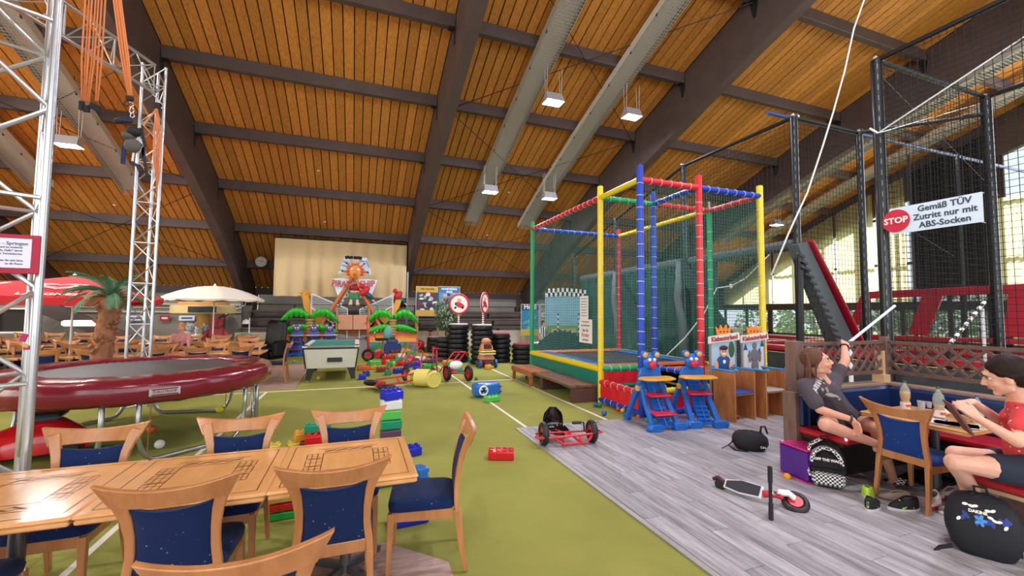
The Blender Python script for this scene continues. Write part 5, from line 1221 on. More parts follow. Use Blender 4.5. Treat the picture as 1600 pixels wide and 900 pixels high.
# ================================================================ posters and boards
def poster(px0, px1, py0, py1, y, label, base, top_col, title, tcol, blobs, bottom=None, cat='poster', name='poster', tsz=.16, title2=None, foot=True):
    a, c = at(px0, py0, 'y', y), at(px1, py1, 'y', y); t = thing(name, label, cat, ((a.x+c.x)/2, y, 0)); w_, h_, zc = c.x-a.x, a.z-c.z, (a.z+c.z)/2
    B().box((0, 0, zc), (w_, .03, h_)).build('frame', mat('poster_frame', '#c9b89c', .5), t); B().box((0, -.018, zc), (w_-.06, .008, h_-.06)).build('sheet', mat('sheet'+base, base, .45, var=(1.2, .2)), t)
    B().box((0, -.024, a.z-.03-h_*.09), (w_-.06, .004, h_*.18)).build('header', mat('sheet'+top_col, top_col, .45), t)
    random.seed(len(label))
    cols = blobs; 
    for i in range(34):
        r = random.uniform(.04, .12); x = random.uniform(-w_/2+.15, w_/2-.15); z = zc+random.uniform(-h_*.32, h_*.26); c_ = random.choice(cols); B().ball((x, -.024, z), r, 10, 6, (1, .03, random.uniform(.4, 1))).build('printed_shape', mat('blob'+c_, c_, .5), t)
    if bottom: B().box((0, -.026, c.z+.03+h_*.09), (w_-.06, .004, h_*.18)).build('footer', mat('sheet'+bottom, bottom, .45), t)
    text(title, tsz, mat('t'+tcol, tcol, .5), t, (0, -.032, a.z-.03-h_*.07), (PI/2, 0, 0), sx=.9, bold=.004)
    if title2: text(title2, tsz, mat('t'+tcol, ''), t, (0, -.032, a.z-.05-h_*.15), (PI/2, 0, 0), sx=.9, bold=.004)
    if foot:
        for s in (-1, 1): B().box((s*(w_/2-.03), .02, (c.z)/2), (.05, .05, c.z)).build('leg', mat('post_tan', ''), t)
    return t
poster(650, 685, 447, 494, 19.3, 'dark film poster with red and yellow fields, left of the pair', '#39404c', '#c79b2e', 'SPIEL UND SPASS', '#5b3a14', ['#8a2722', '#aeb4bb', '#6b1f1f', '#d8d8d4', '#2c323c'], '#c9a24a', tsz=.09)
poster(685, 718, 447, 495, 19.3, 'blue sky poster with white headline, right of the pair', '#5a93bd', '#2f6ea6', 'HONEYBÄRIG', '#eef2f4', ['#a13a34', '#dcd8cf', '#3a3f48', '#c7a58f', '#6e2a33'], '#8fa7a0', tsz=.13, title2='SPASS')
poster(814, 842, 475, 524, 19.6, 'blue mountain poster reading Heidi behind the green cage post', '#2f7ba6', '#1f4f70', 'Heidi', '#f2f2ee', ['#4f95ae', '#6aa3a8', '#3b84a6'], '#b9a238', tsz=.36, foot=True)
poster(843, 854, 475, 517, 19.7, 'narrow grey poster beside the mountain poster', '#9c9aa0', '#8b8990', 'FILM', '#54525a', ['#6f6d74', '#bdbbc0'], None, tsz=.1)
# chequered race backdrop seen through the cage
a, c = at(852, 450, 'y', 15.2), at(915, 530, 'y', 15.2)
t = thing('race_backdrop', 'arched race backdrop with chequered top edge behind the cage net', 'backdrop board', ((a.x+c.x)/2, 15.2, 0)); w_ = c.x-a.x; zt_ = a.z
b = B().box((0, 0, (zt_+.3)/2-.1), (w_, .04, zt_-.4)).build('painted_panel', mat('race_sky', '#8cb8cc', .5, var=(1.5, .1)), t); B().box((0, -.03, .75), (w_, .01, .9)).build('painted_meadow', mat('race_green', '#7d9a58', .5, var=(2, .3)), t); B().box((-.1, -.032, .85), (w_*.6, .012, .45)).build('painted_track', mat('race_sand', '#b9b282', .5, var=(3, .2)), t)
b = B(); b2 = B(); n = 18
for i in range(n):
    for j in range(2):
        x = -w_/2+w_*(i+.5)/n; z = zt_-.28+.16*j+.06*math.sin(PI*(i+.5)/n); (b if (i+j) % 2 else b2).box((x, -.03, z), (w_/n, .012, .16))
b.build('chequer', plush_k, t); b2.build('chequer', whitish, t)
for dx in (.1, .62):
    for k in range(14): B().box((w_*(dx-.3), -.04, .35+.1*k), (.07, .012, .05), rot=rmat(y=.5)).build('striped_pole', plush_k if k % 2 else whitish, t)
for s in (-1, 1): B().box((s*w_*.45, .08, .3), (.06, .3, .6)).build('foot', steel_grey, t)

# ================================================================ tyres and round signs
rub = mat('rubber', '#1c1d20', .42, bump=(30, .2)); red_lid = mat('red_lid', '#8a2433', .5); white_lid = mat('white_lid', '#c9c6c0', .5)
def tyre_proto():
    b = B(); prof = [(.20, .02), (.29, .0), (.345, .02), (.36, .055), (.36, .105), (.345, .14), (.29, .16), (.20, .14), (.17, .08)]; b.lathe(prof+[prof[0]], 28, cap=False)
    for k in range(28): a_ = 2*PI*k/28; b.box((.362*math.cos(a_), .362*math.sin(a_), .08), (.012, .03, .06), rz=a_)
    return b.build('tyre', rub, smooth='auto')
ty = tyre_proto(); first = [ty]
def stack(x, y, n, name, lid=None, s=1.0, z=0):
    for k in range(n):
        if first: o = first.pop()
        else: o = ty.copy(); C.objects.link(o)
        o.location = (x+.012*math.sin(k*2.1), y+.012*math.cos(k*1.3), z+k*.16*s); o.scale = (s, s, s); o.rotation_euler = (0, 0, k*1.1)
        w_ = 'topmost' if k == n-1 else ('bottom' if k == 0 else ordinal(k)+' from the floor'); props(o, f'black tyre, {w_} in the {name}', 'tyre', 'stacked black tyres')
    if lid: p = B().lathe([(.33*s, 0), (.33*s, .02), (.3*s, .035), (0, .035)], 24, (x, y, z+n*.16*s)).build('cover_disc', lid, smooth='auto'); props(p, ('dark red' if lid is red_lid else 'pale')+f' round cover on the {name}', 'cover')
stack(3.30, 14.35, 8, 'left tall stack under the round sign', white_lid); stack(3.92, 13.55, 8, 'right tall stack under the narrow-looking sign', white_lid); stack(4.68, 13.9, 6, 'stack right of the toy kiosk', red_lid, 1); stack(5.28, 13.3, 4, 'low stack with red lid near the bench', red_lid); stack(6.0, 13.6, 4, 'low stack behind the green cage post', white_lid)
stack(2.95, 14.9, 5, 'dark stack left of the tall ones'); stack(3.15, 17.9, 4, 'low stack behind the potted ficus', white_lid); stack(3.95, 17.8, 4, 'stack right of the potted ficus', red_lid)
sgr = mat('sign_ring', '#c9323b', .4)
def round_sign(x, y, z0, px, py, rz, label, sx=1):
    t = thing('round_sign', label, 'sign', (x, y, z0), rz, 'round no-carts signs'); zc = at(px, py, 'y', y).z-z0; zz = zc-.34
    n = 11
    for k in range(n): B().cyl((0, 0, zz*k/n), (0, 0, zz*(k+1)/n), .035, 10).build('pole', sgr if k % 2 else whitish, t, smooth='auto')
    B().cyl((0, 0, zz), (0, 0, zc), .03, 8).build('pole', whitish, t); B().cyl((0, -.04, zc), (0, -.06, zc), .36, 32).build('disc', whitish, t, smooth='auto'); B().torus((0, -.06, zc), .33, .035, 36, 6, (0, 1, 0)).build('ring', sgr, t, smooth=True)
    B().ball((0, -.062, zc+.12), .075, 10, 8, (1, .12, 1)).build('printed_head', mat('fig_skin', ''), t); B().ball((.02, -.062, zc-.04), .15, 12, 8, (1.2, .07, .6), rot=rmat(y=.4)).build('printed_cart', sgr, t); B().ball((-.1, -.064, zc-.0), .06, 10, 8, (1, .1, 1)).build('printed_body', mat('fig_blue', ''), t)
    for q in (-.13, .12): B().cyl((q, -.07, zc-.13), (q, -.062, zc-.13), .04, 12).build('printed_wheel', plush_k, t)
round_sign(3.30, 14.35, 1.315, 724, 475, 0, 'round red-rimmed sign with a cart rider, on the left tall tyre stack'); round_sign(3.95, 13.55, 1.315, 745, 473, R(52), 'round red-rimmed sign turned edgeways on the right tall tyre stack')
# ficus in a blue pot
t = thing('potted_ficus', 'ficus with braided stem and loose green crown in a bright blue pot', 'plant', (3.42, 17.0, 0))
B().lathe([(.23, 0), (.32, .5), (.36, .5), (.36, .56), (.31, .56), (.29, .5), (0, .48)], 22).build('pot', mat('pot_blue', '#1b8fc4', .4), t, smooth='auto'); B().cyl((0, 0, .46), (0, 0, .50), .29, 18).build('soil', mat('soil', '#3b2c22', .95), t)
b = B()
for k in range(3): b.tube([(.05*math.cos(k*2.1+i*.8), .05*math.sin(k*2.1+i*.8), .48+.09*i) for i in range(11)], .035, 7)
for k in range(7): a_ = k*.9; b.tube([(0, 0, 1.35), (.15*math.cos(a_), .15*math.sin(a_), 1.6), (.35*math.cos(a_), .35*math.sin(a_), 1.85)], .02, 6, rs=[.03, .02, .01])
b.build('stem', mat('ficus_bark', '#7b5e48', .9), t, smooth=True); lf_ = [mat('ficus_a', '#5c7a58', .6), mat('ficus_b', '#7d987a', .6), mat('ficus_c', '#3d5a40', .6)]
random.seed(9); b = B()
for i in range(1500):
    th, ph = random.uniform(0, 2*PI), math.acos(random.uniform(-1, 1)); r = random.uniform(.55, 1)**.6; c_ = Vector((.52*r*math.sin(ph)*math.cos(th), .52*r*math.sin(ph)*math.sin(th), 1.62+.68*r*math.cos(ph))); c_.x += .06*math.sin(c_.z*9)
    d = Vector((random.gauss(0, .6), random.gauss(0, .6), -1)).normalized(); x, y = frame_of(d); s = random.uniform(.045, .065); b.mat(i % 3); b.add([c_, c_+x*s*.5+d*s, c_+d*s*2.2, c_-x*s*.5+d*s], [(0, 1, 2, 3)])
b.build('foliage', lf_, t, kind='stuff')
# toy kiosk figure (house-shaped walker)
t = thing('toy_playhouse', 'small beige and orange toy playhouse in front of the tyre stacks', 'toy house', (3.83, 12.75, 0)); bei = mat('toy_beige', '#c9885f', .5)
B().rbox((0, 0, .35), (.48, .4, .3), .05, tz=.8).build('body', bei, t, smooth='auto'); B().rbox((0, 0, .62), (.40, .34, .28), .06, tz=.8).build('upper_body', bei, t, smooth='auto'); B().ball((0, 0, .80), .16, 12, 8, (1, 1, .7)).build('dome', bei, t, smooth=True)
B().rbox((0, -.17, .66), (.24, .06, .15), .02).build('window_opening', mat('dark_red', '#5a1d1a', .6), t); B().rbox((0, -.1, .50), (.50, .34, .05), .02).build('yellow_shelf', mat('toy_yellow', '#c9b848', .5), t); B().rbox((0, -.14, .43), (.46, .3, .03), .01).build('white_shelf', whitish, t)
for s in (-1, 1): B().cyl((s*.22, -.2, .13), (s*.28, -.2, .13), .13, 16).build('wheel', mat('toy_bluewheel', '#2d5c8a', .5), t, smooth='auto'); B().cyl((s*.2, .16, .1), (s*.26, .16, .1), .1, 14).build('wheel', mat('toy_bluewheel', ''), t, smooth='auto')
B().rbox((0, -.2, .13), (.24, .08, .24), .04).build('door', mat('toy_purple', '#5c3a52', .5), t, smooth='auto'); B().ball((-.02, -.34, .05), .055, 10, 8).build('red_knob', mat('ballred', '#b5372c', .5), t)
# ================================================================ black net enclosures and the big trampoline arena
blkpad = mat('black_pad', '#14181c', .4, coat=.2); greypad = mat('grey_pad2', '#5c6668', .6, bump=(8, .3)); redpad = mat('arena_red', '#a3162a', .35, bump=(5, .4), coat=.2); bluepipe = mat('pipe_blue', '#2d4f86', .4)
def net_tower(label, posts, rails, nets, name='net_enclosure', r=.072):
    t = thing(name, label, 'net enclosure', (posts[0][0], posts[0][1], 0)); o = Vector((posts[0][0], posts[0][1], 0))
    for (x, y, z) in posts:
        p = B().cyl(Vector((x, y, 0))-o, Vector((x, y, z))-o, r, 14).build('padded_post', blkpad, t, smooth='auto'); b = B(); zz = .9
        while zz < z: [b.cyl(Vector((x+r*ca, y+r*sa, zz))-o, Vector((x+r*ca, y+r*sa, zz+.10))-o, .006, 4) for ca, sa in ((-.8, -.6), (.6, -.8))]; zz += .2
        b.build('lacing', mat('cord_grey', '#8b9193', .8), p, kind='stuff'); b = B()
        for q in (-.09, .09): b.ball(Vector((x+q, y-.03, z+.02))-o, .035, 8, 6)
        b.cyl(Vector((x, y, z))-o, Vector((x, y, z+.06))-o, .04, 8); b.build('pipe_clamp', galv, p)
    for a_, c_ in rails: B().cyl(Vector(a_)-o, Vector(c_)-o, .045, 8).build('rail', blkpad, t, smooth='auto')
    for q in nets:
        a_, b_, c_, d_, cell = q; B().net(Vector(a_)-o, Vector(b_)-o, Vector(c_)-o, Vector(d_)-o, cell, .0048).build('net', net_k, t, kind='stuff')
    return t
zA, zB_ = 6.12, 6.5
net_tower('black padded net enclosure over the far half of the trampoline arena', [(9, 6.42, zA), (11.22, 6.42, zA), (9, 9.8, zA), (9, 13.3, 5.2), (9, 16.5, 4.2)],
          [((9, 6.42, zA), (11.22, 6.42, zA)), ((9, 6.42, zA), (9, 9.8, zA)), ((9, 9.8, zA), (9, 13.3, 5.2)), ((9, 13.3, 5.2), (9, 16.5, 4.2)), ((11.22, 6.42, zA), (12.7, 4.82, zA))],
          [((9, 6.42, 1), (11.22, 6.42, 1), (11.22, 6.42, zA), (9, 6.42, zA), .11), ((9, 9.8, 3.3), (9, 6.42, 3.3), (9, 6.42, zA), (9, 9.8, zA), .11), ((9, 13.3, 3.3), (9, 9.8, 3.3), (9, 9.8, zA), (9, 13.3, 5.2), .14)])
net_tower('tall black padded net enclosure at the right, carrying the stop banner', [(9, 4.82, zB_), (12.72, 4.82, zB_), (9, 1.6, zB_), (12.72, 1.6, zB_)],
          [((9, 4.82, zB_), (12.72, 4.82, zB_)), ((9, 4.82, zB_), (9, 1.6, zB_)), ((12.72, 4.82, zB_), (12.72, 1.6, zB_))],
          [((9, 4.82, .9), (12.72, 4.82, .9), (12.72, 4.82, zB_), (9, 4.82, zB_), .11), ((9, 4.82, .9), (9, 1.6, .9), (9, 1.6, zB_), (9, 4.82, zB_), .10)], r=.09)
# inner blue pipe and bare poles
t = thing('inner_net_frame', 'thin blue pipe frame with slim poles inside the net enclosures', 'pipe frame', (13.4, 7.2, 0)); o = Vector((13.4, 7.2, 0))
a, c = at(1404, 224, 'y', 7.2), at(1494, 243, 'y', 7.2); d = at(1600, 270, 'y', 7.2)
B().cyl(Vector((9.2, 7.2, a.z+.0))-o, Vector((d.x+1, 7.2, c.z))-o, .045, 8).build('top_pipe', bluepipe, t)
for px in (1494, 1420): p = at(px, 243, 'y', 7.2); B().cyl(Vector((p.x, 7.2, 0))-o, Vector((p.x, 7.2, p.z))-o, .06 if px == 1494 else .03, 8).build('slim_pole', blkpad, t)
for (p, q, yy) in (((1378, 120), (1600, 345), 6.6), ((1375, 330), (1490, 400), 6.8)): B().cyl(at(*p, 'y', yy)-o, at(*q, 'y', yy)-o, .006, 4).build('stay_rope', mat('rope_grey', '#8f918f', .8), t)
# banner
a, c, e, f_ = at(1390, 327, 'x', 8.86), at(1535, 303, 'x', 8.86), at(1537, 345, 'x', 8.86), at(1391, 367, 'x', 8.86)
t = thing('stop_banner', 'white banner with a red stop disc tied to the tall black net', 'banner', (8.86, (a.y+c.y)/2, (a.z+f_.z)/2)); L, hh = a.y-c.y, a.z-f_.z
B().box((0, 0, 0), (.015, L, hh)).build('banner_sheet', mat('banner_white', '#cfe0ee', .5), t)
B().cyl((-.012, L*.42, 0), (-.02, L*.42, 0), .2, 24).build('stop_disc', mat('stop_red', '#c81f3c', .5), t); text('STOP', .145, whitish, t, (-.026, L*.42, 0), (PI/2, 0, -PI/2), bold=.004)
for s, z in (('Gemäß TÜV', .14), ('Zutritt nur mit', 0), ('ABS-Socken', -.14)): text(s, .138, mat('banner_ink', '#33424f', .6), t, (-.012, -.14, z), (PI/2, 0, -PI/2), sx=.95, bold=.003)
for y in (-L/2+.03, L/2-.03):
    for z in (hh/2, -hh/2): B().cyl((0, y, z), (.12, y*1.0, z), .006, 4).build('cable_tie', cord_w, t)
# white rope with a tag
t = thing('climbing_rope', 'long white rope slanting down in front of the nets from the roof', 'rope', tuple(at(1300, 180, 'y', 5.6))); o = at(1300, 180, 'y', 5.6)
top_ = at(1350, 0, 'y', 5.6)+Vector((.15, .2, 1.4)); pts = [top_]+[at(*p, 'y', 5.6) for p in ((1350, 0), (1334, 45), (1320, 110), (1302, 175), (1285, 230), (1262, 300), (1232, 365), (1205, 430))]
B().tube([p-o for p in pts], .016, 6).build('rope', cord_w, t, smooth=True)
t = thing('tag_rope', 'thin white rope with a tag hanging through the green cage net', 'rope', tuple(at(1142, 447, 'y', 8)))
o = at(1142, 447, 'y', 8); B().tube([at(*p, 'y', 8)-o for p in ((1205, 395), (1190, 410), (1165, 435), (1142, 447), (1120, 450), (1100, 490), (1070, 528), (1042, 555))], .014, 5).build('rope', cord_w, t, smooth=True); B().ball((0, 0, 0), .06, 8, 6, (1, .4, 1)).build('tag', whitish, t)
t = thing('guy_rope', 'taut white rope from the near corner of the tall net to the upper right', 'rope', tuple(at(1372, 208, 'y', 4.7))); o = at(1372, 208, 'y', 4.7)
e = at(1600, 58, 'y', 3.0)-o; B().tube([(0, 0, 0), e, e*1.3], .012, 5).tube([(0, 0, 0), at(1545, 158, 'y', 4.9)-o], .010, 5).tube([(0, 0, 0), (-.05, .1, .12)], .02, 5).build('rope', cord_w, t)
# near wall of the arena: padded top tube with a dense green curtain net below
YN, YF = 6.5, 16.0; zt = 3.3
t = thing('arena_side', 'long dark green netted side of the trampoline arena with a laced grey padded top tube', 'trampoline arena side', (9.15, YN, 0)); L = YF-YN
B().cyl((0, 0, zt), (0, L, zt-.1), .13, 14).build('top_tube', greypad, t, smooth='auto')
b = B()
for k in range(60): y = L*(k+.5)/60; b.cyl((-.12, y, zt), (-.13, y+.08, zt-.28), .008, 4).cyl((-.13, y+.08, zt-.28), (-.11, y+.14, zt-.05), .006, 4)
b.build('lacing', mat('cord_dark', '#5b6462', .8), t, kind='stuff')
P = [[(-.05+.05*math.sin(i*.9)+.03*math.sin(i*2.3), 2.2+(L-2.2)*i/160, .25+(zt-.35)*j/8) for i in range(161)] for j in range(9)]
B().grid(P).build('curtain_net', mat('dense_green_net', '#284b46', .9, var=(3, .25), alpha=.93), t, smooth=True)
for y in (3.3, 6.6): B().tube([(-.2, y+.1, zt-.05), (-.22, y+.2, zt-1.1), (-.2, y+.05, zt-1.8), (-.2, y, 0)], .13, 12).build('padded_post', greypad, t, smooth=True)
for y0_, y1_ in ((.9, 3.4), (4.2, 6.8)): B().sweep([(-.25, y1_, zt-.1), (-.25, y0_+.3, .5)], (.06, .4), (1, 0, 0)).build('slanted_band', mat('dark_band', '#1c2d30', .7), t)
# slanted end wall: red edge and grey laced side
t = thing('slanted_end', 'steep grey side panel with red padded edge at the near end of the arena', 'slanted trampoline', (9.25, 6.35, 0)); o = Vector((9.25, 6.35, 0))
def q3(px, py): return at(px, py, 'y', 6.3)-o
B().sweep([q3(1260, 377), q3(1300, 455), q3(1342, 540)], (.3, .08), (0, 1, 0)).build('red_edge_pad', redpad, t, bevel=.03)
B().prism([(q3(*p).x, q3(*p).z) for p in ((1243, 382), (1258, 378), (1335, 540), (1308, 545))], .25, Matrix.Translation((0, .15, 0)) @ Matrix.Rotation(PI/2, 4, 'X')).build('grey_side', greypad, t)
b = B()
for k in range(14): u = k/13; p = q3(1250, 400).lerp(q3(1310, 535), u); b.box(p+Vector((-.14, -.12, 0)), (.24, .02, .05), rot=rmat(y=.3))
b.build('strap_row', blkpad, t, kind='stuff'); B().cyl(q3(1250, 400)*1, Vector((q3(1250, 400).x, 0, 0)), .06, 8).build('support_leg', blkpad, t)
# far side of the arena
t = thing('far_arena_wall', 'row of red-padded slanted trampolines along the windows', 'slanted trampoline', (14.2, 6, 0)); o = Vector((14.2, 6, 0))
def qx(px, py, x=14.2): return at(px, py, 'x', x)-o
def padpoly(pts, m, name='red_pad', th=.12, x=14.2, dx=0):
    vs = [qx(*p, x) for p in pts]; n = len(vs); B().add([v+Vector((dx, 0, 0)) for v in vs]+[v+Vector((th+dx, 0, 0)) for v in vs], [tuple(range(n)), tuple(range(2*n-1, n-1, -1))]+[(i, n+i, n+(i+1) % n, (i+1) % n) for i in range(n)]).build(name, m, t, bevel=.02)
padpoly([(1352, 456), (1640, 441), (1645, 456), (1352, 467)], redpad); padpoly([(1440, 462), (1472, 462), (1447, 524), (1418, 522)], redpad); padpoly([(1575, 455), (1640, 452), (1620, 528), (1566, 526)], redpad); padpoly([(1344, 462), (1358, 462), (1340, 508), (1326, 508)], redpad)
padpoly([(1340, 522), (1640, 532), (1640, 540), (1340, 528)], redpad)
for pts in (((1360, 468), (1440, 464), (1418, 520), (1342, 516)), ((1472, 463), (1575, 457), (1566, 524), (1447, 523))): padpoly(pts, mat('arena_mat', '#2b3a38', .8, alpha=.35), 'jump_mat', .02, dx=.06)
for y in (8.2, 5.6, 3.5): B().cyl((.3, y-6, 0), (.3, y-6, 2.4), .05, 8).build('support_leg', blkpad, t)
# beds of the arena
t = thing('trampoline_beds', 'field of low red-padded trampolines behind the wooden lattice', 'trampoline field', (11.6, 6, 0)); b = B()
for x in (9.5, 11.6, 13.7): B().rbox((x-11.6, 0, .93), (.45, 10.5, .14), .04).build('red_pad', redpad, t, smooth='auto')
for k in range(5): B().rbox((0, -5.1+2.55*k, .93), (4.6, .4, .14), .04).build('red_pad', redpad, t, smooth='auto')
for x in (-1.05, 1.05):
    for k in range(4): B().box((x, -3.82+2.55*k, .9), (1.65, 2.1, .02)).build('jump_mat', mat('mat_dark', ''), t)
B().box((0, -5.3, .45), (4.7, .06, .8)).box((-2.35, 0, .45), (.06, 10.5, .8)).build('side_skirt', mat('arena_skirt', '#3b3f43', .7, var=(6, .3)), t)
t = thing('white_frame', 'white painted tube frame with diagonal brace behind the lattice', 'tube frame', (8.3, 4.4, 0)); o = Vector((8.3, 4.4, 0))
B().cyl(at(1328, 534, 'y', 4.4)-o, at(1398, 478, 'y', 4.4)-o, .022, 10).build('diagonal_tube', w2, t, smooth='auto'); x_ = (at(1328, 534, 'y', 4.4)-o).x; B().cyl((x_, 0, 0), (x_, 0, at(1328, 534, 'y', 4.4).z), .03, 8).build('upright_tube', w2, t)
t = thing('striped_ladder', 'black and white striped slanted rail with a white post near the far right nets', 'ladder', (10.2, 4.2, 0)); o = Vector((10.2, 4.2, 0))
a, c = at(1482, 540, 'y', 4.2)-o, at(1538, 472, 'y', 4.2)-o; n = 16
for k in range(n): B().cyl(a.lerp(c, k/n), a.lerp(c, (k+1)/n), .03, 8).build('stripe', whitish if k % 2 else blkpad, t)
B().cyl((a.x, 0, 0), a, .04, 8).build('foot_post', blkpad, t); p = at(1535, 482, 'y', 4.2)-o; B().cyl((p.x, 0, 0), p, .025, 8).build('white_post', w2, t)
# blue and black bits seen under the far net, person in striped shirt
def simple_person(): pass
t = thing('net_heap', 'heap of gathered dark green netting on the floor behind the cage', 'net heap', tuple(at(885, 545, 'y', 12.0))); o = at(885, 545, 'y', 12.0); t.location.z = 0
P = []
for j in range(10):
    row = []
    for i in range(40):
        u, v = i/39, j/9; x = (u-.5)*2.3; h = (.25+1.0*math.sin(PI*min(1, u*.9+.1))**1.2)*math.sin(PI*(.5+.5*v)) if False else (.2+.95*math.sin(PI*min(1, .15+u*.8)))*(1-v)+.02; row.append((x, -.7*v+.06*math.sin(i*1.7+j), h+.05*math.sin(i*2.1+j*.7)*(1-v)))
    P.append(row)
B().grid(P).build('netting', mat('dense_heap', '#1f3936', .95, var=(8, .4)), t, smooth=True)
# ================================================================ people
skin = mat('skin', '#d39b83', .5, var=(3, .05)); skin2 = mat('skin_pale', '#dba78f', .5, var=(3, .05))
def D(px, py, d): return EYE+ray(px, py)*d
class Body:
    def __init__(s): s.b = B()
    def cap(s, p, q, r0, r1=None, n=10):
        r1 = r0 if r1 is None else r1; p, q = Vector(p), Vector(q)
        s.b.ball(p, r0, n, 7).ball(q, r1, n, 7)
        if (q-p).length > 1e-4: s.b.cyl(p, q, r0, n, r1)
        return s
    def chain(s, pts): 
        for (p, a), (q, c) in zip(pts, pts[1:]): s.cap(p, q, a, c)
        return s
    def ell(s, c, r, sc, rot=None): s.b.ball(c, r, 18, 12, sc, rot); return s
    def done(s, name, m, parent, voxel=.008, smooth=5, fac=.6):
        o = s.b.build(name, m)
        k = o.modifiers.new('r', 'REMESH'); k.mode = 'VOXEL'; k.voxel_size = voxel; k.use_smooth_shade = True
        k = o.modifiers.new('s', 'SMOOTH'); k.factor = fac; k.iterations = smooth
        dg = bpy.context.evaluated_depsgraph_get(); dg.update(); me = bpy.data.meshes.new_from_object(o.evaluated_get(dg)); o.modifiers.clear(); o.data = me; o.data.materials.clear(); o.data.materials.append(m if not isinstance(m, list) else m[0])
        me.polygons.foreach_set('use_smooth', [True]*len(me.polygons)); o.parent = parent
        if parent is not None: o.matrix_parent_inverse = Matrix.Translation(-parent.location)
        return o
def head(bd, c, f, u, k=1.0):
    f = Vector(f).normalized(); u = Vector(u); u = (u-f*u.dot(f)).normalized(); s = f.cross(u); q = Matrix((s, f, u)).transposed()
    P = lambda a, b_, d: c+(s*a+f*b_+u*d)*k
    bd.ell(P(0, -.012, .028), .1*k, (.78, .98, .92), q).ell(P(0, .022, -.035), .075*k, (.82, .9, 1.05), q)
    bd.cap(P(0, .065, -.098), P(0, .055, -.09), .024*k).cap(P(-.045, -.0, -.07), P(0, .06, -.098), .024*k, .02*k).cap(P(.045, -.0, -.07), P(0, .06, -.098), .024*k, .02*k)
    bd.cap(P(0, .092, .015), P(0, .112, -.026), .010*k, .0145*k).cap(P(-.012, .098, -.03), P(.012, .098, -.03), .011*k)
    bd.cap(P(-.016, .086, -.056), P(.016, .086, -.056), .011*k).cap(P(-.03, .082, .04), P(.03, .082, .04), .014*k)
    for e in (-1, 1): bd.ell(P(e*.08, -.005, -.012), .030*k, (.35, .7, 1.1), q).cap(P(e*.045, .06, -.025), P(e*.035, .07, -.03), .022*k)
    return P, q
def face_bits(P, q, par, k=1.0, hairm=None, lip='#b5655c', inv=None):
    def fin(o): o.parent = par.parent; o.matrix_parent_inverse = par.matrix_parent_inverse; return o
    for e in (-1, 1):
        o = fin(B().ball(P(e*.034, .0735, .012), .0125*k, 12, 9, (1, 1, .68), rot=q).build('eye', mat('eye_white', '#e8e2da', .2), smooth=True)); o2 = B().ball(P(e*.034, .0815, .011), .0065*k, 8, 6).build('iris', mat('iris_dark', '#2e2a24', .2), smooth=True); fin(o2)
        fin(B().tube([P(e*.016, .097, .030), P(e*.034, .096, .037), P(e*.052, .082, .031)], .0035*k, 5).build('eyebrow', hairm, smooth=True))
        fin(B().tube([P(e*.018, .088, .018), P(e*.034, .092, .0225), P(e*.05, .078, .016)], .0022*k, 5).build('eyelid', hairm, smooth=True))
    fin(B().tube([P(-.024, .088, -.056), P(-.008, .097, -.053), P(.008, .097, -.053), P(.024, .088, -.056)], .0045*k, 6).tube([P(-.022, .088, -.060), P(0, .096, -.062), P(.022, .088, -.060)], .005*k, 6).build('lips', mat('lip'+lip, lip, .4), smooth=True))
def hand(bd, wrist, d, palm_n, k=1.0, curl=.5, spread=.1):
    """wrist point, direction of the fingers, palm normal; five fingers, curled towards the palm"""
    d = Vector(d).normalized(); n = Vector(palm_n); n = (n-d*n.dot(d)).normalized(); s = d.cross(n); w0 = Vector(wrist)
    bd.cap(w0, w0+d*.03*k, .024*k, .024*k)
    for a in (-.028, -.01, .01, .028): bd.cap(w0+d*.02*k+s*a*.6*k, w0+d*.082*k+s*a*k, .0135*k, .0125*k)
    for a, L in ((-.030, .062), (-.010, .075), (.010, .070), (.029, .052)):
        p = w0+d*.085*k+s*a*k; dd = (d+s*a*spread*10).normalized(); r = .0088*k
        for i, fr in enumerate((.45, .3, .25)):
            e = curl*(i+.6)*.75; v = dd*math.cos(e)+n*math.sin(e); q_ = p+v*L*fr*k; bd.cap(p, q_, r, r*.93, 8); p = q_; r *= .93
    p = w0+d*.03*k-s*.026*k; v = (d*.75-s*.6+n*.25).normalized(); q_ = p+v*.042*k; bd.cap(p, q_, .0125*k, .011*k, 8); v2 = (d*.95-s*.15+n*.35).normalized(); bd.cap(q_, q_+v2*.032*k, .0105*k, .009*k, 8)
def foot(bd, ankle, d, k=1.0, up=(0, 0, 1)):
    d = Vector(d).normalized(); a = Vector(ankle); u = Vector(up); s = d.cross(u).normalized()
    bd.cap(a, a-u*.035*k-d*.03*k, .036*k, .034*k).cap(a-u*.045*k-d*.035*k, a-u*.055*k+d*.09*k, .030*k, .028*k).cap(a-u*.01*k, a-u*.05*k+d*.09*k, .034*k, .026*k)
    for i, w_ in enumerate((-.032, -.014, .003, .018, .032)): bd.cap(a-u*.058*k+d*.09*k+s*w_*.8*k, a-u*.066*k+d*(.15-.007*i)*k+s*w_*k, .017*k, (.013 if i == 0 else .0095)*k, 8)
def decal(o, target, up_off=.004):
    """lay a flat mesh on the cloth below it: vertices slide along the mesh's normal axis onto the target"""
    from mathutils.bvhtree import BVHTree
    tv = BVHTree.FromPolygons([target.matrix_parent_inverse @ v.co if False else v.co for v in target.data.vertices], [tuple(p.vertices) for p in target.data.polygons])
    return tv
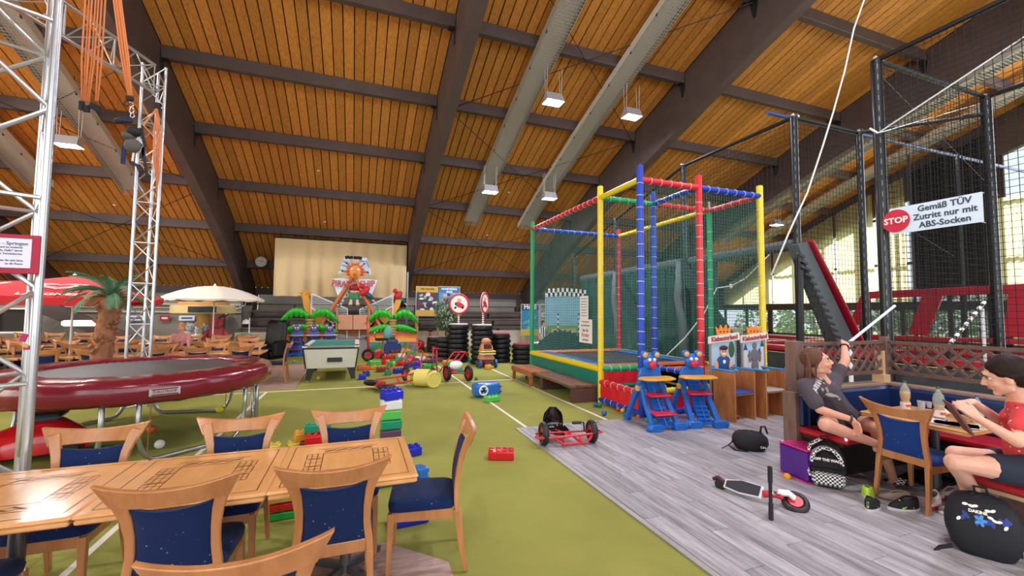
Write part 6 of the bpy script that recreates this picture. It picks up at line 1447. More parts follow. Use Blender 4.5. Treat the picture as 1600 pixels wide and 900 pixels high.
def prints(par, tree, name, m, shapes, c, xa, ya, off=.004):
    """shapes = polygons (2-D) fan-subdivided and dropped on the shirt along -n"""
    n = xa.cross(ya).normalized(); vs = []; fs = []
    for poly, tris in shapes:
        k0 = len(vs); ok = True; tmp = []
        for x, y in poly:
            p = c+xa*x+ya*y; h = tree.ray_cast(p+n*.3, -n, .8); tmp.append(h[0]+n*off if h[0] is not None else None)
        ds = sorted((v-c).dot(n) for v in tmp if v is not None); md = ds[len(ds)//2] if ds else 0; bad = {i for i, v in enumerate(tmp) if v is None or abs((v-c).dot(n)-md) > .11}
        vs += [v if v is not None else c for v in tmp]; fs += [tuple(i+k0 for i in t_) for t_ in tris if not bad & set(t_)]
    o = B().add(vs, fs).build(name, m); o.parent = par.parent; o.matrix_parent_inverse = par.matrix_parent_inverse; return o
def text_shapes(s, size, bold=.003, sx=1):
    cu = bpy.data.curves.new('tmp', 'FONT'); cu.body = s; cu.size = size; cu.align_x = 'CENTER'; cu.align_y = 'CENTER'; cu.offset = bold; cu.resolution_u = 3
    o = bpy.data.objects.new('tmp', cu); C.objects.link(o); dg = bpy.context.evaluated_depsgraph_get(); dg.update(); me = bpy.data.meshes.new_from_object(o.evaluated_get(dg)); sh = [([(v.co.x*sx, v.co.y) for v in me.vertices], [tuple(p.vertices) for p in me.polygons])]; bpy.data.objects.remove(o); return sh
from mathutils.bvhtree import BVHTree
def tree_of(o): return BVHTree.FromPolygons([v.co.copy() for v in o.data.vertices], [tuple(p.vertices) for p in o.data.polygons])

# ---- person on the corner bench, arm up on the lattice
K = 1.12
p1 = thing('person', 'person in a dark grey printed T-shirt on the corner bench, arm raised, legs crossed', 'person', (4.95, 3.0, .5))
hc = D(1277, 566, 4.45); nk = D(1279, 588, 4.5); chest = D(1288, 612, 4.52); belly = D(1305, 638, 4.55); pel = D(1318, 655, 4.6)
shR = D(1256, 603, 4.38); shL = D(1305, 590, 4.68); elR = D(1281, 640, 4.25); wrR = D(1332, 656, 4.12); elL = D(1321, 563, 4.72); wrL = D(1319, 541, 4.85)
hipR = D(1300, 660, 4.55); hipL = D(1330, 656, 4.7); knR = D(1290, 664, 4.12); anR = D(1376, 696, 4.12); knL = D(1368, 668, 4.25); anL = D(1397, 752, 4.32)
bd = Body()
P, q = head(bd, hc, RT*.85+Vector((0, 0, .24))-FW*.5, Vector((0, 0, 1))-RT*.22, K)
bd.cap(hc-Vector((0, 0, .07))-RT*.02, nk, .058, .062).cap(nk, chest, .07, .12)
bd.chain([(chest, .125), (belly, .125), (pel, .135)]).cap(shR, shL, .062, .06).cap(shR, chest, .062, .1).cap(shL, chest, .06, .1)
bd.chain([(shR, .058), (elR, .044), (wrR, .029)]).chain([(shL, .058), (elL, .045), (wrL, .030)])
bd.chain([(hipR, .105), ((hipR+knR)/2, .092), (knR, .066), ((knR*.7+anR*.3), .060), (anR, .036)]).chain([(hipL, .105), ((hipL+knL)/2, .09), (knL, .064), ((knL*.7+anL*.3), .058), (anL, .036)])
hand(bd, wrR, D(1342, 672, 4.05)-wrR, -RT, K, .5); hand(bd, wrL, D(1322, 531, 4.98)-wrL+Vector((0, 0, .03)), FW-Vector((0, 0, .8)), K, .95)
foot(bd, anR, RT*.8-FW*.1-Vector((0, 0, .25)), K); foot(bd, anL, D(1422, 768, 4.2)-D(1397, 760, 4.32), K)
body1 = bd.done('body', skin, p1, .0075, 5)
hair1 = mat('hair_brown', '#5d3f30', .6, bump=(60, .4), stretch=(1, 1, .2), spec=.25); face_bits(P, q, body1, K, hair1)
b = Body(); b.ell(P(0, -.03, .045), .108*K, (.83, .95, .92), q)
random.seed(4)
for i in range(34):
    a = random.uniform(-1, 1); s0_ = P(a*.075, -.05-.03*random.random(), .05+.05*random.random()); m0 = P(a*.095, -.075-.03*random.random(), -.04); e0 = P(a*.10+random.uniform(-.02, .02), -.09-.05*random.random(), -.15-.09*random.random()); b.chain([(s0_, .018), (m0, .016), (e0, .007)])
for i in range(8): a = random.choice((-1, 1)); b.chain([(P(a*.05, .045, .085), .014), (P(a*.082, .02, .04), .013), (P(a*.088, -.03, -.03), .012), (P(a*.09, -.05, -.13), .006)])
hb = b.done('hair', hair1, p1, .006, 2, .4)
shirt_m = mat('tshirt_grey', '#4a434c', .9, bump=(5, .5))
b = Body(); b.chain([(chest, .142), (belly, .145), (pel+Vector((0, 0, .02)), .152)]).cap(shR, shL, .078, .078).cap(shR, chest, .078, .125).cap(shL, chest, .078, .125).cap(nk-Vector((0, 0, .05)), chest, .078, .12)
b.chain([(shR, .078), (shR.lerp(elR, .72), .076)]).chain([(shL, .078), (shL.lerp(elL, .45), .074)])
sh1 = b.done('t_shirt', shirt_m, p1, .009, 4)
b = Body(); b.cap(pel, hipR, .15, .125).cap(pel, hipL, .15, .125).chain([(hipR, .125), (hipR.lerp(knR, .45), .108)]).chain([(hipL, .125), (hipL.lerp(knL, .45), .105)]); b.done('shorts', mat('shorts_black', '#1e1e24', .9), p1, .010, 3)
tr_ = tree_of(sh1); cpt = D(1298, 602, 4.2); xa = (D(1316, 585, 4.2)-D(1282, 606, 4.2)).normalized(); ya = UP-xa*UP.dot(xa); ya.normalize()
tw = mat('print_pale', '#d8d5d6', .8)
prints(sh1, tr_, 'lettering', tw, text_shapes('NIRVANA', .078, .003, .6), D(1296, 606, 4.2), xa, ya)
def blob(cx, cy, rx, ry, rot_=0, n=12): return ([(cx+rx*math.cos(2*PI*i/n)*math.cos(rot_)-ry*math.sin(2*PI*i/n)*math.sin(rot_), cy+rx*math.cos(2*PI*i/n)*math.sin(rot_)+ry*math.sin(2*PI*i/n)*math.cos(rot_)) for i in range(n)], [tuple(range(n))])
prints(sh1, tr_, 'printed_shape', mat('print_grey', '#a9a3a5', .8), [blob(.0, 0, .07, .025, .5), blob(.06, .03, .05, .02, 1.2), blob(.05, -.055, .06, .022, -.8), blob(.10, -.10, .04, .012, -1), blob(.0, .05, .015, .02), blob(.115, -.15, .016, .014)], D(1307, 621, 4.2), xa, ya, .003)
def acc(o, par): o.parent = par; o.matrix_parent_inverse = Matrix.Translation(-par.location); return o
acc(B().torus(wrR+(wrR-elR).normalized()*-.01, .036, .006, 18, 6, wrR-elR).torus(wrR-(wrR-elR).normalized()*.02, .037, .005, 18, 6, wrR-elR).build('bracelet', mat('bracelet', '#4b4450', .5), smooth=True), p1); acc(B().torus(wrL, .037, .008, 18, 6, wrL-elL).build('watch', blackp, smooth=True), p1)
fd = (D(1422, 768, 4.2)-D(1397, 760, 4.32)).normalized(); sl = anL-Vector((0, 0, .095)); chk = bpy.data.materials.new('checker_band'); chk.use_nodes = True; nt = chk.node_tree; cc = nt.nodes.new('ShaderNodeTexChecker'); cc.inputs['Scale'].default_value = 44; cc.inputs['Color1'].default_value = (.75, .75, .75, 1); cc.inputs['Color2'].default_value = (.01, .01, .012, 1); tc = nt.nodes.new('ShaderNodeTexCoord'); nt.links.new(tc.outputs['Object'], cc.inputs['Vector']); nt.links.new(cc.outputs[0], nt.nodes['Principled BSDF'].inputs['Base Color'])
t = thing('slide_sandal', 'chequered black and white slide sandal on the foot under the table', 'sandal', (sl.x, sl.y, .01), math.atan2(fd.y, fd.x)-PI/2)
B().prism([(.045*math.cos(a_)*(1.1 if math.sin(a_) > 0 else .85), .05+.14*math.sin(a_)) for a_ in [2*PI*i/20 for i in range(20)]], .025).build('sole', blackp, t)
B().grid([[(.056*math.cos(PI*i/10), yy+.07, .02+.062*math.sin(PI*i/10)) for i in range(11)] for yy in (-.035, 0, .04)]).build('strap', chk, t, smooth=True)

# ---- person in the red dotted shirt at the right edge
K = 1.1
p2 = thing('person', 'person in a coral red dotted shirt and navy shorts holding a tablet', 'person', (4.85, 1.8, .5))
hc = D(1570, 589, 3.12); nk = D(1591, 622, 3.12); chest = D(1600, 662, 3.15); belly = D(1606, 695, 3.17); pel = D(1612, 728, 3.2)
shR = D(1602, 650, 2.98); shL = D(1590, 645, 3.32); elR = D(1590, 690, 2.9); wrR = D(1530, 655, 2.98); elL = D(1568, 662, 3.3); wrL = D(1520, 628, 3.15)
hipR = D(1606, 738, 3.08); hipL = D(1600, 728, 3.35); knR = D(1490, 722, 3.08); anR = D(1532, 782, 3.38); knL = D(1492, 708, 3.3); anL = D(1512, 775, 3.5)
bd = Body(); P, q = head(bd, hc, -RT*.66-Vector((0, 0, .3))+FW*.62, Vector((0, 0, 1))-RT*.2, K)
bd.cap(hc+RT*.03-Vector((0, 0, .05)), nk, .055, .058).cap(nk, chest, .062, .11).chain([(chest, .12), (belly, .115), (pel, .135)]).cap(shR, shL, .058, .058).cap(shR, chest, .058, .1).cap(shL, chest, .058, .1)
bd.chain([(shR, .053), (elR, .042), (wrR, .027)]).chain([(shL, .053), (elL, .042), (wrL, .027)])
bd.chain([(hipR, .1), ((hipR+knR)/2, .082), (knR, .058), ((knR*.7+anR*.3), .055), (anR, .034)]).chain([(hipL, .1), ((hipL+knL)/2, .08), (knL, .057), ((knL*.7+anL*.3), .054), (anL, .034)])
hand(bd, wrR, D(1503, 634, 3.02)-wrR, Vector((0, 0, -.3))+FW, K, .55); hand(bd, wrL, D(1495, 630, 3.1)-wrL, Vector((0, 0, -1)), K, .8)
foot(bd, anR, -RT*.7-FW*.4, K); foot(bd, anL, -RT*.7-FW*.4, K)
body2 = bd.done('body', skin2, p2, .0075, 5); hair2 = mat('hair_dark', '#241813', .6, bump=(60, .25), stretch=(1, 1, .3), spec=.25); face_bits(P, q, body2, K, hair2)
b = Body(); b.ell(P(0, -.032, .05), .110*K, (.83, .98, .92), q).ell(P(0, -.07, .0), .085*K, (.9, .8, 1), q).ell(P(0, -.15, .055), .052*K, (1, 1, 1), q)
for a in (-1, 1): b.chain([(P(a*.025, .052, .088), .016), (P(a*.068, .03, .058), .014), (P(a*.082, -.025, .015), .016), (P(a*.05, -.11, .02), .02)])
random.seed(8)
for i in range(10): b.chain([(P(random.uniform(-.03, .03), -.15, .06), .012), (P(random.uniform(-.06, .06), -.20+random.uniform(-.03, .03), .08+random.uniform(-.06, .05)), .004)])
b.done('hair', hair2, p2, .006, 2, .4)
cor = bpy.data.materials.new('coral_dotted'); cor.use_nodes = True; nt = cor.node_tree; pb_ = nt.nodes['Principled BSDF']; pb_.inputs['Roughness'].default_value = .9; tc = nt.nodes.new('ShaderNodeTexCoord'); v = nt.nodes.new('ShaderNodeTexVoronoi'); v.inputs['Scale'].default_value = 26; nt.links.new(tc.outputs['Object'], v.inputs['Vector']); r = nt.nodes.new('ShaderNodeMapRange'); r.inputs[1].default_value = .15; r.inputs[2].default_value = .2; r.inputs[3].default_value = 1; r.inputs[4].default_value = 0; nt.links.new(v.outputs['Distance'], r.inputs[0]); mx = nt.nodes.new('ShaderNodeMix'); mx.data_type = 'RGBA'; mx.inputs['A'].default_value = (*lin('#cf4145'), 1); mx.inputs['B'].default_value = (*lin('#f0cdc6'), 1); nt.links.new(r.outputs[0], mx.inputs['Factor']); nt.links.new(mx.outputs['Result'], pb_.inputs['Base Color'])
b = Body(); b.chain([(chest, .137), (belly, .135), (pel+Vector((0, 0, .03)), .148)]).cap(shR, shL, .073, .073).cap(shR, chest, .073, .12).cap(shL, chest, .073, .12).cap(nk-Vector((0, 0, .06)), chest, .068, .115).chain([(shR, .073), (shR.lerp(elR, .5), .070)]).chain([(shL, .073), (shL.lerp(elL, .5), .068)])
b.done('shirt', cor, p2, .009, 4)
b = Body(); b.cap(pel, hipR, .148, .118).cap(pel, hipL, .148, .118).chain([(hipR, .118), (hipR.lerp(knR, .42), .102)]).chain([(hipL, .118), (hipL.lerp(knL, .42), .1)]); b.done('shorts', mat('shorts_navy', '#232b3a', .9, bump=(20, .3)), p2, .010, 3)
# tablet in the hands
tb_ = D(1497, 652, 3.02); t = thing('tablet', 'brown-cased tablet held up at the table', 'tablet', tuple(tb_)); qq = Matrix((-(RT*.55+FW*.8).normalized(), (Vector((0, 0, 1))*.85-RT*.45).normalized(), Vector((0, 0, 0)))); xa_ = (RT*.5+FW*.85).normalized(); ya_ = (Vector((0, 0, 1))*.8-RT*.5); ya_ = (ya_-xa_*ya_.dot(xa_)).normalized(); za_ = xa_.cross(ya_); rr = Matrix((xa_, ya_, za_)).transposed()
B().rbox((0, 0, 0), (.17, .235, .012), .004, rot=rr).build('case', mat('case_brown', '#6b3c2c', .5), t); B().box(za_*.008, (.15, .21, .003), rot=rr).build('screen', mat('screen', '#2b3550', .1), t)
# ---- smaller figures: child in a striped shirt, guest in the cafe
def small_person(name_label, x, y, z, s, top, bottom, hairm, rz=0, seated=False, stripes=None):
    t = thing('person', name_label, 'person', (x, y, z)); o = t.location.copy(); bd = Body(); V3 = lambda a, b_, c_: o+Matrix.Rotation(rz, 3, 'Z') @ (Vector((a, b_, c_))*s)
    hz = .86 if seated else 1.0; dz = -.4 if seated else 0
    P, q = head(bd, V3(0, 0, 1.60+dz), Matrix.Rotation(rz, 3, 'Z') @ Vector((0, -1, -.05)), (0, 0, 1), s*1.0)
    bd.cap(V3(0, 0, 1.53+dz), V3(0, .01, 1.43+dz), .05*s, .055*s).chain([(V3(0, 0, 1.32+dz), .12*s), (V3(0, 0, 1.12+dz), .11*s), (V3(0, 0, .96+dz), .125*s)]).cap(V3(-.15, 0, 1.38+dz), V3(.15, 0, 1.38+dz), .055*s)
    for e in (-1, 1):
        if seated: w = V3(e*.12, -.3, .93+dz); bd.chain([(V3(e*.16, 0, 1.38+dz), .05*s), (V3(e*.22, -.08, 1.1+dz), .04*s), (w, .027*s)]); hand(bd, w, Matrix.Rotation(rz, 3, 'Z') @ Vector((0, -1, 0)), (0, 0, -1), s, .4); bd.chain([(V3(e*.09, 0, .92+dz), .09*s), (V3(e*.12, -.42, .9+dz), .06*s), (V3(e*.12, -.44, .1), .035*s)]); foot(bd, V3(e*.12, -.44, .09), Matrix.Rotation(rz, 3, 'Z') @ Vector((0, -1, 0)), s)
        else: w = V3(e*.25, -.05, .88); bd.chain([(V3(e*.16, 0, 1.38), .05*s), (V3(e*.23, .02, 1.1), .04*s), (w, .027*s)]); hand(bd, w, (0, 0, -1), (-e, 0, 0), s, .4); bd.chain([(V3(e*.09, 0, .92), .09*s), (V3(e*.1, -.01, .5), .06*s), (V3(e*.1, 0, .1), .035*s)]); foot(bd, V3(e*.1, 0, .09), Matrix.Rotation(rz, 3, 'Z') @ Vector((0, -1, 0)), s)
    bo = bd.done('body', skin, t, .012*s+.002, 3); face_bits(P, q, bo, s, hairm)
    b = Body(); b.ell(P(0, -.03, .045), .112*s, (.85, .95, .95), q).ell(P(0, -.06, -.02), .09*s, (.95, .7, 1.1), q); b.done('hair', hairm, t, .014*s, 1)
    b = Body(); b.chain([(V3(0, 0, 1.32+dz), .137*s), (V3(0, 0, 1.12+dz), .13*s), (V3(0, 0, .98+dz), .14*s)]).cap(V3(-.15, 0, 1.38+dz), V3(.15, 0, 1.38+dz), .07*s)
    for e in (-1, 1): b.cap(V3(e*.16, 0, 1.38+dz), V3(e*.2, -.02, 1.2+dz), .068*s, .062*s)
    b.done('shirt', top, t, .014*s, 2)
    b = Body(); b.cap(V3(0, 0, .96+dz), V3(0, 0, .92+dz), .14*s)
    for e in (-1, 1): b.cap(V3(e*.09, 0, .92+dz), V3(e*.11, -.2 if seated else 0, (.91 if seated else .62)+dz*1), .108*s, .095*s)
    b.done('trousers', bottom, t, .014*s, 2); return t
stm = bpy.data.materials.new('striped_jersey'); stm.use_nodes = True; nt = stm.node_tree; wv = nt.nodes.new('ShaderNodeTexWave'); wv.inputs['Scale'].default_value = 3.4; wv.bands_direction = 'X'; tc = nt.nodes.new('ShaderNodeTexCoord'); nt.links.new(tc.outputs['Object'], wv.inputs['Vector']); cr = nt.nodes.new('ShaderNodeValToRGB'); cr.color_ramp.interpolation = 'CONSTANT'; cr.color_ramp.elements[0].color = (.02, .02, .025, 1); cr.color_ramp.elements[1].color = (.8, .8, .78, 1); cr.color_ramp.elements[1].position = .42; nt.links.new(wv.outputs[0], cr.inputs[0]); nt.links.new(cr.outputs[0], nt.nodes['Principled BSDF'].inputs['Base Color'])
p = at(849, 545, 'y', 14.3)
small_person('child in a black and white striped shirt standing behind the cage net', p.x, 14.3, 0, .82, stm, mat('shorts_white', '#c9c6c0', .8), hair2, R(15))
p = at(266, 520, 'y', 13.25)
small_person('guest in a pink top seated at the cafe tables behind the far mast', p.x, 13.95, .02, 1.0, mat('top_pink', '#c98a86', .8), mat('trousers_dark', '#2a2a33', .9), mat('hair_fair', '#b08862', .6), 0, True)
# ================================================================ corner booth with lattice screen
bdark = wood('booth_wood', '#6e5348', '#55403a', 2.2, (1.2, 6, 6), .55, per=.06); bpale = wood('booth_ledge', '#9a7f6c', '#7c6455', 2, (1, 6, 6), .5); redv = mat('booth_red', '#b3202e', .35, coat=.15, bump=(4, .15)); navyv = mat('booth_navy', '#132c58', .35, coat=.15, bump=(4, .15)); newwood = mat('new_wood', '#c9a67c', .6)
BX0, BY1, BX1, SZ = 4.64, 3.42, 6.30, .50
bt = thing('corner_booth', 'corner booth with red vinyl seats, navy backrests and brown wooden walls', 'booth', (BX0, BY1, 0)); O_ = Vector((BX0, BY1, 0))
def bx(c, d, m, name, bev=.0, r=None): 
    o = B(); (o.rbox(Vector(c)-O_, d, r) if r else o.box(Vector(c)-O_, d)); return o.build(name, m, bt, bevel=bev)
bx(((BX0+BX1)/2, BY1+.05, .43), (BX1-BX0, .05, .86), bdark, 'back_panel'); bx((BX1+.05, 1.9, .43), (.05, 3.1, .86), bdark, 'back_panel')
bx((BX0+.02, BY1+.0, .44), (.15, .15, .88), wood('post_weathered', '#7d6156', '#5f4a43', 2.5, (6, 6, 1), .6), 'corner_post', r=.006); bx((BX0+.05, BY1+.0, 1.16), (.13, .13, .56), mat('wood_unused', '#000') if False else wood('post_weathered', '', ''), 'upper_post', r=.006); bx((BX0+.05, BY1, .94), (.135, .135, .12), bdark, 'post_collar', r=.004)
bx(((BX0+BX1)/2+.08, BY1+.03, .885), (BX1-BX0-.1, .17, .035), bpale, 'ledge', r=.006); bx((BX1+.03, 1.86, .885), (.17, 3.1, .035), bpale, 'ledge', r=.006)
bx((BX1-.07, BY1+.0, .95), (.13, .13, .10), newwood, 'wood_block', r=.004); bx((BX1-.02, BY1+.02, 1.14), (.09, .09, .30), newwood, 'inner_post', r=.004)
bx((BX1+.02, BY1+.0, 1.18), (.08, .08, .58), bdark, 'lattice_post', r=.005); 
bx((5.46, BY1-.05, .68), (1.62, .10, .38), navyv, 'backrest', r=.03); bx((BX1-.05, 1.95, .68), (.10, 2.8, .38), navyv, 'backrest', r=.03); bx((BX0+.13, BY1-.06, .62), (.05, .11, .5), navyv, 'backrest_end', r=.015)
bx((5.46, 3.11, SZ-.035), (1.66, .5, .07), redv, 'seat_cushion', r=.02); bx((6.03, 1.72, SZ-.035), (.46, 2.28, .07), redv, 'seat_cushion', r=.02)
bx((5.46, 3.22, .2), (1.5, .25, .4), mat('booth_plinth', '#2b2220', .8), 'plinth'); bx((6.1, 1.75, .2), (.3, 2.2, .4), mat('booth_plinth', ''), 'plinth'); bx((5.46, 3.12, SZ-.085), (1.62, .42, .03), mat('booth_plinth', ''), 'seat_board')
# front bench
fb = thing('booth_bench', 'red vinyl bench on dark wood supports in the lower right corner', 'bench', (5.4, 1.80, 0))
B().rbox((.02, 0, SZ-.04), (1.66, .42, .085), .03).build('seat_cushion', redv, fb, smooth='auto'); B().box((.02, 0, SZ-.10), (1.6, .38, .03)).build('seat_board', newwood, fb); B().box((.25, -.10, .2), (1.1, .05, .4)).build('front_board', bdark, fb); B().box((.8, 0, .2), (.05, .36, .4)).box((-.28, 0, .2), (.05, .36, .4)).build('support', bdark, fb)
# lattice: every slat a piece
def lattice(p0, p1, z0, z1, pitch=.155):
    p0, p1 = Vector(p0), Vector(p1); ax = (p1-p0); L = ax.length; ax.normalize(); nr = ax.cross(Vector((0, 0, 1))); H = z1-z0
    for z in (z0, z1): B().sweep([p0+Vector((0, 0, z)), p1+Vector((0, 0, z))], (.035, .04), nr).build('lattice_rail', bdark, bt, smooth=False)
    n = int((L+H)/pitch)+1
    for s in (1, -1):
        for k in range(n+1):
            u = k*pitch-H if s > 0 else k*pitch
            a, c = (u, z0), (u+s*H*1.0, z1)
            if s < 0: a, c = (u, z0), (u-H, z1)
            pts = []
            for (uu, zz), (vv, yy) in (((a), (c)),):
                t0_, t1_ = 0., 1.; du = vv-uu
                if du != 0:
                    ta, tb2 = sorted(((0-uu)/du, (L-uu)/du)); t0_, t1_ = max(0, ta), min(1, tb2)
                if t1_-t0_ > .03: pts = [(uu+du*t0_, zz+(yy-zz)*t0_), (uu+du*t1_, zz+(yy-zz)*t1_)]
            if pts: B().sweep([p0+ax*pts[0][0]+nr*s*.006+Vector((0, 0, pts[0][1])), p0+ax*pts[1][0]+nr*s*.006+Vector((0, 0, pts[1][1]))], (.012, .030), nr).build('slat', bdark, bt)
lattice(Vector((BX0+.12, BY1, 0))-O_, Vector((BX1, BY1, 0))-O_, 1.03, 1.40); lattice(Vector((BX1+.04, BY1-.02, 0))-O_, Vector((BX1+.04, .35, 0))-O_, 1.03, 1.40)
for y in (2.0, .5): bx((BX1+.04, y, .96), (.05, .05, .15), blackp, 'stand_off')
# table and chair in the booth
dup(t0, (5.34, 2.50, .008), R(1), 'beech table in the corner booth with bottles and papers', 'booth furniture')
c5 = dup(ch0, (4.99, 2.45, .008), R(-93), 'beech chair with bright blue back standing at the booth table', 'booth furniture', mats={navy_fab: blue_fab})
TZ_ = .754
def tp(px, py): return G(px, py, TZ_)
# bottles
pet = mat('pet_clear', '#cfd8cf', .08, alpha=.28); juice = mat('juice', '#b98a2a', .25); capg = mat('cap_green', '#1e6b45', .4); capb = mat('cap_blue', '#1b3fa0', .4); lab = mat('label_paper', '#e9ddd8', .6); labr = mat('label_orange', '#d8552e', .6)
def bottle(x, y, label, level, s=1.0, water=False):
    t = thing('bottle', label, 'bottle', (x, y, TZ_), 0, 'bottles on the booth table'); prof = [(.0, .0), (.036, .0), (.041, .015), (.041, .09), (.034, .105), (.041, .125), (.044, .16), (.044, .19), (.036, .225), (.016, .262), (.013, .275), (.013, .285)]
    B().lathe([(r*s, z*s) for r, z in prof], 20, cap=False).build('body', pet, t, smooth=True)
    if not water: lv = [(max(0, r-.003)*s, (z+.002)*s) for r, z in prof if z <= level]; lv.append((0, lv[-1][1])); B().lathe(lv, 20, cap=False).build('drink', juice, t, smooth=True)
    B().cyl((0, 0, .283*s), (0, 0, .303*s), .0155*s, 14).build('cap', capb if water else capg, t, smooth='auto')
    if not water: B().lathe([(.0425, .02), (.0425, .085)], 20, cap=False).build('paper_label', lab, t, smooth=True); B().box((-.02, -.038, .055), (.04, .008, .025), rz=-.5).ball((.01, -.041, .045), .014, 8, 6, (1, .3, 1)).build('label_print', labr, t)
q = tp(1416, 642); bottle(q.x+.03, q.y+.02, 'apple juice bottle with green cap, the fuller one behind the chair', .19); q = tp(1468, 654); bottle(q.x, q.y, 'apple juice bottle with green cap, half empty, in the middle of the booth table', .13); q = tp(1509, 650); bottle(5.62, 2.30, 'small water bottle with a blue cap behind the tablet', .1, .75, True)
def cup(px, py, label, s=1): q = tp(px, py); o = B().lathe([(0, .002), (.026*s, .0), (.036*s, .09*s), (.034*s, .09*s), (.025*s, .004)], 16, (0, 0, 0), cap=False).build('plastic_cup', mat('cup_clear', '#cfd3d6', .1, alpha=.45), loc=(q.x, q.y, TZ_), smooth='auto'); props(o, label, 'cup', 'plastic cups on the booth table')
cup(1440, 640, 'frosted plastic cup standing between the two juice bottles'); cup(1452, 637, 'low plastic cup beside the frosted one', .7); cup(1532, 652, 'clear plastic cup at the right end of the booth table')
papr = mat('paper_sheet', '#cfd2da', .7)
for px, py, a_, lb, m in ((1478, 668, .3, 'white paper sheet on the booth table under the tablet', papr), (1452, 660, -.2, 'paper sheet with blue writing on the booth table', papr), (1520, 672, .5, 'open notebook page at the table edge', mat('paper_grey', '#b9bcc8', .7))):
    q = tp(px, py); o = B().box((0, 0, 0), (.21, .29, .002), rz=a_).build('paper', m, loc=(min(max(q.x, 5.14), 5.6), min(max(q.y, 2.25), 2.7), TZ_+.002+.002*(px % 3)), smooth=False); props(o, lb, 'paper')
o = B().cyl((-.06, 0, 0), (.06, .03, 0), .005, 6).build('pen', mat('pen_blue', '#2440c0', .4), loc=(5.2, 2.33, TZ_+.012)); props(o, 'blue pen lying on the papers', 'pen')
o = B().rbox((0, 0, 0), (.08, .15, .01), .003).build('phone', blackp, loc=(5.13, 2.80, TZ_+.006)); props(o, 'black phone on the booth table near the crossed leg', 'phone')
t = thing('snack_bag', 'crumpled cream paper bag between the bottles', 'paper bag', (5.48, 2.5, TZ_)); B().rbox((0, 0, .04), (.13, .09, .08), .03, tz=.8).build('body', mat('paper_cream', '#d9c6a2', .8), t)

# ================================================================ bags, cube, shoes, toys on the laminate
t = thing('foam_cube', 'purple vinyl foam cube with pink top and seams', 'foam cube', (4.56, 3.36, .0)); pv = mat('purple_vinyl', '#4f1f86', .3, coat=.2, bump=(6, .3)); pk = mat('pink_vinyl', '#c52f7f', .35, coat=.15)
B().rbox((0, 0, .175), (.34, .38, .31), .02).build('body', pv, t, smooth='auto'); B().rbox((0, 0, .335), (.345, .385, .02), .008).build('top_panel', pk, t); B().rbox((0, 0, .014), (.345, .385, .02), .008).build('bottom_seam', pk, t)
t.rotation_euler.z = R(-8); t.location = (4.52, 3.22, .008); t.scale = (.86, .9, 1.0)
def blobbag(t, m, w_, d_, h_, name='body', lean=0, e=.55, n=20):
    P = []
    for j in range(13):
        v_ = j/12; zz = h_*(1-(1-v_)**1.0); k = (math.sin(PI*(.12+.80*v_))**.45) if j < 12 else .12; row = []
        for i in range(n+1):
            a_ = 2*PI*i/n; c_, s_ = math.cos(a_), math.sin(a_); row.append((math.copysign(abs(c_)**e, c_)*w_/2*k, math.copysign(abs(s_)**e, s_)*d_/2*k*(1.15-.35*v_)+lean*v_, zz+.008*math.sin(i*1.9+j)))
        P.append(row)
    P = [[(0, 0, 0)]*(n+1)]+P+[[(0, lean, h_)]*(n+1)]
    return B().grid(P).build(name, m, t, smooth=True)
# chequered backpack
ckm = bpy.data.materials.new('bag_checker'); ckm.use_nodes = True; nt = ckm.node_tree; cc = nt.nodes.new('ShaderNodeTexChecker'); cc.inputs['Scale'].default_value = 55; cc.inputs['Color1'].default_value = (.78, .78, .78, 1); cc.inputs['Color2'].default_value = (.01, .01, .012, 1); tc = nt.nodes.new('ShaderNodeTexCoord'); mp = nt.nodes.new('ShaderNodeMapping'); mp.inputs['Rotation'].default_value = (0, .0, .0); mp.inputs['Location'].default_value = (.003, .003, .003); nt.links.new(tc.outputs['Object'], mp.inputs[0]); nt.links.new(mp.outputs[0], cc.inputs['Vector']); nt.links.new(cc.outputs[0], nt.nodes['Principled BSDF'].inputs['Base Color'])
blk = mat('bag_black', '#15161b', .75, bump=(40, .2)); q = G(1302, 768); t = thing('backpack', 'black backpack with black and white chequered straps and pocket', 'backpack', (q.x+.08, q.y+.12, .008), R(-52))
blobbag(t, blk, .34, .22, .44, lean=.05)
B().rbox((0.01, -.12, .10), (.27, .07, .15), .03).build('front_pocket', ckm, t, smooth='auto'); B().rbox((0.01, -.118, .185), (.28, .075, .03), .012).build('zip_band', blk, t, smooth='auto')
for s in (-1, 1): B().sweep([(-.13+.0*s, -.08+.02*s, .10), (-.17, -.03+.03*s, .25), (-.12, .0+.04*s, .39), (-.03, .03+.02*s, .45)], [(.05, .02)]*4, (.3, 1, 0)).build('strap', ckm, t, smooth='auto')
B().sweep([(.125*math.cos(a_), -.112+.05*max(0, math.sin(a_))**2, .25+.14*math.sin(a_)) for a_ in [PI*i/10 for i in range(11)]], (.06, .03), (0, 1, 0)).build('top_band', ckm, t, smooth='auto')
B().tube([(-.04, .03, .43), (-.03, .03, .48), (.03, .03, .48), (.05, .03, .42)], .009, 6).build('handle', blk, t, smooth=True); text('"OFF THE WALL"', .036, whitish, t, (0.01, -.128, .285), (PI/2+.12, 0, 0), sx=.9, bold=.0015)
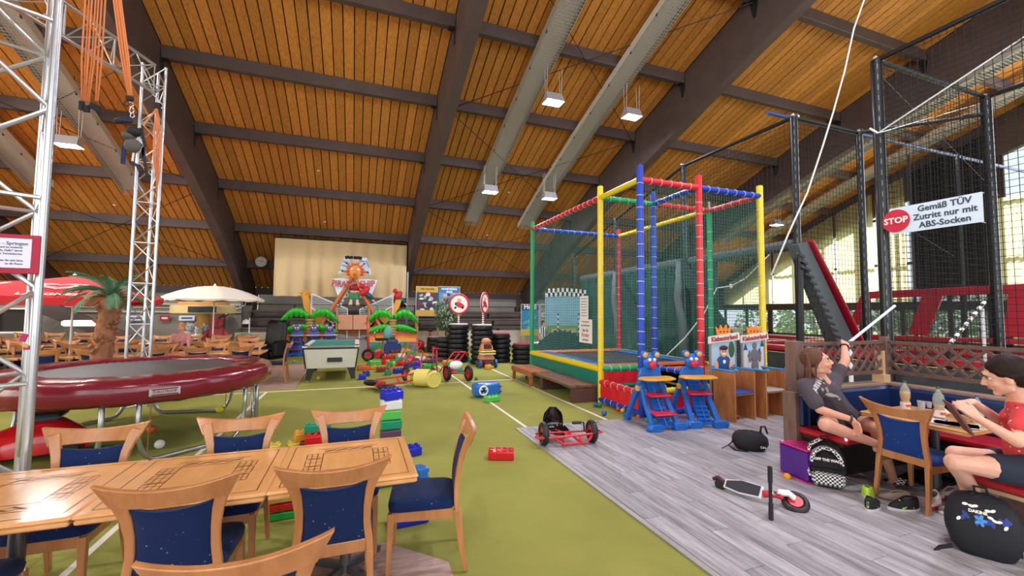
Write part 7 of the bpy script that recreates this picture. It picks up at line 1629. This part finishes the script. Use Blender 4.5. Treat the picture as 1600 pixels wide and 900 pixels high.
# black bag behind the cube
q = G(1185, 708); t = thing('backpack', 'plain black backpack slumped behind the purple cube', 'backpack', (q.x+.0, q.y+.12, .008), R(-40)); b_ = blobbag(t, blk, .42, .3, .24, e=.8); B().tube([(-.2, -.05, .10), (-.27, -.1, .05), (-.34, -.12, .01)], .006, 5).tube([(.12, 0, .22), (.13, 0, .3), (.17, 0, .31), (.2, 0, .22)], .012, 6).build('strap', blk, t, smooth=True); B().sweep([(-.18, -.08, .14), (-.26, -.12, .06), (-.18, -.16, .01), (-.05, -.17, .01)], (.03, .006), (0, 0, 1)).build('webbing', blk, t); text('ON', .04, whitish, t, (.12, -.155, .08), (PI/2-.4, 0, 0))
# flowered backpack
q = G(1545, 880); t = thing('backpack', 'large black backpack with blue hibiscus print at the lower right edge', 'backpack', (q.x+.10, q.y+.06, .008), R(-62)); bb_ = blobbag(t, mat('bag_black2', '#12151d', .7, bump=(30, .15)), .40, .27, .42, lean=.06); bvh = tree_of(bb_); loc_f = []
def bagprint(shapes, m, name, cx, cz, off=.004):
    n = Vector((0, -1, 0)); vs = []; fs = []
    for poly, tris in shapes:
        k0 = len(vs)
        for x, y in poly: h = bvh.ray_cast(Vector((cx+x, -.6, cz+y)), Vector((0, 1, 0)), 1.2); vs.append((h[0]+n*off) if h[0] is not None else Vector((cx+x, -.13, cz+y)))
        fs += [tuple(i+k0 for i in t_) for t_ in tris]
    return B().add(vs, fs).build(name, m, t)
random.seed(2)
bagprint([blob(random.uniform(-.11, .11), random.uniform(-.025, .02), .028, .012, random.uniform(0, 3)) for i in range(14)], mat('print_navy', '#2b3f8c', .7), 'printed_leaf', 0, .27, .003)
bagprint([blob(.018*math.cos(k*1.257), .022*math.sin(k*1.257), .017, .010, k*1.257) for k in range(5)], mat('print_sky', '#4d8fd6', .7), 'printed_flower', -.02, .265, .006); bagprint([blob(x, y, .016, .009, a_) for x, y, a_ in ((-.09, .1, .2), (-.06, .095, -.2), (-.04, .1, .3), (.03, .045, -.3), (.05, .03, -.4), (.07, .03, .2), (.02, .085, 0), (.1, .0, 1), (.045, .09, .5), (-.13, .0, 1))], whitish, 'printed_petal', 0, .25, .006)
bagprint(text_shapes('DAKINE', .026, .0012), whitish, 'lettering', -.03, .315, .006)
B().tube([(-.17, -.06, .06), (-.17, -.03, .2), (-.13, 0, .33), (-.04, .04, .42)], .006, 5).tube([(.17, -.06, .06), (.17, -.03, .2), (.13, 0, .33), (.04, .04, .42)], .006, 5).build('piping', mat('bag_trim', '#2a2440', .6), t, smooth=True); B().sweep([(-.17, -.12, .05), (-.24, -.16, .03), (-.27, -.2, .005)], (.03, .006), (0, 0, 1)).build('strap', blk, t); B().tube([(-.03, .06, .41), (-.03, .07, .46), (.03, .07, .46), (.04, .06, .41)], .01, 6).build('handle', blk, t, smooth=True)
# shoes
def shoe(px, py, rz, label, up, sole, accent, s=1.0, fill=None):
    q = G(px, py); t = thing('shoe', label, 'shoe', (q.x, q.y, .008), R(rz), 'shoes under the booth table'); t.scale = (s, s, s)
    def out(k, z, x0=1.0): return [(x0*k*(.046+.010*math.sin(PI*v))*sx_, -.13+.27*v, z) for sx_ in (1,) for v in (0,)]
    def ringz(z, kw, y0, y1, wz=lambda v: 0):
        R_ = []
        for i in range(24): a_ = 2*PI*i/24; yy = (y0+y1)/2+(y1-y0)/2*math.sin(a_); v = (yy+.14)/.28; wd = .036+.014*math.sin(PI*max(0, min(1, v))*.9+.4); R_.append((wd*kw*math.cos(a_), yy, z+wz(v)))
        return R_+[R_[0]]
    toe = lambda v: .012*max(0, v-.75)*4*.5
    B().grid([ringz(0, .5, -.1, .1), ringz(0, 1, -.135, .14, toe), ringz(.028, 1.04, -.14, .145, toe), ringz(.03, .9, -.13, .135, toe)]).build('sole', sole, t, smooth='auto')
    top = lambda v: .075*(1-max(0, min(1, (v-.35)/.6)))**1.1
    B().grid([ringz(.028, 1.0, -.135, .138, toe), ringz(.05, .98, -.135, .125, lambda v: top(v)*.3), ringz(.055, .80, -.13, .10, lambda v: top(v)*.6), ringz(.058, .62, -.12, .05, lambda v: top(v)*.8), ringz(.055, .52, -.108, .02, lambda v: top(v)*.7)]).build('upper', up, t, smooth=True)
    B().grid([ringz(.05, .5, -.1, .02, lambda v: top(v)*.7), ringz(.03, .4, -.09, .0)]).build('lining', mat('shoe_lining', '#6b6560', .9), t, smooth=True)
    b = B()
    for k in range(4): y = .03+.016*k; z = .083-.013*k; b.tube([(-.025, y, z-.006), (0, y+.004, z+.006), (.025, y, z-.006)], .0035, 5)
    b.build('laces', accent, t, smooth=True); B().sweep([(.045, -.05, .04), (.047, .0, .05), (.045, .05, .035)], (.002, .012), (1, 0, 0)).sweep([(-.045, -.05, .04), (-.047, .0, .05), (-.045, .05, .035)], (.002, .012), (1, 0, 0)).sweep([(0, -.132, .04), (0, -.128, .09)], (.014, .006), (1, 0, 0)).build('side_stripe', accent, t)
whs = mat('sole_white', '#cfd2dc', .6); lime = mat('lime', '#b5e04a', .6); blks = mat('shoe_black', '#17191d', .7); taupe = mat('shoe_taupe', '#8b7b70', .8); pkg = mat('shoe_pinkgrey', '#a08f92', .8); whsh = mat('shoe_white', '#d9d4d4', .6); reds = mat('shoe_red', '#cf3347', .6)
shoe(1356, 776, -60, 'lime green sneaker at the back of the shoe heap beside the chair leg', lime, whs, lime, .95); shoe(1364, 796, -75, 'black sneaker with lime heel tab, left one of the black pair', blks, whs, lime, 1.0); shoe(1412, 799, 70, 'black sneaker with lime marks, right one of the black pair', blks, whs, lime, 1.02)
shoe(1398, 785, 45, 'taupe shoe tucked behind the black sneakers', taupe, mat('sole_dark', '#5c534c', .7), taupe, .9); shoe(1440, 790, -20, 'grey pinkish shoe behind the black sneaker heel', pkg, pkg, pkg, .8); shoe(1459, 792, 110, 'white running shoe with red zigzag and red sole beside the chair leg', whsh, reds, reds, 1.0); shoe(1482, 782, 80, 'grey shoe with red zigzag behind the white one', pkg, reds, reds, .95)
q = G(1492, 806); t = thing('slipper', 'white slipper in front of the flowered backpack', 'slipper', (q.x, q.y, .008), R(60)); B().prism([(.045*math.cos(a_), .12*math.sin(a_)) for a_ in [2*PI*i/20 for i in range(20)]], .022).build('sole', whs, t, bevel=.005); B().grid([[(.047*math.cos(PI*i/10), yy, .02+.045*math.sin(PI*i/10)) for i in range(11)] for yy in (0, .05, .09)]).build('strap', whsh, t, smooth=True)
q = G(1450, 752); t = thing('floor_mat', 'black ribbed rubber mat on the floor under the booth table', 'mat', (q.x, q.y, .008), R(10)); B().box((0, 0, .006), (.5, .38, .012)).build('mat_base', rub, t)
b = B()
for k in range(12): b.box((0, -.17+.031*k, .018), (.48, .014, .014))
b.build('rib', rub, t, kind='stuff')
o = B().ball((0, 0, .038), .035, 16, 10).build('ball', mat('ball_orange', '#e39a22', .4), smooth=True, cat='ball', label='orange ball on the laminate before the purple cube', loc=(G(1230, 750).x, G(1230, 750).y, 0.0))
# kick scooter lying on its side
a, c, w_ = G(1126, 766), G(1192, 788), G(1243, 797); t = thing('kick_scooter', 'white and red kick scooter lying on its side on the grey laminate', 'scooter', (c.x, c.y, .008)); o_ = Vector((c.x, c.y, 0)); dk_ = mat('griptape', '#34343a', .9); wsc = mat('scooter_white', '#dadde2', .3, coat=.3)
d = (a-o_); d.z = 0; d.normalize(); sd = Vector((-d.y, d.x, 0)); L = (a-c).length; tc_ = Vector((-o_.x, -o_.y, 0)).normalized(); up_ = (tc_*.7+Vector((0, 0, .7))); up_ = (up_-d*up_.dot(d)).normalized(); wv_ = up_.cross(d); tl = Vector((0, 0, 1))*.55+sd*.0
B().sweep([Vector((0, 0, .095)), d*L*.5+Vector((0, 0, .085)), d*L*.9+Vector((0, 0, .07))], [(.12, .022), (.14, .022), (.08, .022)], wv_).build('deck', wsc, t, bevel=.006)
B().sweep([up_*.013+Vector((0, 0, .095))+d*.02, up_*.013+d*L*.5+Vector((0, 0, .085)), up_*.013+d*L*.85+Vector((0, 0, .07))], [(.10, .004), (.12, .004), (.065, .004)], wv_).build('grip_tape', dk_, t)
B().cyl(d*L+Vector((0, 0, .05))-sd*.02, d*L+Vector((0, 0, .05))+sd*.02, .05, 18).build('rear_wheel', rub, t, smooth='auto'); B().tube([d*L*.9+Vector((0, 0, .08)), d*(L+.02)+Vector((0, 0, .115)), d*(L+.07)+Vector((0, 0, .08))], .018, 8).build('brake', mat('brake_maroon', '#5a2030', .5), t, smooth=True)
fwv = w_-o_; fwv.z = 0; fn = fwv.normalized(); B().tube([Vector((0, 0, .085)), fn*.10+Vector((0, 0, .1)), fn*.16+Vector((0, 0, .09))], .03, 10).build('neck', mat('scooter_red', '#c92a33', .35), t, smooth=True)
ax_ = (fn.cross(Vector((0, 0, 1)))*.5+Vector((0, 0, .85))).normalized(); B().torus(fwv+Vector((0, 0, .06)), .085, .026, 26, 10, ax_).build('front_wheel', rub, t, smooth=True); B().cyl(fwv+Vector((0, 0, .06))-ax_*.02, fwv+Vector((0, 0, .06))+ax_*.02, .06, 18).build('wheel_hub', mat('scooter_red', ''), t, smooth='auto')
B().sweep([fn*.12+Vector((0, 0, .12)), fwv*.8+Vector((0, 0, .13)), fwv*1.0+Vector((0, 0, .09))], (.06, .03), ax_.cross(fn)).build('mudguard', wsc, t, smooth='auto', bevel=.008)
hb0 = G(1205, 816)-o_; hb0.z = .016; hb1 = Vector((hb0.x, hb0.y, .45)); hm = hb0.lerp(hb1, .5); B().cyl(hb0, hb1, .014, 10).build('handlebar', blackp, t, smooth='auto'); B().cyl(hb0, hb0.lerp(hb1, .3), .019, 10).cyl(hb0.lerp(hb1, .7), hb1, .019, 10).build('handle_grip', rub, t, smooth='auto'); B().tube([hm, fn*.14+Vector((0, 0, .11))], .015, 8).build('steering_tube', chrome, t, smooth=True)
# red kart on the laminate edge
redt = mat('kart_red', '#c3222c', .35, coat=.2); sblk = mat('seat_black', '#0f1012', .12, coat=.6)
t = thing('pedal_kart', 'red tube-framed pedal kart with black bucket seat on the corner of the laminate', 'pedal kart', (2.66, 5.05, .008), R(-8)); Wx = .335
for s in (-1, 1):
    o = B().torus((s*Wx, 0, .15), .118, .034, 28, 10, (1, 0, 0), 1.2).build('tyre', rub, t, smooth=True); B().cyl((s*Wx-.02, 0, .15), (s*Wx+.02, 0, .15), .095, 18).build('rim', redt, o, smooth='auto'); B().cyl((s*Wx-.05, 0, .15), (s*Wx+.05, 0, .15), .02, 10).build('hub', blackp, o)
tb3 = lambda pts, r=.016: B().tube(pts, r, 8).build('frame_tube', redt, t, smooth=True)
tb3([(-.48, -.10, .15), (-.44, -.12, .13), (-.1, -.14, .135), (.3, -.12, .15), (.44, -.10, .16)]); tb3([(-.22, -.13, .12), (-.12, -.16, .05), (.2, -.16, .05), (.28, -.13, .13)]); tb3([(-.1, -.15, .06), (.04, .3, .10)]); tb3([(.12, -.15, .06), (.06, .3, .10)]); tb3([(.02, -.13, .14), (-.12, .18, .14)]); tb3([(.05, .3, .1), (.05, .75, .12)]); tb3([(-.44, -.12, .13), (-.44, .02, .15), (.44, .02, .15), (.44, -.10, .16)], .012); tb3([(.12, -.16, .05), (.12, -.13, .13)], .02)
P = []
for j in range(9):
    v = j/8; row = []
    for i in range(13): a_ = PI*(i/12); y = .30-.26*min(1, v*2.2) if v < .45 else .04+.18*(v-.45); z = .10 if v < .4 else .10+.36*(v-.4)/.6; y = .02+(.3*(.45-v)/.45 if v < .45 else -0); wd = .13+.02*math.sin(PI*v); wd *= (1 if v < .85 else (1-(v-.85)/.15*.55)); row.append((-.10+wd*math.cos(a_), (.34 if v > .45 else .34-.30*(.45-v)/.45)-.06*math.sin(a_)*(-1 if v > .45 else 0)-(.0), (.10 if v < .45 else .10+.30*(v-.45)/.55)+(.07*(1-math.sin(a_)) if v < .45 else 0)))
    P.append(row)
B().grid(P).build('bucket_seat', sblk, t, smooth=True)
B().tube([(.16, -.0, .27), (.22, 0, .27), (.23, 0, .15)], .012, 6).cyl((.06, 0, .27), (.18, 0, .27), .02, 10).build('hand_crank', blackp, t, smooth='auto')
o = B().torus((.05, .8, .12), .09, .03, 22, 8, (1, 0, 0)).build('tyre', rub, t, smooth=True)
# ================================================================ building blocks, karts and other toys
TC = {'red': '#c3141f', 'blue': '#0f1fb0', 'green': '#1f9a3c', 'teal': '#0d8a62', 'yellow': '#e3bc2e', 'white': '#d9dad9', 'purple': '#5a2a96', 'orange': '#dd5f2a', 'brown': '#7a2c20', 'pink': '#d0458c', 'sky': '#1b66b8', 'black': '#22232a', 'navy': '#16387a', 'lime': '#53b84e', 'amber': '#d9992c'}
tm = {k: mat('toy_'+k, v, .3, coat=.3, bump=(3, .1)) for k, v in TC.items()}
BL, BW, BH = .31, .155, .105
def block_proto(nx, ny):
    b = B(); w_, d_ = .155*nx/2, .155*ny/2; b.rbox((0, 0, BH/2), (w_-.004, d_-.004, BH), .012)
    ob = b.build('toy_block', tm['red'], bevel=.006, smooth='auto'); b = B()
    for i in range(nx):
        for j in range(ny): b.lathe([(.024, 0), (.024, .014), (.018, .02), (0, .02)], 10, (-w_/2+w_*(i+.5)/nx, -d_/2+d_*(j+.5)/ny, BH-.002), cap=False)
    s = b.build('stud', tm['red'], ob, smooth='auto', kind='stuff'); return ob
protos = {(4, 2): block_proto(4, 2), (2, 2): block_proto(2, 2)}; usedp = set(); cols = {}
def block(x, y, z, col, rz, label, size=(4, 2), rot=None, sc=None, group='big toy building blocks'):
    pr = protos[size]
    if size not in usedp: usedp.add(size); o = pr; s = pr.children[0]
    else:
        o = pr.copy(); C.objects.link(o); s = pr.children[0].copy(); C.objects.link(s); s.parent = o
    key = (size, col)
    if key not in cols:
        dm, ds = pr.data.copy(), pr.children[0].data.copy(); dm.materials[0] = tm[col]; ds.materials[0] = tm[col]; cols[key] = (dm, ds)
    o.data, s.data = cols[key]; o.location = (x, y, z); o.rotation_euler = rot if rot else (0, 0, R(rz)); o.scale = sc or (1, 1, 1); props(o, label, 'toy block', group); return o
# tower behind the nearest chairs
q = G(609, 700); q = Vector((q.x, q.y, 0))
tower = ['navy', 'sky', 'purple', 'teal', 'green', 'white', 'blue']; n = 6
for k, c_ in enumerate(['sky', 'purple', 'teal', 'lime', 'white', 'blue']):
    block(q.x+.004*(k % 3), q.y, k*.122, c_, [6, 2, 5, 3, 8, 20][k], f'{ {"sky":"light blue","lime":"bright green"}.get(c_, c_)} toy block in the leaning tower behind the nearest chairs', scale if False else (4, 2), sc=(.82, 1.2, 1.15))
q2 = G(640, 712); block(q2.x-.02, q2.y, .0, 'blue', 15, 'deep blue toy block at the foot of the tower')
# heap left of the tower
for px, py, z, c_, rz, lb in ((488, 700, .0, 'brown', 10, 'brown toy block at the base of the heap behind the middle chair'), (470, 702, .0, 'yellow', 20, 'yellow toy block at the left end of the heap behind the middle chair'), (497, 712, .0, 'red', -5, 'red toy block in front of the heap behind the middle chair'), (468, 722, .0, 'red', 30, 'red toy block lying loose before the heap'),
                               (480, 700, .108, 'amber', 15, 'amber toy block on top of the yellow one in the heap'), (498, 706, .108, 'red', 0, 'red toy block on the second layer of the heap'), (495, 702, .216, 'teal', 5, 'teal toy block on top of the heap behind the chairs'), (427, 708, 0, 'yellow', 0, 'small yellow toy block between two nearest chairs')):
    p = G(px, py); block(p.x, p.y, z, c_, rz, lb, (2, 2) if px == 427 else (4, 2))
p = G(445, 813); 
for k, c_ in enumerate(('green', 'red', 'yellow')): block(p.x+.02, p.y+.08, .07*k, c_, 4, f'{c_} toy block in the flat stack seen under the right table', sc=(1.05, 1, .62))
p = G(405, 800); block(p.x-.02, p.y+.15, 0, 'sky', 0, 'light blue toy block beside the flat stack under the table'); p = G(640, 822); block(p.x, p.y+.06, 0, 'blue', 4, 'deep blue toy block under the chair at the right end')
p = G(655, 770); block(p.x, p.y+.25, 0, 'sky', 85, 'light blue toy block standing on end behind the right table corner', rot=(0, R(90), R(20))); block(p.x-.3, p.y+.3, 0, 'teal', 10, 'teal toy block on the carpet under the right table')
p = G(785, 719); block(p.x, p.y+.05, .0, 'red', -20, 'single red toy block lying alone on the carpet right of the chair')
p = G(770, 628); block(p.x, p.y+.05, 0, 'lime', 12, 'bright green toy block before the blue steering box')
t = thing('steering_box', 'blue inflated box toy with white steering wheel on the carpet', 'toy', (G(762, 621).x, G(762, 621).y+.12, 0), R(6)); B().rbox((0, 0, .15), (.56, .3, .28), .05).build('body', tm['sky'], t, smooth='auto', bevel=.02)
for z in (.1, .2): B().rbox((.02, 0, z), (.555, .297, .04), .015).build('rib', tm['navy'], t, smooth='auto')
B().torus((-.12, -.165, .15), .085, .016, 24, 8, (0, 1, 0)).build('steering_wheel', wplas, t, smooth=True); B().cyl((-.12, -.15, .15), (-.12, -.18, .15), .035, 14).build('wheel_hub', blackp, t); b = B()
for a_ in (.5, 2.6, 4.7): b.cyl((-.12, -.168, .15), (-.12+.08*math.cos(a_), -.168, .15+.08*math.sin(a_)), .012, 6)
b.build('wheel_spoke', wplas, t)
# the wide spill of blocks before the boat ride: (px, py of the foot, layer, colour, turn, 2x2?)
SP = [(572, 588, 0, 'navy', 10, 1), (566, 593, 0, 'blue', 0, 1), (571, 575, 1, 'lime', 20, 0), (568, 578, 0, 'orange', 5, 0), (577, 572, 0, 'green', 0, 1), (583, 577, 0, 'amber', 0, 1), (590, 560, 0, 'red', 0, 0), (594, 566, 1, 'red', 10, 0), (599, 569, 0, 'red', 80, 0), (604, 568, 0, 'amber', 10, 1), (598, 581, 0, 'brown', 3, 0), (607, 579, 0, 'orange', 50, 1),
      (590, 556, 1, 'red', 12, 0), (602, 556, 1, 'amber', 40, 1), (610, 561, 0, 'brown', 0, 0), (612, 572, 0, 'yellow', 70, 0), (618, 568, 0, 'teal', 30, 0), (624, 572, 0, 'red', 20, 1), (628, 565, 0, 'teal', 0, 0), (630, 560, 1, 'green', 15, 0), (629, 558, 0, 'white', 10, 0), (624, 583, 0, 'blue', 5, 0), (622, 577, 1, 'green', 0, 1), (633, 569, 0, 'orange', 60, 1),
      (640, 574, 0, 'navy', 40, 0), (646, 570, 0, 'red', 0, 0), (650, 566, 0, 'purple', 20, 1), (653, 572, 0, 'blue', 85, 0), (657, 563, 0, 'white', 5, 0), (662, 571, 0, 'white', 0, 0), (668, 566, 0, 'orange', 30, 1), (673, 562, 0, 'sky', 10, 0), (676, 571, 0, 'green', 0, 0), (650, 580, 0, 'blue', 90, 0), (668, 576, 0, 'green', 15, 0), (640, 560, 0, 'pink', 0, 0),
      (665, 558, 0, 'amber', 45, 1), (684, 565, 0, 'purple', 0, 0), (693, 564, 0, 'red', 5, 0), (700, 569, 0, 'amber', 12, 0), (706, 571, 0, 'green', 0, 0), (708, 566, 0, 'navy', 0, 0), (714, 568, 0, 'red', 30, 1), (698, 560, 0, 'black', 0, 0), (714, 560, 0, 'yellow', 4, 0), (724, 562, 0, 'sky', 70, 0), (730, 564, 0, 'sky', 10, 1), (737, 567, 0, 'teal', 30, 1), (710, 580, 0, 'pink', 20, 0), (719, 583, 0, 'teal', 0, 1), (763, 577, 0, 'amber', 12, 1), (756, 571, 0, 'red', 50, 1), (645, 555, 0, 'lime', 20, 0), (616, 552, 0, 'brown', 20, 0), (606, 586, 0, 'teal', 88, 1)]
cn = {'sky': 'light blue', 'lime': 'bright green', 'navy': 'dark blue'}
zones = [(580, 'beside the right leg of the pool table'), (600, 'at the left end of the spill'), (618, 'left of the middle of the spill'), (636, 'in the middle of the spill'), (656, 'behind the upright kart'), (680, 'right of the upright kart'), (704, 'at the right end of the spill'), (733, 'before the tall tyre stacks'), (999, 'at the feet of the toy playhouse')]
seen = {}
for px, py, ly, c_, rz, sm in SP:
    p = G(px, py); zn = [z for lim, z in zones if px < lim][0]; lay = ' resting on another' if ly else ''; base = f'{cn.get(c_, c_)} {"square" if sm else "long"} toy block {zn}{lay}'
    if base in seen: base = base.replace(' toy block', ' toy block farther back' if py < seen[base] else ' toy block nearer the viewer')
    if ly: p = min((G(a, b_) for a, b_, l_, *_ in SP if not l_), key=lambda q_: (q_-p).length)+Vector((.04, .03, 0))
    seen[base] = py; block(p.x, p.y, .121*ly, c_, rz, base, (2, 2) if sm else (4, 2), sc=(1.15, 1.15, 1.15), group='toy blocks spilled before the boat ride')
# karts
def kart(x, y, rz, label, kind):
    t = thing('pedal_kart', label, 'pedal kart', (x, y, 0), R(rz), 'red pedal karts')
    def wheel(c, ax, r=.19):
        o = B().torus(c, r-.045, .045, 26, 8, ax).build('tyre', rub, t, smooth=True); c = Vector(c); ax = Vector(ax).normalized(); B().cyl(c-ax*.02, c+ax*.02, r-.08, 16).build('rim', redt, o, smooth='auto')
    tb = lambda pts, r=.018: B().tube(pts, r, 7).build('frame_tube', redt, t, smooth=True)
    if kind == 0:   # long low one lying on its side
        wheel((-.55, .1, .14), (.2, .3, 1)); wheel((-.35, -.32, .1), (.1, .1, 1), .2)
        for y_, z_ in ((-.12, .12), (.12, .22)): tb([(-.5, y_, z_-.02), (0, y_+.03, z_), (.55, y_*.8, z_+.08)])
        tb([(-.5, -.25, .1), (-.5, .15, .2)]); tb([(.55, -.1, .02), (.55, .1, .58)]); tb([(0, -.1, .12), (0, .14, .22)]); B().box((-.42, -.05, .13), (.2, .2, .1)).build('chain_box', redt, t)
        B().cyl((.55, -.12, .01), (.6, -.16, .06), .03, 8).build('pedal', blackp, t)
    elif kind == 1:  # upright one with ladder-like back
        wheel((-.25, 0, .19), (1, .35, 0)); wheel((.45, .2, .15), (1, .3, 0), .15)
        for s in (-.14, .02, .16): tb([(-.35+s, 0, .38), (-.05+s, .02, .95)], .016)
        tb([(-.25, 0, .2), (.2, 0, .3), (.5, .2, .2)]); tb([(-.19, .02, .95), (.11, .02, .95)]); tb([(.1, 0, .3), (.15, 0, .75)]); tb([(.38, .02, .25), (.42, .02, .85)]); tb([(.52, .05, .2), (.5, .05, .8)]); tb([(.38, .03, .8), (.55, .03, .8)]); B().rbox((.28, 0, .48), (.4, .3, .05), .02).build('seat', blackp, t)
    else:
        wheel((.3, -.1, .2), (1, .25, 0), .2); wheel((-.2, .1, .2), (1, .25, 0), .2)
        for s in (-.16, .0, .14): tb([(-.25+s, 0, .25), (.1+s, .02, .72)], .018)
        tb([(-.06, .02, .72), (.24, .02, .72), (.3, .02, .62)]); tb([(-.2, .1, .2), (.3, -.1, .2)]); B().ball((-.02, -.1, .42), .13, 12, 8, (1.3, .8, .8)).build('padded_seat', wplas, t, smooth=True)
q = G(622, 606); kart(q.x, q.y, 12, 'long low red kart frame lying on the white line', 0); q = G(651, 597); kart(q.x, q.y+.1, 0, 'upright red kart with ladder-like back bars', 1); q = G(712, 596); kart(q.x, q.y, 0, 'red kart with white padded seat at the right of the karts', 2)
yel = mat('pale_yellow', '#d8cd6b', .4)
for px, py, r, L, rz, lb in ((648, 601, .17, .14, 10, 'pale yellow drum behind the lying kart'), (660, 604, .2, .3, 60, 'large pale yellow drum in front of the karts'), (671, 600, .16, .3, 80, 'pale yellow barrel between the karts'), (677, 606, .18, .06, 15, 'pale yellow disc wheel at the right of the drums')):
    q = G(px, py); o = B().cyl((0, -L/2, r), (0, L/2, r), r, 24).torus((0, -L/2, r), r-.02, .02, 24, 6, (0, 1, 0)).cyl((0, -L/2-.02, r), (0, L/2+.02, r), .04, 12).build('toy_drum', yel, smooth='auto', loc=(q.x, q.y, 0), rot=(0, 0, R(rz))); props(o, lb, 'toy drum')
# push pole with wheel beside the gate, red ride-on, red bag
q = G(575, 566); t = thing('push_trike', 'red push pole with a big black wheel beside the pool table', 'trike', (q.x, q.y+.2, 0)); B().torus((0, 0, .22), .17, .05, 26, 8, (.3, 1, 0)).build('wheel', rub, t, smooth=True); B().cyl((0, -.02, .22), (0, .02, .22), .1, 14).build('rim', redt, t); B().tube([(0, 0, .22), (-.02, .1, .9), (-.06, .12, 1.5)], .03, 8).build('pole', redt, t, smooth=True); B().box((-.06, .1, .8), (.1, .05, .06)).build('clamp', blackp, t); B().tube([(0, .1, .2), (.5, .6, .12)], .02, 6).build('rear_bar', chrome, t); B().cyl((.5, .55, .1), (.5, .62, .1), .1, 14).build('wheel', rub, t, smooth='auto')
q = G(669, 548); t = thing('ride_on', 'small red ride-on toy with dark handle before the tribune wall', 'ride-on toy', (q.x, q.y-.3, 0)); B().tube([(0, 0, .12), (0, -.02, .5), (.02, -.03, .8)], .07, 10, rs=[.14, .1, .05]).build('body', redt, t, smooth=True); B().ball((.03, -.03, .9), .1, 10, 8, (1.2, 1, .7)).build('handle', blackp, t, smooth=True); B().cyl((-.28, 0, .09), (-.2, 0, .09), .09, 12).cyl((.2, 0, .09), (.28, 0, .09), .09, 12).build('wheel', blackp, t, smooth='auto'); B().cyl((-.28, 0, .09), (.28, 0, .09), .02, 6).build('axle', redt, t)
q = G(655, 545); t = thing('red_bag', 'crumpled red bag beside the right beach board', 'bag', (q.x, q.y-.2, 0)); B().ball((0, 0, .2), .24, 12, 8, (.9, .8, .95)).build('body', mat('bag_red', '#9c2230', .7, bump=(8, .8)), t, smooth=True)
# every lettering becomes a mesh of its own
bpy.context.view_layer.update(); dg = bpy.context.evaluated_depsgraph_get()
for o in [o for o in bpy.data.objects if o.type == 'FONT']:
    me = bpy.data.meshes.new_from_object(o.evaluated_get(dg)); n = bpy.data.objects.new(o.name, me); C.objects.link(n); n.parent = o.parent; n.matrix_parent_inverse = o.matrix_parent_inverse; n.matrix_local = o.matrix_local.copy(); nm = o.name; bpy.data.objects.remove(o); n.name = nm
